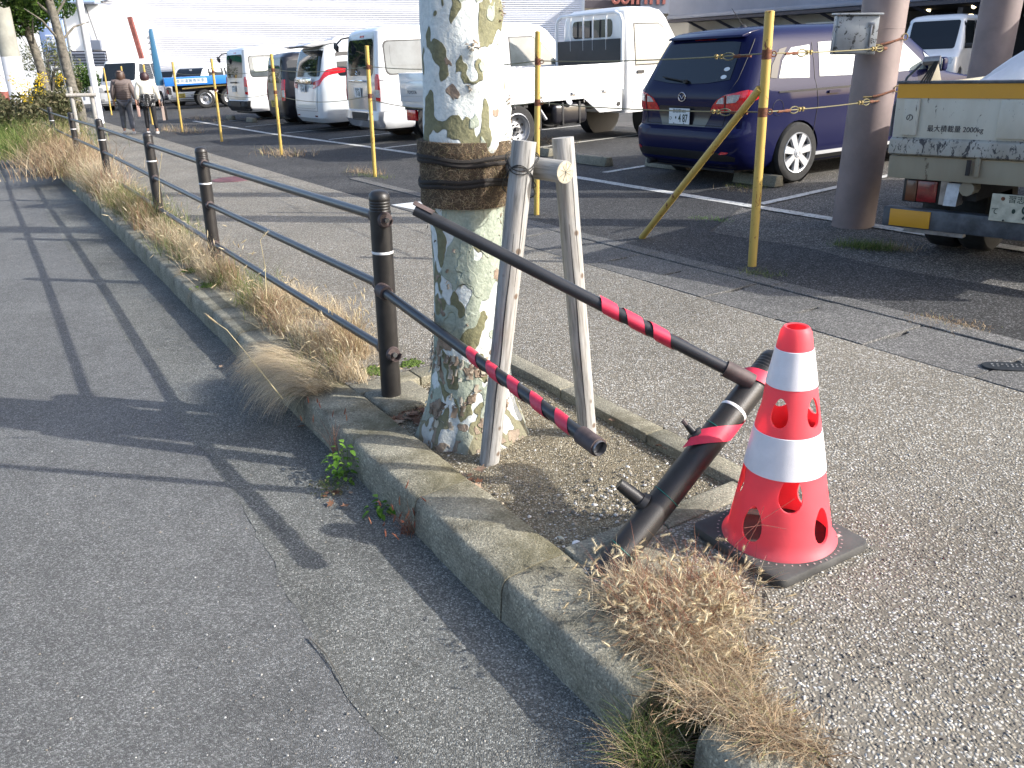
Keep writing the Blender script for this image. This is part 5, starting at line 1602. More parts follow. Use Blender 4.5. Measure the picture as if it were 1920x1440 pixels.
# ---------------------------------------------------------------- tall vans
def tall_van(pos, hd, label, rear_mat, number, dark_bumper=False, s=1.0, kana='・', wind='glass_light', plate_yes=True):
    r = empty('parked_van', pos, label, 'van', 'cars parked in the bays', rz=R(hd), s=s)
    B_ = Body([(0.24, .10, 4.60, .78, .12), (0.30, .03, 4.66, .83, .14), (0.40, 0.0, 4.69, .845, .15), (0.52, .0, 4.69, .847, .15), (0.555, .045, 4.68, .847, .11), (0.9, .05, 4.62, .847, .11), (1.08, .065, 4.42, .845, .11), (1.2, .08, 4.24, .838, .11), (1.5, .115, 3.98, .81, .11), (1.80, .155, 3.70, .775, .12), (1.88, .18, 3.58, .745, .14), (1.93, .25, 3.45, .68, .18), (1.965, .42, 3.2, .55, .2), (1.98, .7, 2.9, .3, .2)])
    link('body', B_.mesh([(1.08, .32, .35), (3.65, .32, .35)], wy=.845), M['car_white'], r)
    for x in (1.08, 3.65): arch_liner(r, x, .349, .847, .32)
    for x in (1.08, 3.65):
        wheel(r, x, -.75, .325, .19, 6, 'steel', -1); wheel(r, x, .75, .325, .19, 6, 'steel', 1)
    # tailgate
    patch(B_, 'R', [(-.71, .565), (.71, .565), (.715, 1.2), (.655, 1.80), (.56, 1.90), (-.56, 1.90), (-.655, 1.80), (-.715, 1.2)], .004, 'tailgate', rear_mat, r, .1, .006)
    patch(B_, 'R', rrect(-.63, .63, 1.15, 1.76, .09), .009, 'rear_window', M['glass'], r)
    patch(B_, 'R', rrect(-.03, .15, 1.79, 1.825, .01), .012, 'high_brake_light', M['red_lamp'], r)
    patch(B_, 'R', [(-.845, .26), (.845, .26), (.95, .3), (.95, .54), (-.95, .54), (-.95, .3)], .03, 'rear_bumper', M['under'] if dark_bumper else rear_mat, r, .1)
    patch(B_, 'R', rrect(-.38, .42, .38, .52, .03), .034, 'bumper_step', M['black'], r)
    for s_ in (1, -1):
        lp = patch(B_, 'R', [(s_ * a, z) for a, z in ((.76, .72), (.885, .70), (.895, .9), (.88, 1.08), (.84, 1.17), (.77, 1.18), (.74, 1.10), (.75, .9))], .016, 'tail_lamp', M['red_lamp'], r, .06)
        patch(B_, 'R', [(s_ * a, z) for a, z in ((.765, .79), (.885, .78), (.885, .91), (.76, .92))], .020, 'clear_segment', M['clear_lamp'], lp, .06)
        patch(B_, 'F', [(s_ * .52, .72), (s_ * .86, .74), (s_ * .88, .95), (s_ * .6, .93)], .008, 'headlamp', M['clear_lamp'], r)
    MB().box((.012, .12, 1.06), (.03, .72, .035)).mk('chrome_garnish', M['chrome'], r, bevel=.01) if not dark_bumper else MB().box((.02, .05, 1.03), (.03, .5, .04)).mk('gate_handle', M['under'], r, bevel=.01)
    e = Vector((.04, .12, 1.11 + .09))
    MB().tube([e + Vector((0, .045 * math.cos(a), .03 * math.sin(a))) for a in np.linspace(0, 2 * PI, 20, endpoint=False)], .005, 5, closed=True).tube([e + Vector((0, .016 * math.cos(a), .029 * math.sin(a))) for a in np.linspace(0, 2 * PI, 16, endpoint=False)], .004, 5, closed=True).mk('rear_badge', M['chrome'], r)
    if plate_yes: plate(r, (.028, .12, .86), -1, '習志野301', kana, number)
    # roof corner mirror on a stalk, rear left
    q = B_.P('R', -.66, 1.80)
    MB().tube([q + Vector((.02, .0, .02)), q + Vector((-.10, .12, .0)), q + Vector((-.2, .17, -.10))], .016, 8).box(q + Vector((-.2, .17, -.14)), (.05, .18, .11), rot=Matrix.Rotation(R(25), 3, 'X')).mk('rear_view_mirror', M['under'], r, bevel=.01)
    for m_ in ('SR', 'SL'):
        f1 = patch(B_, m_, rrect(.26, 1.52, 1.17, 1.70, .09), .005, 'side_window', M['glass_van'], r, .2)
        patch(B_, m_, rrect(.36, 1.32, 1.30, 1.655, .06), .009, 'clear_pane', M['glass_green'] if dark_bumper else M['glass_van'], f1, .2)
        patch(B_, m_, rrect(1.60, 2.62, 1.17, 1.70, .08), .005, 'side_window', M['glass_van'], r, .2)
        patch(B_, m_, [(2.80, 1.17), (3.86, 1.17), (3.66, 1.42), (3.45, 1.62), (3.30, 1.69), (2.80, 1.69)], .005, 'front_window', M['glass_van'], r, .2)
        for x0 in (1.56, 2.71): seam(B_, m_, [(x0, 1.74), (x0, .4)], 'door_gap', r)
        seam(B_, m_, [(.05, 1.075), (1.56, 1.075)], 'body_crease', r, .008)
        for x0 in (1.62, 2.56): patch(B_, m_, rrect(x0 + .08, x0 + .25, 1.03, 1.075, .015), .025, 'door_handle', M['black'], r)
        seam(B_, m_, [(.04, .545), (.72, .545)], 'bumper_gap', r)
    patch(B_, 'F', [(-.72, 1.16), (.72, 1.16), (.66, 1.76), (-.66, 1.76)], .006, 'windscreen', M['glass'], r)
    patch(B_, 'F', rrect(-.5, .5, .78, .93, .03), .006, 'grille', M['black'], r)
    mirror(r, B_, 3.86, 1.22, -1, M['black']); mirror(r, B_, 3.86, 1.22, 1, M['black'])
    MB().b2((.2, -.66, .19), (4.4, .66, .27)).mk('underbody', M['under'], r)
    return r
tall_van(Vector((-2.66, 16.75, 0)), 29, 'white high roof van with a silver tailgate, behind the plane tree', M['car_silver'], '71-58', s=1.03, kana='・')
tall_van(Vector((-7.55, 25.3, 0)), 35, 'white van with a dark bumper and see through side windows, leftmost in the row', M['car_silver'], '・・10', dark_bumper=True)

# ---------------------------------------------------------------- pearl minivan
def pearl():
    r = empty('parked_minivan', Vector((-4.38, 19.9, 0)), 'pearl white minivan with sweeping red tail lamps and a large roof spoiler', 'minivan', 'cars parked in the bays', rz=R(32))
    B_ = Body([(0.2, .1, 4.8, .84, .22), (.3, .02, 4.88, .91, .25), (.5, 0, 4.9, .925, .26), (.9, .03, 4.82, .925, .26), (1.05, .06, 4.5, .92, .25), (1.12, .08, 4.1, .905, .25), (1.5, .17, 3.6, .86, .24), (1.72, .24, 3.2, .80, .24), (1.80, .32, 3.0, .74, .25), (1.86, .5, 2.7, .6, .25), (1.885, .9, 2.3, .35, .25)])
    link('body', B_.mesh([(1.05, .34, .38), (4.0, .34, .38)], wy=.92), M['car_pearl'], r)
    for x in (1.05, 4.0):
        arch_liner(r, x, .379, .925, .34)
        wheel(r, x, -.83, .345, .2, 5, 'alloy', -1); wheel(r, x, .83, .345, .2, 5, 'alloy', 1)
    patch(B_, 'R', rrect(-.72, .78, 1.17, 1.74, .05), .006, 'rear_window', M['glass'], r)
    MB().prism([(-.16, 1.80), (.05, 1.765), (.6, 1.845), (.6, 1.885), (.2, 1.87)], 'y', -.70, .70).mk('roof_spoiler', M['car_silver'], r, bevel=.012)
    MB().box((.01, 0, 1.08), (.05, 1.02, .13)).mk('chrome_garnish', M['chrome'], r, bevel=.02)
    for s in (1, -1):
        patch(B_, 'R', [(s * a, z) for a, z in ((.50, .92), (.62, .93), (.80, .99), (.95, 1.12), (1.1, 1.20), (1.45, 1.24), (1.45, 1.31), (1.2, 1.34), (1.0, 1.30), (.88, 1.20), (.78, 1.10), (.52, 1.06))], .012, 'tail_lamp', M['red_lamp'], r, .06)
        patch(B_, 'R', rrect(s * .5, s * .64, .33, .36, .01), .008, 'rear_reflector', M['red_dark'], r)
        patch(B_, 'F', [(s * .5, .75), (s * 1.0, .82), (s * 1.0, .95), (s * .55, .88)], .008, 'headlamp', M['clear_lamp'], r)
    plate(r, (-.012, .05, .93), -1, '習志野300', 'せ', '31-40', size=.95)
    seam(B_, 'R', [(-.6, .52), (-.5, .50), (.5, .50), (.6, .52)], 'bumper_crease', r)
    seam(B_, 'R', [(-.74, 1.1), (-.70, .45), (.70, .45), (.74, 1.1)], 'panel_gap', r)
    for m_ in ('SR', 'SL'):
        for a, c in ((.5, 1.45), (1.52, 2.6), (2.68, 3.5)):
            patch(B_, m_, rrect(a, c, 1.16, 1.66, .07), .005, 'side_window', M['glass'], r, .2)
        for x0 in (1.48, 2.64): seam(B_, m_, [(x0, 1.7), (x0, .35)], 'door_gap', r)
    patch(B_, 'F', [(-.75, 1.15), (.75, 1.15), (.66, 1.70), (-.66, 1.70)], .006, 'windscreen', M['glass'], r)
    patch(B_, 'F', rrect(-.5, .5, .5, .85, .03), .006, 'grille', M['chrome'], r)
    MB().tube([(.95, -.45, 1.85), (.90, -.45, 2.05)], .004, 5).mk('roof_aerial', M['black'], r)
    mirror(r, B_, 3.65, 1.15, -1, M['car_pearl']); mirror(r, B_, 3.65, 1.15, 1, M['car_pearl'])
    MB().b2((.2, -.7, .16), (4.6, .7, .26)).mk('underbody', M['under'], r)
pearl()
# ---------------------------------------------------------------- small box cars
def minicar(pos, hd, label, mat, rear=True, L=3.4, W=.737, H=1.74, wind='glass', pl='plate_yellow', s=1.0, lamp=True, group='cars parked in the bays', name='parked_minicar', cat='small car', z=0):
    r = empty(name, pos, label, cat, group, rz=R(hd), s=s)
    B_ = Body([(.19, .1, L - .1, W - .06, .14), (.28, .02, L - .02, W - .005, .16), (.5, 0, L, W, .16), (.85, .02, L - .05, W, .16), (.98, .04, L - .3, W - .01, .15), (1.04, .05, L - .52, W - .02, .15), (1.4, .10, L - .80, W - .06, .15), (H - .12, .15, L - 1.02, W - .10, .16), (H - .04, .25, L - 1.2, W - .17, .18), (H, .5, L - 1.5, W - .35, .18)])
    link('body', B_.mesh([(.62, .28, .31), (L - .62, .28, .31)], wy=W), mat, r)
    for x in (.62, L - .62):
        arch_liner(r, x, .309, W, .28); wheel(r, x, -W + .09, .28, .155, 5, 'plain', -1); wheel(r, x, W - .09, .28, .155, 5, 'plain', 1)
    patch(B_, 'R', rrect(-.6, .6, 1.02, H - .17, .06), .006, 'rear_window', M['glass'], r)
    for q in (1, -1):
        lp = patch(B_, 'R', rrect(q * .60, q * .76, .60, 1.10, .03), .012, 'tail_lamp', M['red_lamp'], r, .06)
        patch(B_, 'R', rrect(q * .62, q * .75, .68, .85, .02), .016, 'clear_segment', M['clear_lamp'], lp, .06)
        patch(B_, 'F', [(q * .40, .66), (q * .70, .68), (q * .74, .86), (q * .48, .84)], .010, 'headlamp', M['clear_lamp'], r)
        patch(B_, 'F', rrect(q * .45, q * .58, .36, .44, .03), .010, 'fog_lamp', M['clear_lamp'], r)
    plate(r, (-.014, .12, .52), -1, '習志野580', 'た', '52-06', mat=pl, ink='ink_black')
    plate(r, (L + .012, 0, .42), 1, '習志野580', 'た', '52-06', mat=pl, ink='ink_black')
    for m_ in ('SR', 'SL'):
        for a, c in ((.22, .95), (1.02, 1.75), (1.85, L - 1.0)):
            patch(B_, m_, rrect(a, c, 1.06, H - .2, .06), .005, 'side_window', M[wind], r, .2)
        for x0 in (.985, 1.80): seam(B_, m_, [(x0, H - .16), (x0, .35)], 'door_gap', r)
    patch(B_, 'F', rrect(-.62, .62, 1.06, H - .16, .06), .008, 'windscreen', M[wind], r)
    patch(B_, 'F', rrect(-.42, .42, .66, .74, .02), .008, 'grille', M['black'], r)
    patch(B_, 'F', [(-.6, .24), (.6, .24), (.62, .34), (-.62, .34)], .008, 'lower_grille', M['black'], r)
    mirror(r, B_, L - .95, 1.08, -1, M['black'], .9); mirror(r, B_, L - .95, 1.08, 1, M['black'], .9)
    MB().b2((.15, -W + .15, .15), (L - .15, W - .15, .24)).mk('underbody', M['under'], r)
    return r
minicar(Vector((-5.75, 22.6, 0)), 31, 'black box shaped minicar squeezed between the white van and the pearl minivan', M['car_black'])
p = G(212, 207)
minicar(Vector((p.x + .3, p.y + 3.2, 0)), -88, 'small white van facing the camera behind the woman in the brown jacket', M['car_white'], name='parked_small_van', cat='small van', H=1.85, s=1.06)
# cars seen far right
minicar(Vector((14.3, 27.6, 0)), -128, 'white van facing the camera between the two taupe pillars', M['car_white'], name='parked_van', cat='van', L=4.1, W=.83, H=1.95)
far = minicar(Vector((13.1, 36.0, 0)), -110, 'white car with a roof rack half hidden behind the first taupe pillar', M['car_white'], name='parked_car', cat='car', H=1.9)
rk = MB()
for y in (-.5, .5): rk.tube([(.6, y, 1.95), (2.0, y, 1.95)], .03, 6)
for x in (.7, 1.3, 1.9): rk.tube([(x, -.6, 2.02), (x, .6, 2.02)], .04, 6)
rk.tube([(.7, -.45, 1.8), (.7, -.45, 1.98)], .02, 6).tube([(1.9, -.45, 1.8), (1.9, -.45, 1.98)], .02, 6)
tag(rk.mk('roof_rack', M['wall_cream'], far))
suv = empty('parked_car', Vector((13.9, 21.4, 0)), 'dark car with a striped chrome grille at the right edge of the picture', 'car', 'cars parked in the bays', rz=R(-115))
B_ = Body([(.25, .1, 4.5, .85, .2), (.5, 0, 4.6, .9, .22), (.95, .02, 4.5, .9, .22), (1.05, .05, 3.5, .88, .22), (1.5, .4, 2.9, .75, .2), (1.65, .8, 2.4, .5, .2)])
link('body', B_.mesh([(.9, .34, .38), (3.6, .34, .38)], wy=.9), M['car_black'], suv)
for x in (.9, 3.6):
    wheel(suv, x, -.8, .34, .2, 5, 'alloy', -1); wheel(suv, x, .8, .34, .2, 5, 'alloy', 1)
for k in range(5): patch(B_, 'F', rrect(-.55, .55, .50 + k * .085, .53 + k * .085, .01), .02, 'grille_bar', M['chrome'], suv, .2)
patch(B_, 'F', rrect(-.6, .6, 1.08, 1.45, .05), .008, 'windscreen', M['glass'], suv)
for q in (1, -1): patch(B_, 'F', [(q * .6, .75), (q * .95, .78), (q * .95, .9), (q * .6, .88)], .01, 'headlamp', M['clear_lamp'], suv)

# ---------------------------------------------------------------- white flatbed truck
def flatbed():
    S = 1.03
    r = empty('flatbed_truck', Vector((-1.07, 13.5, 0)), 'white flatbed truck with a black headboard panel parked behind the plane tree', 'truck', 'cars parked in the bays', rz=R(35), s=S)
    # bed
    fl = .80
    MB().b2((0, -.85, fl - .10), (3.12, .85, fl)).mk('bed_floor', M['car_white'], r, bevel=.008)
    for s_ in (1, -1):
        g = MB().b2((.02, s_ * .85 - .016, fl + .004), (3.10, s_ * .85 + .016, fl + .40)).mk('side_gate', M['car_white'], r, bevel=.006)
        y = s_ * (.85 + .018)
        MB().tube([(.12, y, fl + .31), (2.98, y, fl + .31)], .006, 5).tube([(2.98, y, fl + .31), (2.98, y, fl + .09)], .006, 5).tube([(.12, y, fl + .09), (2.98, y, fl + .09)], .005, 5).tube([(.12, y, fl + .31), (.12, y, fl + .09)], .006, 5).mk('gate_rib', M['car_silver'], g)
        for x in (.6, 1.45, 2.1, 2.75):
            MB().box((x, s_ * .875, fl - .01), (.10, .03, .035)).mk('hinge', M['car_silver'], r, bevel=.005)
        for x in (.95, 1.6, 2.3):
            MB().tube([(x, s_ * .86, fl - .09), (x, s_ * .865, fl - .15), (x + .01, s_ * .84, fl - .17)], .007, 5).mk('rope_hook', M['steel'], r)
        MB().prism([(2.30, fl - .10), (3.10, fl - .10), (3.10, fl - .33), (2.62, fl - .33)], 'y', s_ * .85 - .02, s_ * .85 + .012).mk('side_guard', M['car_white'], r, bevel=.006)
        MB().prism([(2.62, fl - .15), (2.98, fl - .15), (2.98, fl - .27), (2.72, fl - .27)], 'y', s_ * .85 - .016, s_ * .85 + .018).mk('guard_recess', M['black'], r)
        MB().tube([(3.02, s_ * .868, fl - .22), (3.02, s_ * .885, fl - .22)], .035, 10).mk('side_marker', M['black'], r)
    tg = MB().b2((-.022, -.84, fl - .02), (.01, .84, fl + .40)).mk('tail_gate', M['car_white'], r, bevel=.006)
    MB().b2((-.03, -.78, fl + .06), (-.02, .78, fl + .28)).mk('gate_panel', M['car_pearl'], tg, bevel=.004)
    text('lettering', 'TOYOTA', .07, M['ink_black'], tg, (-.0325, .45, fl + .12), (PI / 2, 0, -PI / 2))
    # cab guard frame
    for y in (-.83, .83):
        MB().tube([(3.14, y, fl), (3.14, y, fl + 1.0), (3.14, y * .94, fl + 1.10), (3.14, y * .8, fl + 1.15)], .028, 8).mk('guard_frame', M['car_white'], r)
    MB().tube([(3.14, -.68, fl + 1.15), (3.14, .68, fl + 1.15)], .028, 8).mk('guard_frame', M['car_white'], r)
    for y in (-.45, -.12, .12, .45):
        MB().tube([(3.14, y, fl + .60), (3.14, y, fl + 1.15)], .016, 8).mk('guard_bar', M['car_white'], r)
    MB().b2((3.125, -.79, fl + .05), (3.15, .79, fl + .76)).mk('headboard_panel', M['black'], r, bevel=.004)
    # cab
    B_ = Body([(.42, 3.22, 4.66, .82, .1), (.55, 3.22, 4.70, .845, .12), (.9, 3.22, 4.70, .85, .12), (1.15, 3.22, 4.66, .85, .12), (1.3, 3.22, 4.58, .84, .12), (1.86, 3.23, 4.20, .79, .13), (1.97, 3.25, 4.10, .76, .15), (2.02, 3.32, 3.98, .68, .18), (2.04, 3.5, 3.8, .5, .18)])
    link('cab', B_.mesh([(4.0, .33, .40)], wy=.85), M['car_white'], r)
    arch_liner(r, 4.0, .399, .85, .33)
    for m_ in ('SR', 'SL'):
        patch(B_, m_, [(3.42, 1.16), (4.42, 1.16), (4.30, 1.34), (4.06, 1.70), (3.96, 1.76), (3.42, 1.76)], .006, 'side_window', M['glass_van'], r, .2)
        seam(B_, m_, [(3.36, 1.82), (3.36, .55)], 'door_gap', r)
        patch(B_, m_, rrect(3.44, 3.60, 1.02, 1.07, .015), .02, 'door_handle', M['black'], r)
    patch(B_, 'R', rrect(-.5, .5, 1.59, 1.86, .08), .006, 'rear_window', M['glass'], r)
    patch(B_, 'F', [(-.74, 1.18), (.74, 1.18), (.68, 1.78), (-.68, 1.78)], .006, 'windscreen', M['glass'], r)
    for s_ in (1, -1): patch(B_, 'F', rrect(s_ * .55, s_ * .78, .62, .80, .04), .01, 'headlamp', M['clear_lamp'], r)
    mirror(r, B_, 4.45, 1.2, -1, M['black']); mirror(r, B_, 4.45, 1.2, 1, M['black'])
    # chassis
    for y in (-.36, .36): MB().b2((.1, y - .04, .50), (4.4, y + .04, .68)).mk('chassis_rail', M['under'], r)
    for x in (.4, 1.2, 2.0, 2.8): MB().b2((x - .04, -.8, .64), (x + .04, .8, fl - .10)).mk('cross_member', M['under'], r)
    for x in (1.0, 4.0):
        wheel(r, x, -.74, .345, .2, 6, 'steel', -1); wheel(r, x, .74, .345, .2, 6, 'steel', 1)
    MB().tube([(1.0, -.7, .34), (1.0, .7, .34)], .07, 10).mk('axle', M['under'], r)
    tk = MB().b2((1.72, -.82, .34), (2.42, -.45, .66)).mk('fuel_tank', M['car_black'], r, bevel=.07, seg=4)
    for x in (1.9, 2.24): MB().b2((x - .02, -.83, .33), (x + .02, -.44, .67)).mk('tank_strap', M['under'], tk, bevel=.01)
    MB().tube([(2.0, -.80, .64), (2.0, -.86, .68)], .055, 14).mk('filler_cap', M['chrome'], tk)
    MB().tube([(1.42, -.78, .66), (1.56, -.82, .44)], .03, 8).mk('strut', M['steel'], r)
    MB().b2((.55, -.84, .60), (.62, -.60, .30)).mk('mudflap', M['black'], r); MB().b2((1.42, -.84, .66), (1.46, -.56, .30)).mk('mudflap', M['black'], r)
    for s_ in (1, -1):
        MB().b2((.015, s_ * .62 - .14, .50), (.07, s_ * .62 + .14, .66)).mk('tail_lamp', M['red_lamp'], r, bevel=.01)
    MB().b2((.02, -.8, .66), (.06, .8, .70)).mk('rear_bar', M['under'], r)
    plate(r, (-.01, 0, .55), -1, '習志野400', 'す', '20-15')
flatbed()

# ---------------------------------------------------------------- dump truck at the right edge
def dump():
    hd = 41.0
    Pc = Vector((2.575, 5.60, 0)); h = Vector((math.cos(R(hd)), math.sin(R(hd)), 0)); rt = Vector((h.y, -h.x, 0))
    W = .86
    org = Pc + rt * W
    r = empty('dump_truck', org, 'worn white dump truck with a yellow band across its tailgate at the right edge', 'dump truck', rz=R(hd))
    z0, z1 = .735, 1.165
    tg = MB().b2((-.03, -W, z0 + .02), (.02, W, z1)).mk('tailgate', M['truck_white'], r, bevel=.006)
    MB().b2((-.036, -W + .006, z1 - .092), (-.029, W - .006, z1 - .008)).mk('yellow_band', M['stripe'], tg)
    MB().b2((-.045, -W - .002, z1 - .006), (.03, W + .002, z1 + .010)).mk('top_rail', M['bumper_steel'], tg, bevel=.004)
    # pressed ribs around sunken panels
    for a, c in ((W - .06, W - .16), (W - .63, W - .80), (W - 1.27, W - 1.44), (-W + .16, -W + .02)):
        b = MB(); b.b2((-.052, c, z0 + .11), (-.028, a, z1 - .095)); b.mk('pressed_rib', M['truck_white'], tg, bevel=.010)
    MB().prism([(-.03, z0 + .10), (-.055, z0 + .085), (-.062, z0 + .0), (-.03, z0 - .012)], 'y', -W, W).mk('lower_edge', M['truck_lower'], tg, bevel=.003)
    text('lettering', '最大積載量 2000kg', .043, M['ink_black'], tg, (-.0315, W - .385, z0 + .155), (PI / 2, 0, -PI / 2), sx=.95)
    text('lettering', 'の', .05, M['ink_black'], tg, (-.0535, W - .11, z0 + .22), (PI / 2, 0, -PI / 2))
    # bed
    MB().b2((.0, -W, z0 - .10), (3.1, W, z0)).mk('bed_floor', M['truck_grey'], r, bevel=.006)
    MB().b2((-.03, -W, z0 - .16), (.02, W, z0 - .02)).mk('rear_sill', M['truck_grey'], r, bevel=.004)
    for s_ in (1, -1):
        MB().b2((.02, s_ * W - .02, z0), (3.1, s_ * W + .02, z1 - .03)).mk('side_board', M['truck_grey'], r, bevel=.006)
    MB().b2((3.06, -W, z0), (3.12, W, z1 + .25)).mk('headboard', M['truck_grey'], r, bevel=.006)
    # hinge bracket post at the left corner
    MB().prism([(-.02, z1), (.14, z1), (.03, z1 + .15), (-.01, z1 + .15)], 'y', W - .20, W - .165).mk('hinge_bracket', M['truck_grey'], r, bevel=.008)
    MB().tube([(-.02, W - .14, z1 + .125), (.0, W - .23, z1 + .13)], .026, 10).mk('hinge_pin', M['steel'], r)
    for k in range(4): MB().tube([(-.03, W - .23 + k * .006, z1 + .12), (-.045, W - .2 + k * .018, z1 + .0)], .005, 6).mk('chain_strand', M['under'], r)
    MB().tube([(.0, W - .12, z1 + .11), (.0, W - .04, z1 + .03), (-.02, W + .01, z1 - .14), (-.01, W + .02, z0 + .1)], .008, 6).mk('lever', M['bumper_steel'], r)
    for a in (W - .56,):
        MB().prism([(-.05, z0 - .12), (-.05, z0 + .0), (-.02, z0 + .0), (-.02, z0 - .12)], 'y', a - .01, a + .02).mk('latch_bracket', M['truck_grey'], r, bevel=.004)
        MB().tube([(-.06, a + .05, z0 - .11), (-.06, a + .05, z0 - .02)], .014, 8).mk('latch_bolt', M['under'], r)
    # chassis, lamps, bumper
    for y in (-.38, .38): MB().b2((.12, y - .04, .44), (4.6, y + .04, .60)).mk('chassis_rail', M['under'], r)
    MB().b2((.2, -.7, .56), (2.6, .7, z0 - .10)).mk('sub_frame', M['under'], r)
    lp = MB().b2((.10, W - .30, z0 - .33), (.22, W - .06, z0 - .175)).mk('lamp_housing', M['black'], r, bevel=.006)
    MB().b2((.085, W - .155, z0 - .32), (.102, W - .085, z0 - .185)).mk('amber_segment', M['amber'], lp, bevel=.003)
    MB().b2((.085, W - .285, z0 - .32), (.102, W - .16, z0 - .185)).mk('red_segment', M['red_dark'], lp, bevel=.003)
    MB().b2((.10, W - .36, z0 - .33), (.13, W - .30, z0 - .18)).mk('bracket_plate', M['steel'], r)
    bp = MB().b2((.02, -W + .05, .245), (.10, W + .02, .375)).mk('rear_bumper', M['bumper_steel'], r, bevel=.008)
    MB().b2((.012, W - .295, .255), (.021, W - .03, .365)).mk('yellow_marker', M['stripe'], bp, bevel=.002)
    MB().b2((.05, W - .50, .215), (.10, W - .12, .245)).mk('bumper_flange', M['steel'], bp)
    MB().tube([(.10, W - .50, z0 - .20), (-.01, W - .50, z0 - .20)], .045, 10).mk('tow_hook', M['truck_grey'], r)
    MB().prism([(.05, z0 - .18), (.18, z0 - .18), (.12, z0 - .32), (.02, z0 - .32)], 'y', W - .44, W - .36).mk('hanger', M['steel'], r)
    r2 = empty('plate_holder', (0, 0, 0)); r2.parent = r
    pl = plate(r, (-.01, W - .82, z0 - .295), -1, '習志野', 'て', '・9 2', mat='plate_dirty')
    MB().tube([(-.0045, .10, .055), (-.0042, .10, .055)], .012, 10).mk('seal', M['rust'], pl)
    bpy.data.objects.remove(r2)
    for x in (.75, 3.6):
        wheel(r, x, -.72, .31, .2, 6, 'steel', -1); wheel(r, x, .70, .31, .2, 6, 'steel', 1)
    for y in (-.5, .48): wheel(r, .75, y, .31, .18, 6, 'plain', 1)
    MB().tube([(.75, -.7, .32), (.75, .7, .32)], .08, 10).mk('axle', M['under'], r)
    MB().b2((.45, W - .38, .2), (.47, W - .06, .50)).mk('mudflap', M['black'], r)
    B2 = Body([(.42, 3.25, 4.62, .80, .1), (.55, 3.22, 4.68, .84, .12), (1.15, 3.22, 4.64, .84, .12), (1.3, 3.22, 4.56, .83, .12), (1.78, 3.24, 4.22, .77, .13), (1.93, 3.34, 4.0, .66, .15), (1.96, 3.5, 3.8, .4, .15)])
    link('cab', B2.mesh([(3.6, .33, .38)], wy=.84), M['truck_white'], r)
    for m_ in ('SR', 'SL'): patch(B2, m_, [(3.42, 1.16), (4.42, 1.16), (4.06, 1.70), (3.42, 1.74)], .006, 'side_window', M['glass'], r, .2)
    patch(B2, 'R', rrect(-.5, .5, 1.32, 1.72, .08), .006, 'rear_window', M['glass'], r)
    patch(B2, 'F', [(-.74, 1.18), (.74, 1.18), (.68, 1.78), (-.68, 1.78)], .006, 'windscreen', M['glass'], r)
    # sacks in the bed
    Mr = r.matrix_basis
    def sack(loc, sc, knot, label, seed):
        bm = bmesh.new(); bmesh.ops.create_icosphere(bm, subdivisions=4, radius=1.0)
        for v in bm.verts:
            d = v.co.normalized(); n_ = mn.noise(d * 1.6 + Vector((seed, 0, 0))); n2 = mn.noise(Vector((d.x * 7, d.y * 7, d.z * 2.5)) + Vector((seed, 4, 0))); n3 = abs(mn.noise(Vector((d.x * 12, d.y * 12, d.z * 5)) + Vector((seed, 9, 0))))
            v.co = d * (1 + .22 * n_ + .12 * n2 - .16 * n3)
            if v.co.z < -.55: v.co.z = -.55
            v.co = Vector((v.co.x * sc[0], v.co.y * sc[1], v.co.z * sc[2]))
            if knot and d.z > .55:
                f = (d.z - .55) / .45
                k_ = Vector(knot)
                v.co = v.co.lerp(k_ + Vector((v.co.x, v.co.y, 0)) * (.12 + .35 * max(0, f - .7)), min(1, f * 1.25) ** 1.3)
        me = bpy.data.meshes.new('sack'); bm.to_mesh(me); bm.free()
        for p_ in me.polygons: p_.use_smooth = True
        o = link('sack', me, M['bag'])
        o.location = Vector(org) + h * loc[0] - rt * loc[1] + Vector((0, 0, loc[2])); o.rotation_euler = (0, 0, R(hd))
        tag(o, label, 'sack', 'white sacks in the dump truck bed')
        return o
    sack((.55, .30, z0 + .26), (.26, .32, .30), (.02, -.14, .42), 'big white plastic sack with a twisted top lying in the dump truck bed', 3)
    sack((.60, -.06, z0 + .19), (.22, .20, .26), None, 'crumpled white sack right of the twisted sack in the dump truck', 8)
    return r
dump()

# ---------------------------------------------------------------- car carrier on the left with two cars
cc = G(300, 205)
car = empty('car_carrier', Vector((-13.1, 34.8, 0)), 'car carrier lorry with a long bright blue deck and upright ramps', 'lorry', 'lorries in the car park', rz=R(22))
def dk(px, py, y=35.5): return D(px, py, y)
MB().b2((0, -1.05, .86), (6.2, 1.05, 1.17)).mk('deck', M['blue_deck'], car, bevel=.02)
MB().b2((.35, -1.064, .93), (1.55, -1.052, 1.11)).mk('white_label', M['plate'], car)
b = MB()
for k in range(6): b.b2((.44 + k * .18, -1.072, 1.13), (.55 + k * .18, -1.066, 1.23))
lg = text('lettering', '車両運搬専用車', .15, M['blue_ramp'], car, (.95, -1.069, 1.02), (PI / 2, 0, 0))
b.bm.free()
for y in (-.4, .4): MB().b2((.3, y - .06, .62), (8.4, y + .06, .9)).mk('chassis_rail', M['under'], car)
for x in (1.4, 2.3, 5.6):
    wheel(car, x, -.9, .34, .26, 6, 'steel', -1); wheel(car, x, .9, .34, .26, 6, 'steel', 1)
MB().b2((2.9, -1.0, .35), (5.0, -.5, .98)).mk('tool_box', M['under'], car, bevel=.02)
MB().b2((.1, -1.0, .55), (.2, 1.0, .8)).mk('rear_bar', M['under'], car)
for y in (-.75, .75): MB().b2((.04, y - .2, .58), (.11, y + .2, .74)).mk('tail_lamp', M['red_dark'], car)
MB().tube([(.6, -1.0, .75), (2.6, -.95, .82)], .03, 6).mk('hose', M['brass'], car)
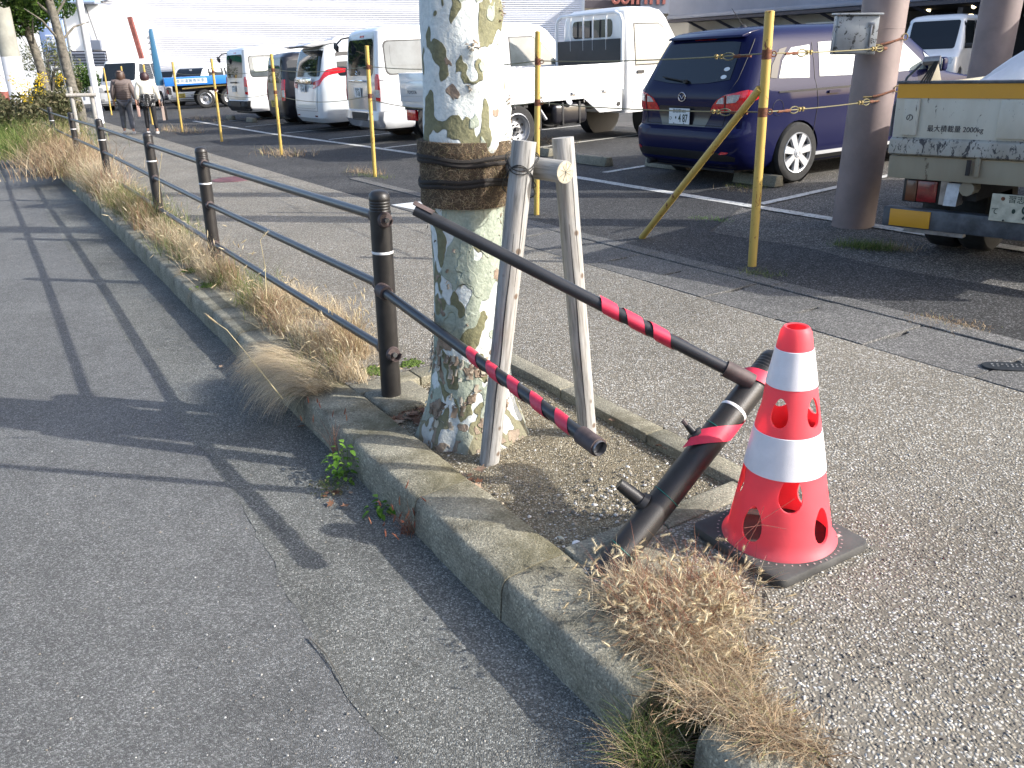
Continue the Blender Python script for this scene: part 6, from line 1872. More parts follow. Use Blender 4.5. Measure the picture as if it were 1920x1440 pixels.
for i, (y, hh) in enumerate(((-.75, 2.0), (.75, 2.0))):
    rp_ = MB().prism([(-.22, .0), (.06, .0), (.02, hh), (-.10, hh)], 'y', y - .16, y + .16).mk('loading_ramp', M['blue_ramp'], car, bevel=.02)
    rp_.location = (-.08, 0, .9)
    for k in range(9): MB().b2((-.20, y - .13, .12 + k * .2), (-.12, y + .13, .15 + k * .2)).mk('ramp_rung', M['steel'], rp_)
B3 = Body([(.5, 6.5, 8.6, 1.0, .12), (.9, 6.45, 8.7, 1.05, .12), (1.4, 6.45, 8.6, 1.05, .12), (2.2, 6.5, 8.3, .98, .15), (2.4, 6.7, 8.0, .8, .2)])
link('cab', B3.mesh(), M['car_white'], car)
patch(B3, 'F', rrect(-.85, .85, 1.5, 2.15, .08), .01, 'windscreen', M['glass'], car)
ca = minicar(Vector((0, 0, 0)), 0, 'white car seen over the blue deck with a pale tag behind its windscreen', M['car_white'], L=3.9, W=.80, H=1.64, group='cars behind the car carrier', name='parked_car', cat='car', wind='glass')
cb2 = minicar(Vector((0, 0, 0)), 0, 'silver car seen over the left end of the blue deck beside the ramps', M['car_silver'], L=3.6, W=.76, H=1.62, group='cars behind the car carrier', name='parked_car', cat='car', wind='glass')
_f = Vector((math.cos(R(-108)), math.sin(R(-108)), 0))
for o_, px_, y_ in ((ca, 365, 38.0), (cb2, 306, 41.0)):
    q = D(px_, 200, y_); o_.location = Vector((q.x, y_, 0)) - _f * 3.2; o_.rotation_quaternion = Quaternion((0, 0, 1), R(-108))
tg_ = MB().box((0, 0, 0), (.01, .12, .3)).mk('windscreen_tag', M['plate'], ca); tg_.location = (3.12, .05, 1.28)
q0 = D(272, 130, 40.0); q1 = D(243, 32, 40.0)
st = MB().tube([q1, q0, q0 + (q0 - q1) * 1.1], .12, 4).mk('steel_post', M['red_steel']); tag(st, 'leaning red brown steel post against the white warehouse wall', 'post')

# ================================================================== BUILDINGS
def gbox(root, a, b, name, mat, parent=None, bevel=0):
    return MB().b2(a, b).mk(name, mat, parent or root, bevel=bevel)
WY = 47.0
wl0 = D(205, 110, WY); wr0 = D(1083, 30, WY)
wh = empty('warehouse', Vector((wl0.x, WY, wl0.z - 4.2)), 'large white warehouse clad in horizontal corrugated siding behind the parked vans', 'warehouse', lean=True)
wlen = (wr0 - wl0).length
# corrugated siding as a real profile
V = []; F = []; pitch = 0.10; nrow = 104
zz = []
for k in range(nrow):
    zz += [(k * pitch, 0.0), (k * pitch + .012, -.022), (k * pitch + .088, -.022)]
for (z, y) in zz:
    V += [(0, y, z), (wlen, y, z)]
F = [(2 * i, 2 * i + 1, 2 * i + 3, 2 * i + 2) for i in range(len(zz) - 1)]
link('siding', npmesh('siding', V, F), M['wall_white'], wh)
gbox(wh, (0, .01, 0), (wlen, 18, nrow * pitch), 'wall', M['wall_white'])
gbox(wh, (-.1, -.06, 0), (.05, .0, nrow * pitch), 'corner_trim', M['wall_plain'])
gbox(wh, (wlen - .05, -.05, 0), (wlen + .1, .0, nrow * pitch), 'corner_trim', M['wall_plain'])
for k in range(14):
    px = 225 + k * 40
    p = D(px, 37, WY) - wh.location
    x_ = p.x
    MB().lathe([(.05, 0), (.03, .03)], 10, origin=(x_ * 1.0, -.05, 7.05 - 0.0)).mk('wall_bolt', M['wall_grey'], wh)
# left building with green fascia
lb0 = D(205, 120, WY - 1.5)
lbd = empty('shop_building', Vector((lb0.x, WY - 1.5, lb0.z - 2.5)), 'white building with a green fascia band and downpipe left of the warehouse', 'building', lean=True)
zb = lambda py, px=100: (D(px, py, WY - 1.5).z - lbd.location.z)
gbox(lbd, (-26, 0, -2), (-.12, 12, zb(12)), 'wall', M['wall_plain'])
g = zb(38); g1 = zb(22)
gbox(lbd, (-24, -.12, g), (-1.9, -.002, g1), 'green_fascia', M['green_band'])
gbox(lbd, (-26, -.5, zb(12)), (-.12, 3, zb(9)), 'eave', M['wall_grey'])
b = MB().prism([(-.4, zb(9)), (6, zb(-30)), (6, zb(-34)), (-.4, zb(6))], 'x', -26, -.12); b.mk('roof', M['roof_blue'], lbd)
MB().tube([(-.75, -.12, zb(115)), (-.9, -.12, zb(12))], .05, 8).mk('downpipe', M['wall_grey'], lbd)
MB().tube([(-.45, -.1, zb(80)), (-.75, -.1, zb(14))], .02, 6).mk('cable', M['brown_trim'], lbd)
gbox(lbd, (-1.0, -.2, zb(98)), (-.3, -.02, zb(80)), 'meter_box', M['wall_grey'])
lv = empty('low_canopy', D(205, 124, 44), 'low grey louvred canopy beneath the white building wall', 'canopy', lean=True)
for k in range(5): MB().box((-1.6, 0, .06 + k * .13), (3.0, .12, .07), rot=Matrix.Rotation(R(25), 3, 'X')).mk('louvre', M['wall_grey'], lv)
MB().b2((-4.6, -.1, -.35), (-.1, 0, -.28)).mk('rail_bar', M['wall_plain'], lv)
MB().b2((-3.1, .1, 0), (-.1, .15, .7)).mk('backing', M['brown_trim'], lv)
for x in (-3.0, -1.6, -.2): MB().b2((x - .04, .15, -1.6), (x + .04, .22, .7)).mk('canopy_post', M['wall_grey'], lv)
# grey building beyond the truck cab (upper middle)
gb = empty('grey_building', D(1083, 30, 58), 'grey sheet metal building with red letters above the white truck cab', 'building', lean=True)
gbox(gb, (-.3, 0, -6), (14, 10, 5), 'wall', M['wall_cream'])
gbox(gb, (-.3, -.5, zb(0) * 0 + .45), (6.0, 0, .9), 'eave', M['brown_trim'])
gbox(gb, (3.9, -.7, .1), (14, -.02, 5), 'fascia', M['wall_grey'])
gbox(gb, (1.6, -.25, -6), (1.9, -.02, .5), 'red_column', M['red_steel'])
for k, (px, rnd_) in enumerate(((1155, 1), (1172, 1), (1186, 0), (1196, 0), (1211, 0), (1221, 0), (1234, 0), (1245, 0))):
    p = D(px, 4, 57.2); q = QG.inverted() @ (p - gb.location)
    if rnd_: MB().tube([(q.x + .22 * math.cos(a), -.78, q.z + .25 + .3 * math.sin(a)) for a in np.linspace(0, 2 * PI, 14, endpoint=False)], .09, 6, closed=True).mk('sign_letter', M['red_letter'], gb)
    else: gbox(gb, (q.x - .09, -.82, q.z - .12), (q.x + .09, -.70, q.z + 1.1), 'sign_letter', M['red_letter'])
# long canopy building on the right
EA, EB = D(1270, 44, 50.0), D(1845, 1, 31.5)
dvec = (EB - EA); ln = dvec.length; ang = math.atan2(dvec.y, dvec.x)
cbld = empty('canopy_building', EA, 'long blue grey building with a deep canopy and dark open front behind the minivan', 'building', lean=True, rz=ang)
cbld.rotation_quaternion = QG @ Quaternion((0, 0, 1), ang)
V = []; n = int((ln + 14) / .12)
for k in range(n):
    x = -1.0 + k * .12
    y = -.03 if k % 2 else 0.0
    V += [(x, y, .42), (x, y, 6.0)]
F = [(2 * i, 2 * i + 2, 2 * i + 3, 2 * i + 1) for i in range(n - 1)]
link('fascia_sheet', npmesh('fascia_sheet', V, F), M['wall_grey'], cbld)
gbox(cbld, (-1, -.10, .22), (ln + 13, .3, .42), 'gutter', M['wall_grey'], bevel=.03)
gbox(cbld, (-1, -.05, .06), (ln + 13, .5, .20), 'eave', M['brown_trim'])
gbox(cbld, (-1, .05, .42), (ln + 13, 1.2, 6), 'upper_wall', M['wall_grey'])
gbox(cbld, (-1, 6.0, -6), (ln + 13, 6.3, .2), 'back_wall', M['dark_int'])
gbox(cbld, (-1, .5, .1), (ln + 13, 6.2, .2), 'ceiling', M['dark_int'])
gbox(cbld, (-1, 1.4, -6), (12.5, 1.7, .1), 'cream_wall', M['wall_cream'])
gbox(cbld, (12.4, 1.4, -6), (12.6, 6.0, .1), 'side_wall', M['wall_cream'])
for k in range(9):
    x = 1 + k * 2.6
    MB().tube([(x, 0, .1), (x + .9, 1.4, -.7)], .07, 5).mk('canopy_bracket', M['brown_trim'], cbld)
for k in range(6):
    gbox(cbld, (13 + k * 3, 3.0, -.35), (13.25 + k * 3, 5.9, .1), 'roof_beam', M['wall_grey'])
for px, py in ((1741, 19), (1826, 12)):
    o = MB().lathe([(.01, -.08), (.08, -.04), (.08, .04), (.01, .08)], 12).mk('hanging_lamp', M['lampglow']); o.location = D(px, py, 37.5 if px < 1800 else 34.5)
    MB().tube([(0, 0, .07), (0, 0, .5)], .015, 5).mk('lamp_cord', M['black'], o)
    tag(o, 'small warm ceiling lamp glowing under the dark canopy, ' + ('left' if px < 1800 else 'right') + ' of the two', 'lamp', 'lamps under the canopy')
# ================================================================== LEFT STREET FURNITURE AND TREES
cp = G(48, 177) ; 
def pole(px, py, y, r0, r1, h, mat, label, name='utility_pole', cat='pole', extra=None):
    p = D(px, py, y)
    o = empty(name, p, label, cat, None, lean=True)
    MB().lathe([(r0, -1.5), (r1, h)], 20).mk('shaft', mat, o)
    return o
cpole = pole(32, 175, 26.0, .30, .26, 7, M['concrete_pole'], 'thick grey concrete utility pole with a white painted lower part at the left edge')
MB().lathe([(.305, -1.4), (.302, 1.0)], 20, cap=False).mk('white_paint_band', M['white_pole'], cpole)
pole(42, 180, 30.0, .13, .12, 7, M['grey_pole'], 'slim dark grey pole just right of the concrete utility pole')
wp = pole(183, 195, 27.0, .10, .10, 7, M['white_pole'], 'white steel sign post between the street tree and the yellow poles', 'sign_post', 'sign post')
tp = pole(128, 190, 24.5, .035, .03, 2.3, M['grey_pole'], 'thin rusty rod with a crosspiece near the street trees', 'thin_post', 'post')
MB().tube([(-.25, 0, .85), (.2, 0, .85)], .03, 6).mk('crosspiece', M['grey_pole'], tp)
rp = pole(2, 170, 24.0, .16, .16, 1.0, M['white_pole'], 'white and red brown marker post at the extreme left edge', 'marker_post', 'post')
MB().lathe([(.165, -1.4), (.165, -.02)], 16, cap=False).mk('red_band', M['red_steel'], rp)
sg = empty('banner_sign', D(105, 97, 38.0), 'tall pale blue banner sign with white characters among the trees', 'sign', lean=True, rz=R(0))
MB().b2((-.52, -.05, 0), (.52, .05, 2.5)).mk('panel', M['banner'], sg, bevel=.02)
for k in range(3):
    zc = .42 + k * .72
    b = MB(); b.b2((-.3, -.062, zc + .18), (.3, -.052, zc + .24)); b.b2((-.3, -.062, zc - .22), (.3, -.052, zc - .16)); b.b2((-.04, -.062, zc - .16), (.04, -.052, zc + .18)); b.b2((-.3, -.062, zc - .02), (-.04, -.052, zc + .04)); b.b2((.04, -.062, zc - .02), (.3, -.052, zc + .04))
    tag(b.mk('sign_character', M['banner_text'], sg), kind='stuff')
MB().tube([(-.55, .08, -3.6), (-.55, .08, 2.6)], .05, 8).mk('sign_pole', M['grey_pole'], sg)
MB().tube([(.55, .08, -3.6), (.55, .08, 2.6)], .05, 8).mk('sign_pole', M['grey_pole'], sg)
def street_tree(base, px, label, lean_x, h=6.0, crown=None, r=.085, seed=0):
    o = empty('street_tree', base, label, 'tree', 'street trees on the verge', lean=True)
    pts = [(0, 0, -.2)]
    for k in range(1, 9):
        t = k / 8
        pts.append((lean_x * t * t + .05 * math.sin(k * 1.3 + seed), .04 * math.sin(k * 2.1 + seed), h * .75 * t))
    MB().tube(pts, [r * (1 - .45 * k / 8) for k in range(9)], 14).mk('trunk', M['tree_bark'], o)
    top = Vector(pts[-1])
    b = MB()
    for k in range(7):
        a = k * 2.4 + seed; s0 = Vector(pts[4 + k % 4])
        e = s0 + Vector((math.cos(a) * .9, math.sin(a) * .9, .5 + .25 * (k % 3)))
        b.tube([s0, (s0 + e) / 2 + Vector((0, 0, .12)), e], [.035, .025, .01], 7)
    b.mk('limbs', M['tree_bark'], o)
    leafcloud('crown', crown, 11000, .07, M['leaf'], o)
    return o
def support(base, along, label, s=1.0):
    o = empty('tree_support', base, label, 'tree support', 'tree supports on the verge', lean=True, rz=along, s=s)
    for x in (-.2, .2): MB().lathe([(.045, -.1), (.045, 1.12)], 12, origin=(x, 0, 0), rf=lambda a, z: 1).mk('post', M['wood'], o, bevel=0)
    MB().tube([(-.3, -.06, .95), (.3, -.06, .95)], .04, 12).mk('crossbar', M['wood'], o)
    return o
tb1 = K(17.8, 1.75); tb2 = K(22.5, 1.7)
B1 = Vector((-11.3, 23.6, 0)); 
street_tree(B1, 0, 'slim street tree with a wooden support, in front of the white sign post', -.55, 6.0, [((-.9, 0, 3.55), (1.0, .8, .55), 2), ((-1.6, .3, 3.9), (1.0, .9, .8), 2), ((-.2, .2, 4.2), (1.1, 1, .7), 2), ((-.8, 0, 5.0), (1.6, 1.3, .9), 2)], .15, 1)
street_tree(Vector((-13.6, 26.8, 0)), 0, 'street tree behind the goldenrod whose green crown hangs into the top left corner', -.9, 6.0, [((-1.0, 0, 3.0), (1.3, 1.0, .55), 3), ((-2.1, 0, 3.2), (1.1, 1.0, .7), 2), ((.0, .2, 3.4), (1.1, 1, .5), 2), ((-.9, 0, 4.2), (1.9, 1.5, .9), 3)], .15, 2)
support(G(168, 262), R(25), 'weathered timber support frame at the foot of the nearer street tree', 1.05)
support(G(118, 243), R(25), 'weathered timber support frame at the foot of the farther street tree', 1.05)
for k, (px, py, y) in enumerate(((92, 120, 33),)):
    sh = empty('shrub', D(px, 172, y), 'sparse olive green shrub with bare branches left of the banner sign', 'shrub', lean=True)
    b = MB()
    for j in range(16):
        a = random.uniform(0, 2 * PI); e = Vector((math.cos(a) * random.uniform(.3, 1.2), math.sin(a) * .5, random.uniform(.8, 2.0)))
        b.tube([(0, 0, -.6), e * .5 + Vector((0, 0, .2)), e], [.035, .02, .008], 5)
    b.mk('branches', M['tree_bark'], sh)
    leafcloud('foliage', [((-.6, 0, 1.2), (.6, .4, .5), 1), ((.5, 0, 1.5), (.6, .4, .45), 1), ((0, 0, .8), (.9, .5, .4), 1), ((.9, 0, .9), (.5, .4, .5), 1)], 1500, .05, M['olive'], sh)
hg = empty('hedge', D(112, 178, 34), 'clipped brownish hedge behind the street trees', 'hedge', lean=True)
leafcloud('foliage', [((0, 0, .3), (.75, .4, .38), 1), ((-.5, 0, .3), (.4, .4, .38), 1), ((.5, 0, .3), (.4, .4, .38), 1)], 6000, .05, M['hedge'], hg)
MB().b2((-.6, -.2, -.3), (.6, .2, .3)).mk('branch_core', M['tree_bark'], hg)
hg2 = empty('hedge', D(165, 170, 36), 'green hedge between the street tree and the white sign post', 'hedge', lean=True)
leafcloud('foliage', [((0, 0, .4), (.55, .4, .65), 1), ((-.9, 0, .3), (.5, .4, .4), 1)], 5000, .05, M['leaf'], hg2)
# ================================================================== PEOPLE
def skin(name, verts, edges, radii, mat, parent, sub=1, root=0):
    me = bpy.data.meshes.new(name); me.from_pydata([Vector(v) for v in verts], edges, [])
    o = bpy.data.objects.new(name, me); COL.objects.link(o)
    md = o.modifiers.new('skin', 'SKIN')
    sv = me.skin_vertices[0].data
    for i, r in enumerate(radii):
        sv[i].radius = r if isinstance(r, tuple) else (r, r)
    sv[root].use_root = True
    ms = o.modifiers.new('sub', 'SUBSURF'); ms.levels = sub; ms.render_levels = sub
    m2 = bpy.data.meshes.new_from_object(o.evaluated_get(bpy.context.evaluated_depsgraph_get()))
    bpy.data.objects.remove(o)
    m2.materials.clear(); m2.name = name
    for p in m2.polygons: p.use_smooth = True
    return link(name, m2, mat, parent)
def person(pos, rz, label, kind, s=1.0):
    """walks towards +y"""
    r = empty('person', pos, label, 'person', 'women walking away on the sidewalk', rz=rz, lean=True, s=s)
    st = .14 if kind == 'jacket' else .10
    # joints: 0 pelvis 1 waist 2 chest 3 neck 4 head base 5 head top | legs | arms
    V = [(0, 0, .82), (0, .0, .98), (0, .02, 1.20), (0, .02, 1.31), (0, .03, 1.37), (0, .05, 1.50),
         (-.09, 0, .78), (-.10, st, .43), (-.11, st * .3, .07), (-.115, st * .3 + .13, .03),
         (.09, 0, .78), (.10, -st * .2, .43), (.12, -st * 1.3, .08), (.125, -st * 1.3 + .12, .03),
         (-.16, .02, 1.24), (-.23, -.02, 1.0), (-.25, .06, .80), (-.25, .10, .72),
         (.16, .02, 1.24), (.24, -.02, 1.0), (.27, .04, .80), (.27, .07, .72)]
    E_ = [(0, 1), (1, 2), (2, 3), (3, 4), (4, 5), (0, 6), (6, 7), (7, 8), (8, 9), (0, 10), (10, 11), (11, 12), (12, 13), (2, 14), (14, 15), (15, 16), (16, 17), (2, 18), (18, 19), (19, 20), (20, 21)]
    Rr = [(.12, .09), (.11, .08), (.125, .09), .045, .075, .07, .075, .05, .032, .025, .075, .05, .032, .025, .05, .036, .025, .03, .05, .036, .025, .03]
    skin('body', V, E_, Rr, M['skin'], r)
    # fingers
    for hx, hy in ((-.25, .10), (.27, .07)):
        for k in range(4):
            MB().tube([(hx, hy - .02 + k * .013, .715), (hx + .004, hy - .018 + k * .013, .68), (hx + .012 * (1 if hx < 0 else -1), hy - .016 + k * .013, .655 + .006 * abs(k - 1.5))], [.008, .007, .005], 6).mk('finger', M['skin'], r)
        MB().tube([(hx, hy + .03, .73), (hx + (.012 if hx < 0 else -.012), hy + .045, .70)], [.009, .006], 6).mk('thumb', M['skin'], r)
    legm = M['grey_trousers'] if kind == 'jacket' else M['black_cloth']
    k_ = 1.0 if kind == 'jacket' else .82
    skin('trousers', [(0, 0, .86), (-.09, 0, .78), (-.10, st, .43), (-.11, st * .3 + .0, .12), (.09, 0, .78), (.10, -st * .2, .43), (.12, -st * 1.3, .12)], [(0, 1), (1, 2), (2, 3), (0, 4), (4, 5), (5, 6)], [(.15, .12), .095 * k_, .075 * k_, .06 * k_, .095 * k_, .075 * k_, .06 * k_], legm, r)
    for x, y in ((-.11, st * .3 + .05), (.12, -st * 1.3 + .04)):
        MB().box((x, y, .035), (.085, .25, .07)).mk('shoe', M['shoe'], r, bevel=.025, seg=3)
    arms = [(-.175, .02, 1.255), (-.235, -.02, 1.02), (-.25, .05, .84), (.175, .02, 1.255), (.245, -.02, 1.02), (.27, .03, .84)]
    if kind == 'jacket':
        jk = skin('jacket', [(0, 0, .78), (0, 0, .95), (0, .01, 1.12), (0, .02, 1.27), (0, .03, 1.33)] + arms, [(0, 1), (1, 2), (2, 3), (3, 4), (3, 5), (5, 6), (6, 7), (3, 8), (8, 9), (9, 10)], [(.205, .15), (.205, .15), (.19, .135), (.15, .10), (.07, .07), .085, .07, .05, .085, .07, .05], M['jacket'], r, 2)
        for k in range(11):
            z = .80 + k * .042; w_ = .206 - max(0, z - 1.05) * .13; d_ = .152 - max(0, z - 1.05) * .12
            MB().tube([(w_ * math.cos(a), d_ * math.sin(a), z) for a in np.linspace(0, 2 * PI, 28, endpoint=False)], .0055, 5, closed=True).mk('quilt_seam', M['hair_brown'], jk)
        MB().tube([(-.12, -.10, 1.31), (-.19, -.13, 1.12), (-.21, -.10, .9)], .009, 6).mk('bag_strap', M['black_cloth'], r)
        hb = MB()
        bm = hb.bm
        MB().lathe([(.03, 1.27), (.095, 1.29), (.115, 1.36), (.112, 1.44), (.095, 1.50), (.05, 1.535), (.002, 1.545)], 20, origin=(0, .03, 0), rf=lambda a, z: 1 + .06 * math.sin(a * 7 + z * 30)).mk('hair', M['hair_brown'], r)
        hb.bm.free()
        MB().box((0, -.075, 1.515), (.09, .03, .015)).mk('hair_clip', M['bag_beige'], r, bevel=.004)
        b = MB().prism([(-.10, .0), (.10, .0), (.13, .26), (-.13, .26)], 'x', -.03, .03).mk('tote_bag', M['bag_pink'], None, bevel=.01)
        b.location = r.location + (r.rotation_quaternion @ Vector((.29, .06, .40))); b.rotation_mode = 'QUATERNION'; b.rotation_quaternion = r.rotation_quaternion
        tag(b, 'small pinkish bag hanging between the two walking women', 'bag')
    else:
        skin('cream_top', [(0, 0, .96), (0, 0, 1.04), (0, .01, 1.14), (0, .02, 1.27), (0, .03, 1.33)] + arms, [(0, 1), (1, 2), (2, 3), (3, 4), (3, 5), (5, 6), (6, 7), (3, 8), (8, 9), (9, 10)], [(.195, .15), (.19, .145), (.18, .13), (.15, .10), (.06, .06), .085, .07, .055, .085, .07, .055], M['cream_top'], r, 2)
        MB().lathe([(.165, .70), (.182, .72), (.178, .9), (.16, 1.02)], 28, rf=lambda a, z: 1 - .2 * abs(math.sin(a)), cap=True).mk('dotted_tunic', M['dots'], r)
        MB().lathe([(.03, 1.30), (.085, 1.31), (.115, 1.38), (.112, 1.46), (.08, 1.515), (.002, 1.54)], 20, origin=(0, .03, 0), rf=lambda a, z: 1 + .05 * math.sin(a * 6 + z * 30)).mk('hair', M['hair_dark'], r)
        for dx, mt, nm, lb in ((.31, 'bag_beige', 'tote_bag', 'beige bag hanging from the right hand of the woman in cream'), (.36, 'black_cloth', 'handbag', 'black bag behind the beige bag of the woman in cream')):
            b = MB().prism([(-.11, .0), (.11, .0), (.07, .30), (-.07, .30)], 'x', -.03, .03).tube([(0, -.07, .28), (0, -.06, .38), (0, .0, .42), (0, .06, .38), (0, .07, .28)], .008, 6).mk(nm, M[mt], None, bevel=0)
            b.location = r.location + (r.rotation_quaternion @ Vector((dx, .03 + (dx - .31), .33))); b.rotation_mode = 'QUATERNION'; b.rotation_quaternion = r.rotation_quaternion @ Quaternion((1, 0, 0), R(8))
            tag(b, lb, 'bag')
    return r
dirw = math.atan2(EU.y, EU.x) - PI / 2
person(G(243, 251), dirw * .6, 'woman with brown hair in a quilted taupe jacket and grey trousers walking away', 'jacket', .97)
person(G(287, 251), dirw * .6, 'woman in a cream top over a dotted tunic and black leggings walking away', 'cream', .93)

bl = [((x, -22 - 3 * math.sin(x * .7) , 3.2 + 1.3 * math.sin(x * 1.3)), (3.2, 2.4, 3.4), 1) for x in range(-46, 22, 4)]  # unseen trees and house behind the camera, added to darken reflections and sky fill
belt = leafcloud('unseen_opposite_trees', bl, 26000, .42, M['leaf']); belt['kind'] = 'stuff'
oh = empty('unseen_opposite_house', Vector((-20, -34, -.2)), 'unseen long plain dark house added across the road behind the camera', 'house')
MB().b2((0, 0, 0), (34, 8, 5.5)).mk('wall', M['dark_int'], oh); MB().prism([(-.6, 5.5), (8.6, 5.5), (4, 8)], 'x', -.5, 34.5).mk('roof', M['brown_trim'], oh)
# ================================================================== GRASSES, WEEDS, LITTER
def seg_pts(a, b, n, w=0.0, z=0.0):
    a, b = Vector(a), Vector(b)
    return [a.lerp(b, random.random()) + EV * random.uniform(-w, w) + Vector((0, 0, z)) for _ in range(n)]
def stuff(o): o['kind'] = 'stuff'; return o
KA = KROT
# verge strip between kerb and sidewalk, several growth patches
patches_ = [  # u0,u1,v,width,n,hmin,hmax
    (3.6, 4.7, 1.29, .03, 1500, .05, .20), (4.6, 6.2, 1.29, .04, 1900, .06, .26), (6.0, 8.4, 1.27, .05, 2300, .06, .34), (8.2, 11, 1.26, .06, 2700, .08, .40), (11, 15, 1.26, .08, 3600, .10, .5), (15, 21, 1.25, .14, 4600, .15, .6), (21, 32, 1.2, .3, 5200, .2, .7)]
for i, (u0, u1, v, w, n, h0, h1) in enumerate(patches_):
    pts = seg_pts(K(u0, v), K(u1, v), 14, w)
    o, tips = clump('dry_grass', pts, n, h0, h1, .0026 if i < 4 else .005, M['dry_pale' if i % 2 == 0 else 'dry'], .03 + .014 * i, (0.0, .8), .9, None, PI)
    stuff(o)
    o2, _ = clump('verge_grass', seg_pts(K(u0, v), K(u1, v), 12, w), int(n * .35), h0 * .6, h1 * .75, .0026 if i < 4 else .005, M['dry' if i % 2 == 0 else 'dry_pale'], .035 + .014 * i, (0.2, 1.4), .9, None, PI)
    stuff(o2)
    o2, _ = clump('verge_grass', seg_pts(K(u0, v), K(u1, v), 5, w), int(n * .18), h0, h1 * .8, .003 if i < 4 else .006, M['green_grass'], .03 + .014 * i, (0.0, .8), .9, None, PI)
    stuff(o2)
    o2, _ = clump('verge_grass', seg_pts(K(u0, v), K(u1, v), 5, w), int(n * .10), h0, h1, .0024 if i < 4 else .005, M['red_grass'], .03 + .014 * i, (0.0, .6), .6, None, PI)
    stuff(o2)
    tp = [Vector(t) for t in tips[rng.choice(len(tips), 80 if i < 5 else 50, replace=False)]]
    stuff(foxtails('grass_heads', tp, [Vector((random.gauss(0, .5), random.gauss(0, .5), random.uniform(-.1, .8))) for _ in tp], .045 + .004 * i, .005 + .0008 * i, M['seed'], 14))
# pale overhanging tuft falling over the kerb to the road
AZK = math.atan2(-EV.y, -EV.x)
c0 = [K(u_, v_) for u_, v_ in ((3.62, 1.10), (3.75, 1.12), (3.9, 1.1), (4.05, 1.12), (4.15, 1.13), (3.85, 1.16))]
o, _ = clump('overhanging_grass', c0, 2600, .2, .36, .0022, M['dry_pale'], .04, (.55, 1.15), 1.7, AZK, .5, seg=8, floor=-.146); stuff(o)
o, _ = clump('dry_grass', [G(x, y) for x, y in ((600, 590), (560, 570), (520, 555), (640, 640), (655, 665))], 4200, .06, .20, .0022, M['dry_pale'], .06, (.1, 1.2), 1.2, seg=5); stuff(o)
o, t_ = clump('dry_grass', [G(x, y) for x, y in ((655, 640), (665, 670), (640, 655))], 1500, .08, .26, .002, M['dry'], .035, (.0, .6), .7); stuff(o)
stuff(foxtails('grass_heads', [Vector(t) for t in t_[:90]], [Vector((random.gauss(0, .4), random.gauss(0, .4), 1)) for _ in range(90)], .04, .005, M['seed'], 16))
o, _ = clump('green_grass', [G(x, y, -.05) for x, y in ((565, 715), (550, 740), (580, 735))], 420, .08, .20, .003, M['green_grass'], .03, (.1, .9), 1.0); stuff(o)
o, _ = clump('green_grass', [G(x, y) for x, y in ((255, 400), (280, 405), (300, 425), (235, 385))], 1500, .12, .36, .004, M['green_grass'], .10, (.0, .5), .7); stuff(o)
o, _ = clump('green_grass', [G(x, y) for x, y in ((330, 470), (480, 545), (345, 440))], 500, .08, .3, .003, M['green_grass'], .08, (.0, .7), .8); stuff(o)
# clump at the foot of the fallen post and the traffic cone
nearc = [G(x, y) for x, y in ((1200, 1130), (1245, 1145), (1290, 1130), (1175, 1115), (1260, 1180), (1310, 1165), (1350, 1150), (1215, 1170), (1335, 1115), (1290, 1205))]
o, tips = clump('dry_grass', nearc, 3400, .05, .17, .0021, M['dry_pale'], .034, (.2, 1.35), 1.3, seg=6, floor=.002); stuff(o)
o, tips2 = clump('dry_grass', nearc, 700, .08, .20, .0018, M['red_grass'], .04, (.1, 1.0), .9, floor=.002); stuff(o)
sel = [Vector(t) for t in tips if t[2] > .035]
random.shuffle(sel)
sel = sel[:330]
stuff(foxtails('grass_heads', sel, [Vector((random.gauss(.1, .6), random.gauss(0, .5), random.uniform(-.1, .6))) for _ in sel], .027, .0052, M['seed'], 60))
ragged = [G(x, y) for x, y in ((1300, 1230), (1340, 1260), (1280, 1260), (1360, 1300), (1400, 1330), (1330, 1320), (1440, 1370), (1300, 1300), (1270, 1210), (1380, 1240), (1230, 1200))]
o, _ = clump('dry_grass', ragged, 2900, .03, .13, .002, M['dry'], .03, (.5, 1.5), 1.0, seg=5, floor=.002); stuff(o)
o, _ = clump('dry_grass', ragged, 1500, .03, .12, .0014, M['dry_pale'], .035, (.8, 1.5), .5, seg=4, floor=.002); stuff(o)
o, _ = clump('dry_grass', [G(x, y) for x, y in ((1470, 1385), (1520, 1410), (1440, 1350))], 500, .04, .10, .0014, M['dry'], .03, (1.0, 1.5), .3, floor=.002); stuff(o)
gapc = [G(x, y, -.12) for x, y in ((1215, 1390), (1230, 1420), (1245, 1370), (1200, 1430), (1260, 1345))]
o, _ = clump('gap_grass', gapc, 900, .05, .16, .0026, M['green_grass'], .022, (.1, 1.1), 1.0, floor=-.145); stuff(o)
o, _ = clump('gap_grass', gapc, 900, .05, .16, .0018, M['dry'], .03, (.1, 1.2), 1.0, floor=-.145); stuff(o)
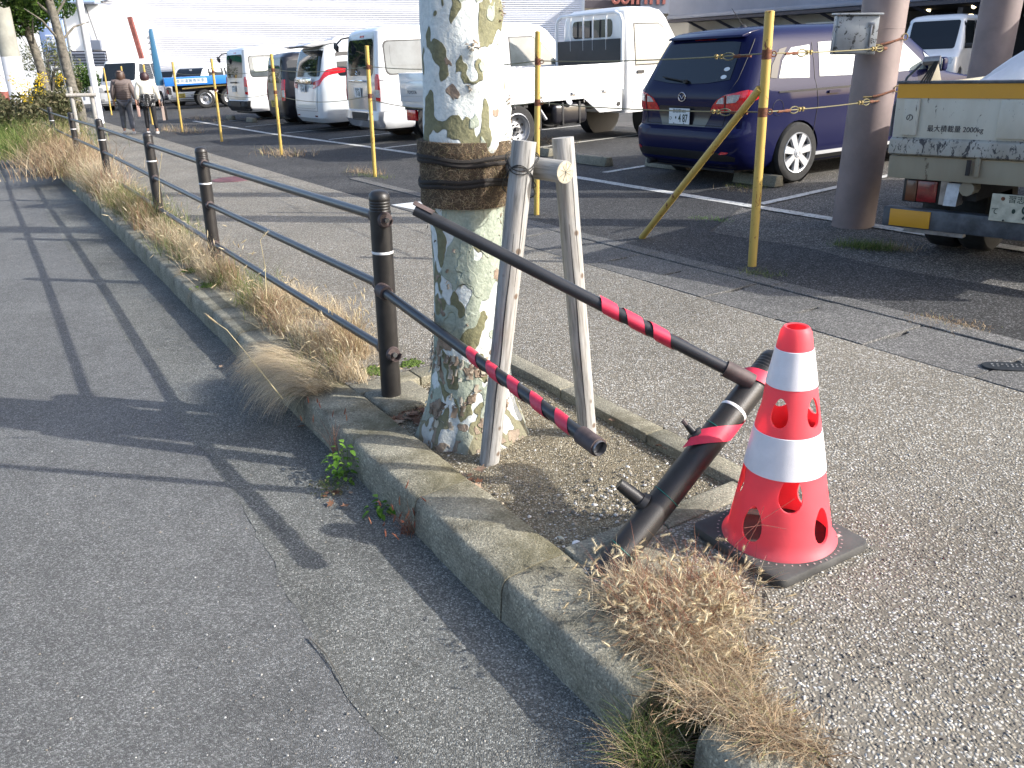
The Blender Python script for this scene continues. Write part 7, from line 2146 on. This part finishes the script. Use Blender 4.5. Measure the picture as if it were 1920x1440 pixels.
# single long stalks
def stalk(name, pts, r, mat, label, head=None, cat='grass stalk'):
    pts = [Vector(p) for p in pts]
    o = MB().tube([p - pts[0] for p in pts], [r * (1 - .5 * i / (len(pts) - 1)) for i in range(len(pts))], 5).mk(name, mat); o.location = pts[0]
    if head:
        foxtails('seed_head', [pts[-1] - pts[0]], [pts[-1] - pts[-2]], head, .006, M['seed'], 60, o)
    tag(o, label, cat); return o
M['stem'] = plain('green_stem', (0.1, 0.15, 0.03), 0.7)
M['straw'] = plain('straw', (0.5, 0.42, 0.24), 0.7)
M['red_straw'] = plain('red_straw', (0.2, 0.07, 0.05), 0.7)
stalk('grass_stalk', [D(530, 748, 3.35), D(500, 710, 3.3), D(460, 660, 3.28), D(425, 618, 3.27), D(410, 608, 3.27)], .0022, M['straw'], 'long bent foxtail stalk arching from the kerb out over the road', .06)
stalk('grass_stalk', [D(500, 560, 4.7), D(497, 500, 4.72), D(488, 450, 4.74), D(492, 445, 4.74)], .0025, M['straw'], 'upright dry stalk standing in front of the lower fence rail', .05)
stalk('grass_stalk', [D(300, 380, 7.0), D(298, 330, 7.0), D(302, 300, 7.0)], .003, M['straw'], 'thin dry stalk rising beside the third fence post', .06)
stalk('grass_stalk', [D(1352, 1065, 2.0), D(1380, 1020, 2.0), D(1424, 978, 2.02), D(1490, 935, 2.03)], .0012, M['red_straw'], 'thin reddish grass stalk crossing the front of the traffic cone', None)
stalk('grass_stalk', [D(1385, 1050, 2.0), D(1420, 985, 2.0), D(1432, 950, 2.0)], .0012, M['red_straw'], 'short reddish stalk standing upright before the left hole of the cone', None)
stalk('grass_stalk', [D(1395, 990, 2.0), D(1430, 984, 2.0), D(1475, 992, 2.0)], .001, M['red_straw'], 'horizontal reddish stalk tip across the lower cone', None)
stalk('grass_stalk', [D(1290, 1150, 2.0), D(1400, 1110, 1.99), D(1470, 1070, 1.95)], .0012, M['straw'], 'pale straw lying across the rubber base of the cone', None)
stalk('dead_twig', [G(1435, 1110, .003), G(1448, 1140, .012), G(1447, 1165, .003)], .0025, M['tree_bark'], 'short grey twig on the sidewalk below the cone base', None, 'twig')
stalk('dead_twig', [G(580, 1195, -.143), G(610, 1225, -.14), G(640, 1275, -.144)], .0028, M['tree_bark'], 'thin twig lying along the crack in the road', None, 'twig')
stalk('dead_twig', [G(1120, 1325, -.145), G(1150, 1375, -.14), G(1170, 1400, -.145)], .0022, M['straw'], 'pale straw in the gutter near the kerb gap', None, 'twig')
# leafy weeds at the kerb foot
def leaf_weed(name, centre, n, size, spread, h, label, mat='bright_leaf'):
    o = empty(name, centre, label, 'weed')
    V = []; F = []; Rn = []
    for i in range(n):
        a = random.uniform(0, 2 * PI); rr = spread * math.sqrt(random.random()); z = h * random.random() * (1 - rr / spread * .5) + .01
        c = Vector((rr * math.cos(a), rr * math.sin(a), z)); d = Vector((math.cos(a + random.gauss(0, .6)), math.sin(a + random.gauss(0, .6)), random.uniform(-.5, .5))).normalized()
        t = d.cross(Vector((0, 0, 1))).normalized(); nn = t.cross(d)
        s_ = size * random.uniform(.6, 1.2); b0 = len(V); cc_ = random.random()
        pr_ = [(0, 0), (.25, .42), (.5, .5), (.75, .36), (1, 0)]
        mid = []; lf = []; rg = []
        for tt, wd in pr_:
            m_ = c + d * (tt * s_) - nn * (tt * tt * s_ * .35)
            mid.append(m_); lf.append(m_ + t * wd * s_ * .6 + nn * wd * s_ * .18); rg.append(m_ - t * wd * s_ * .6 + nn * wd * s_ * .18)
        V += [list(x) for x in mid + lf + rg]; Rn += [cc_] * 15
        for k in range(4):
            F += [(b0 + k, b0 + k + 1, b0 + 5 + k + 1, b0 + 5 + k), (b0 + k + 1, b0 + k, b0 + 10 + k, b0 + 10 + k + 1)]
    me = npmesh('leaves', V, F, Rn); me.polygons.foreach_set('use_smooth', np.ones(len(F), dtype=bool))
    tag(link('leaves', me, M[mat], o), kind='stuff')
    b = MB()
    for i in range(max(4, n // 8)):
        a = random.uniform(0, 2 * PI); b.tube([(0, 0, -.01), (spread * .4 * math.cos(a), spread * .4 * math.sin(a), h * .35), (spread * .6 * math.cos(a), spread * .6 * math.sin(a), h * .6)], .0011, 5)
    tag(b.mk('stems', M['stem'], o), kind='stuff')
    return o
leaf_weed('leafy_weed', G(652, 905, -.145) + Vector((-.01, .05, 0)), 90, .032, .075, .17, 'bright green leafy weed growing at the kerb foot beside the road')
leaf_weed('leafy_weed', G(712, 962, -.147), 26, .034, .05, .06, 'small bright green weed on the gutter, nearer than the larger weed')
leaf_weed('low_weed', G(620, 915, -.145), 150, .012, .09, .03, 'low brownish fern like weed under the leafy weed', 'hedge')
o, t_ = clump('foxtail_tuft', [G(762, 1000, -.147), G(768, 1003, -.147)], 60, .06, .13, .0025, M['red_grass'], .012, (.0, .8), .8)
tag(o, 'small tuft of reddish foxtail at the kerb foot right of the small weed', 'grass tuft')
foxtails('seed_heads', [Vector(t) for t in t_[:16]], [Vector((random.gauss(0, .4), random.gauss(0, .4), 1)) for _ in range(16)], .032, .005, M['seed_red'], 30, o)['kind'] = 'stuff'
o, t_ = clump('foxtail_tuft', [G(628, 850, -.10)], 26, .10, .2, .002, M['red_grass'], .012, (.0, .4), .5)
tag(o, 'thin reddish foxtails rising behind the bright green weed', 'grass tuft')
foxtails('seed_heads', [Vector(t) for t in t_[:8]], [Vector((random.gauss(0, .2), random.gauss(0, .2), 1)) for _ in range(8)], .03, .005, M['seed_red'], 24, o)['kind'] = 'stuff'
# moss on the kerb
for x, y, s_ in ((362, 507, .10), (392, 535, .09), (345, 486, .07), (703, 693, .05), (770, 682, .06), (700, 700, .04)):
    pts = [G(x, y) + Vector((random.gauss(0, s_ * .4), random.gauss(0, s_ * .4), 0)) for _ in range(160)]
    stuff(stones('moss_patch', np.array([[p.x, p.y, .0] for p in pts]), rng.uniform(.006, .014, 160), M['moss'], None, .35))
# grass tufts around the car park edge
for (x, y, n, mt, h) in ((1640, 465, 700, 'green_grass', .10), (1600, 462, 400, 'green_grass', .08), (1680, 467, 260, 'dry', .09), (1425, 515, 130, 'green_grass', .07), (1332, 412, 160, 'bright_leaf', .05), (1400, 352, 140, 'green_grass', .10), (1380, 358, 120, 'dry', .08), (530, 290, 260, 'dry', .22), (685, 325, 260, 'dry', .16), (700, 332, 160, 'green_grass', .1), (830, 335, 200, 'dry', .15), (340, 247, 200, 'dry', .3), (1040, 265, 160, 'dry', .10), (1745, 600, 300, 'dry', .03), (1805, 612, 260, 'dry', .03), (390, 225, 260, 'dry', .2)):
    o, _ = clump('edge_grass', [G(x + dx, y + dx * .1) for dx in (-25, -8, 8, 25)], n, h * .4, h, .003 if y > 300 else .008, M[mt], .05 if y > 300 else .15, (.1, 1.2), .8); stuff(o)
# far left wild growth with goldenrod
o, _ = clump('wild_grass', [K(u_, v_) for u_, v_ in ((19, .9), (21, .8), (23, 1.1), (26, .8), (29, 1.2), (33, .6), (37, .8), (24, 1.4))], 9000, .25, .85, .009, M['green_grass'], .45, (.05, .8), .8); stuff(o)
o, _ = clump('wild_grass', [K(u_, v_) for u_, v_ in ((15, 1.15), (17, 1.1), (19, 1.2), (21, 1.4), (24, 1.6))], 6000, .2, .65, .008, M['dry'], .3, (.05, .8), .8); stuff(o)
gr = empty('goldenrod', K(24, 1.0), 'tall weeds with bright yellow goldenrod plumes at the left end of the fence', 'goldenrod', lean=True)
leafcloud('flowers', [((random.uniform(-1.2, 1.2), random.uniform(-1, 1), random.uniform(1.0, 1.45)), (.14, .14, .17), 1) for _ in range(13)], 900, .025, M['goldenrod'], gr)
leafcloud('foliage', [((random.uniform(-1.3, 1.3), random.uniform(-1.2, 1.2), random.uniform(.3, .9)), (.35, .35, .4), 1) for _ in range(22)], 12000, .05, M['hedge'], gr)
# gravel in the bed, big pebble, leaf litter
n = 5200
uu = rng.uniform(1.84, 3.44, n); vv = rng.uniform(1.26, 1.99, n)
P_ = np.array([list(K(a, c, -.032)) for a, c in zip(uu, vv)])
stuff(stones('bed_gravel', P_, np.abs(rng.normal(0, .0018, n)) + .0016, M['stone'], None, .3))
n = 260
P_ = np.array([list(G(*q, -.03)) for q in zip(rng.normal(1170, 90, n), rng.normal(960, 45, n))])
P_ = np.array([p for p in P_ if 1.26 < (p[0] * EV.x + p[1] * EV.y) < 1.98 and 1.86 < (p[0] * EU.x + p[1] * EU.y) < 3.4])
stuff(stones('bed_gravel', P_, rng.uniform(.005, .011, len(P_)), M['stone'], None, .2))
for (x, y, s_, lb) in ((1080, 1021, .017, 'white rounded pebble in the near corner of the planting bed'), (1052, 1012, .014, 'pale stone just left of the white pebble in the bed'), (1232, 878, .013, 'light grey stone in the bed beside the fallen post')):
    p = G(x, y, -.02); o = stones('pebble', np.array([[0, 0, 0]]), np.array([s_]), M['plate_dirty'] if s_ < .015 else M['reflector'], None, .1); o.location = p; tag(o, lb, 'pebble')
n = 1500
P_ = np.array([list(G(x, y, 0)) for x, y in zip(rng.uniform(1000, 1920, n), rng.uniform(800, 1440, n))])
P_ = np.array([p for p in P_ if (p[0] * EV.x + p[1] * EV.y) > 1.3 and not (1.7 < (p[0] * EU.x + p[1] * EU.y) < 3.6 and (p[0] * EV.x + p[1] * EV.y) < 2.1)])
stuff(stones('loose_pebbles', P_, rng.uniform(.0025, .0065, len(P_)), M['stone'], None, .35))
n = 700
P_ = np.array([list(G(x, y, -.148)) for x, y in zip(rng.uniform(0, 1150, n), rng.uniform(420, 1440, n))])
P_ = np.array([p for p in P_ if (p[0] * EV.x + p[1] * EV.y) < .99])
stuff(stones('road_grit', P_, rng.uniform(.002, .005, len(P_)), M['stone'], None, .25))
def leaves(name, spots, n, size, spread, z):
    V = []; F = []; Rn = []
    for i in range(n):
        s = random.choice(spots); c = G(s[0], s[1], z) + Vector((random.gauss(0, spread), random.gauss(0, spread), .006 + .01 * random.random()))
        a = random.uniform(0, 2 * PI); d = Vector((math.cos(a), math.sin(a), random.uniform(-.3, .3))); t = Vector((-d.y, d.x, random.uniform(-.3, .3)))
        sz = size * random.uniform(.5, 1.3); b0 = len(V); k = random.random()
        out = [(1, 0), (.45, .28), (.5, .75), (.05, .5), (-.5, .7), (-.4, .25), (-1, 0), (-.4, -.3), (-.5, -.7), (.05, -.5), (.5, -.72), (.45, -.25)]
        V.append(list(c))
        for (x, y) in out:
            V.append(list(c + d * x * sz + t * y * sz + Vector((0, 0, sz * random.uniform(-.1, .45) * (x * x + y * y)))))
        for j in range(12): F.append((b0, b0 + 1 + j, b0 + 1 + (j + 1) % 12))
        Rn += [k] * 13
    return link(name, npmesh(name, V, F, Rn), M['litter'])
stuff(leaves('leaf_litter', [(770, 790), (790, 775), (745, 800), (760, 765), (800, 800), (780, 760)], 46, .03, .035, -.03))
stuff(leaves('leaf_litter', [(880, 900), (905, 915), (1190, 800), (1215, 810), (1150, 795), (1240, 840)], 22, .02, .03, -.02))
stuff(leaves('leaf_litter', [(440, 690), (470, 700), (640, 935), (560, 740), (450, 650), (1030, 1160)], 34, .018, .05, -.145))
o = leaves('fallen_leaf', [(565, 803)], 1, .045, .0, -.145); tag(o, 'single curled brown leaf lying at the kerb foot beyond the green weed', 'leaf')
o = leaves('fallen_leaf', [(900, 885)], 1, .035, .0, -.02); tag(o, 'dry tan leaf in the bed beside the left support post', 'leaf')
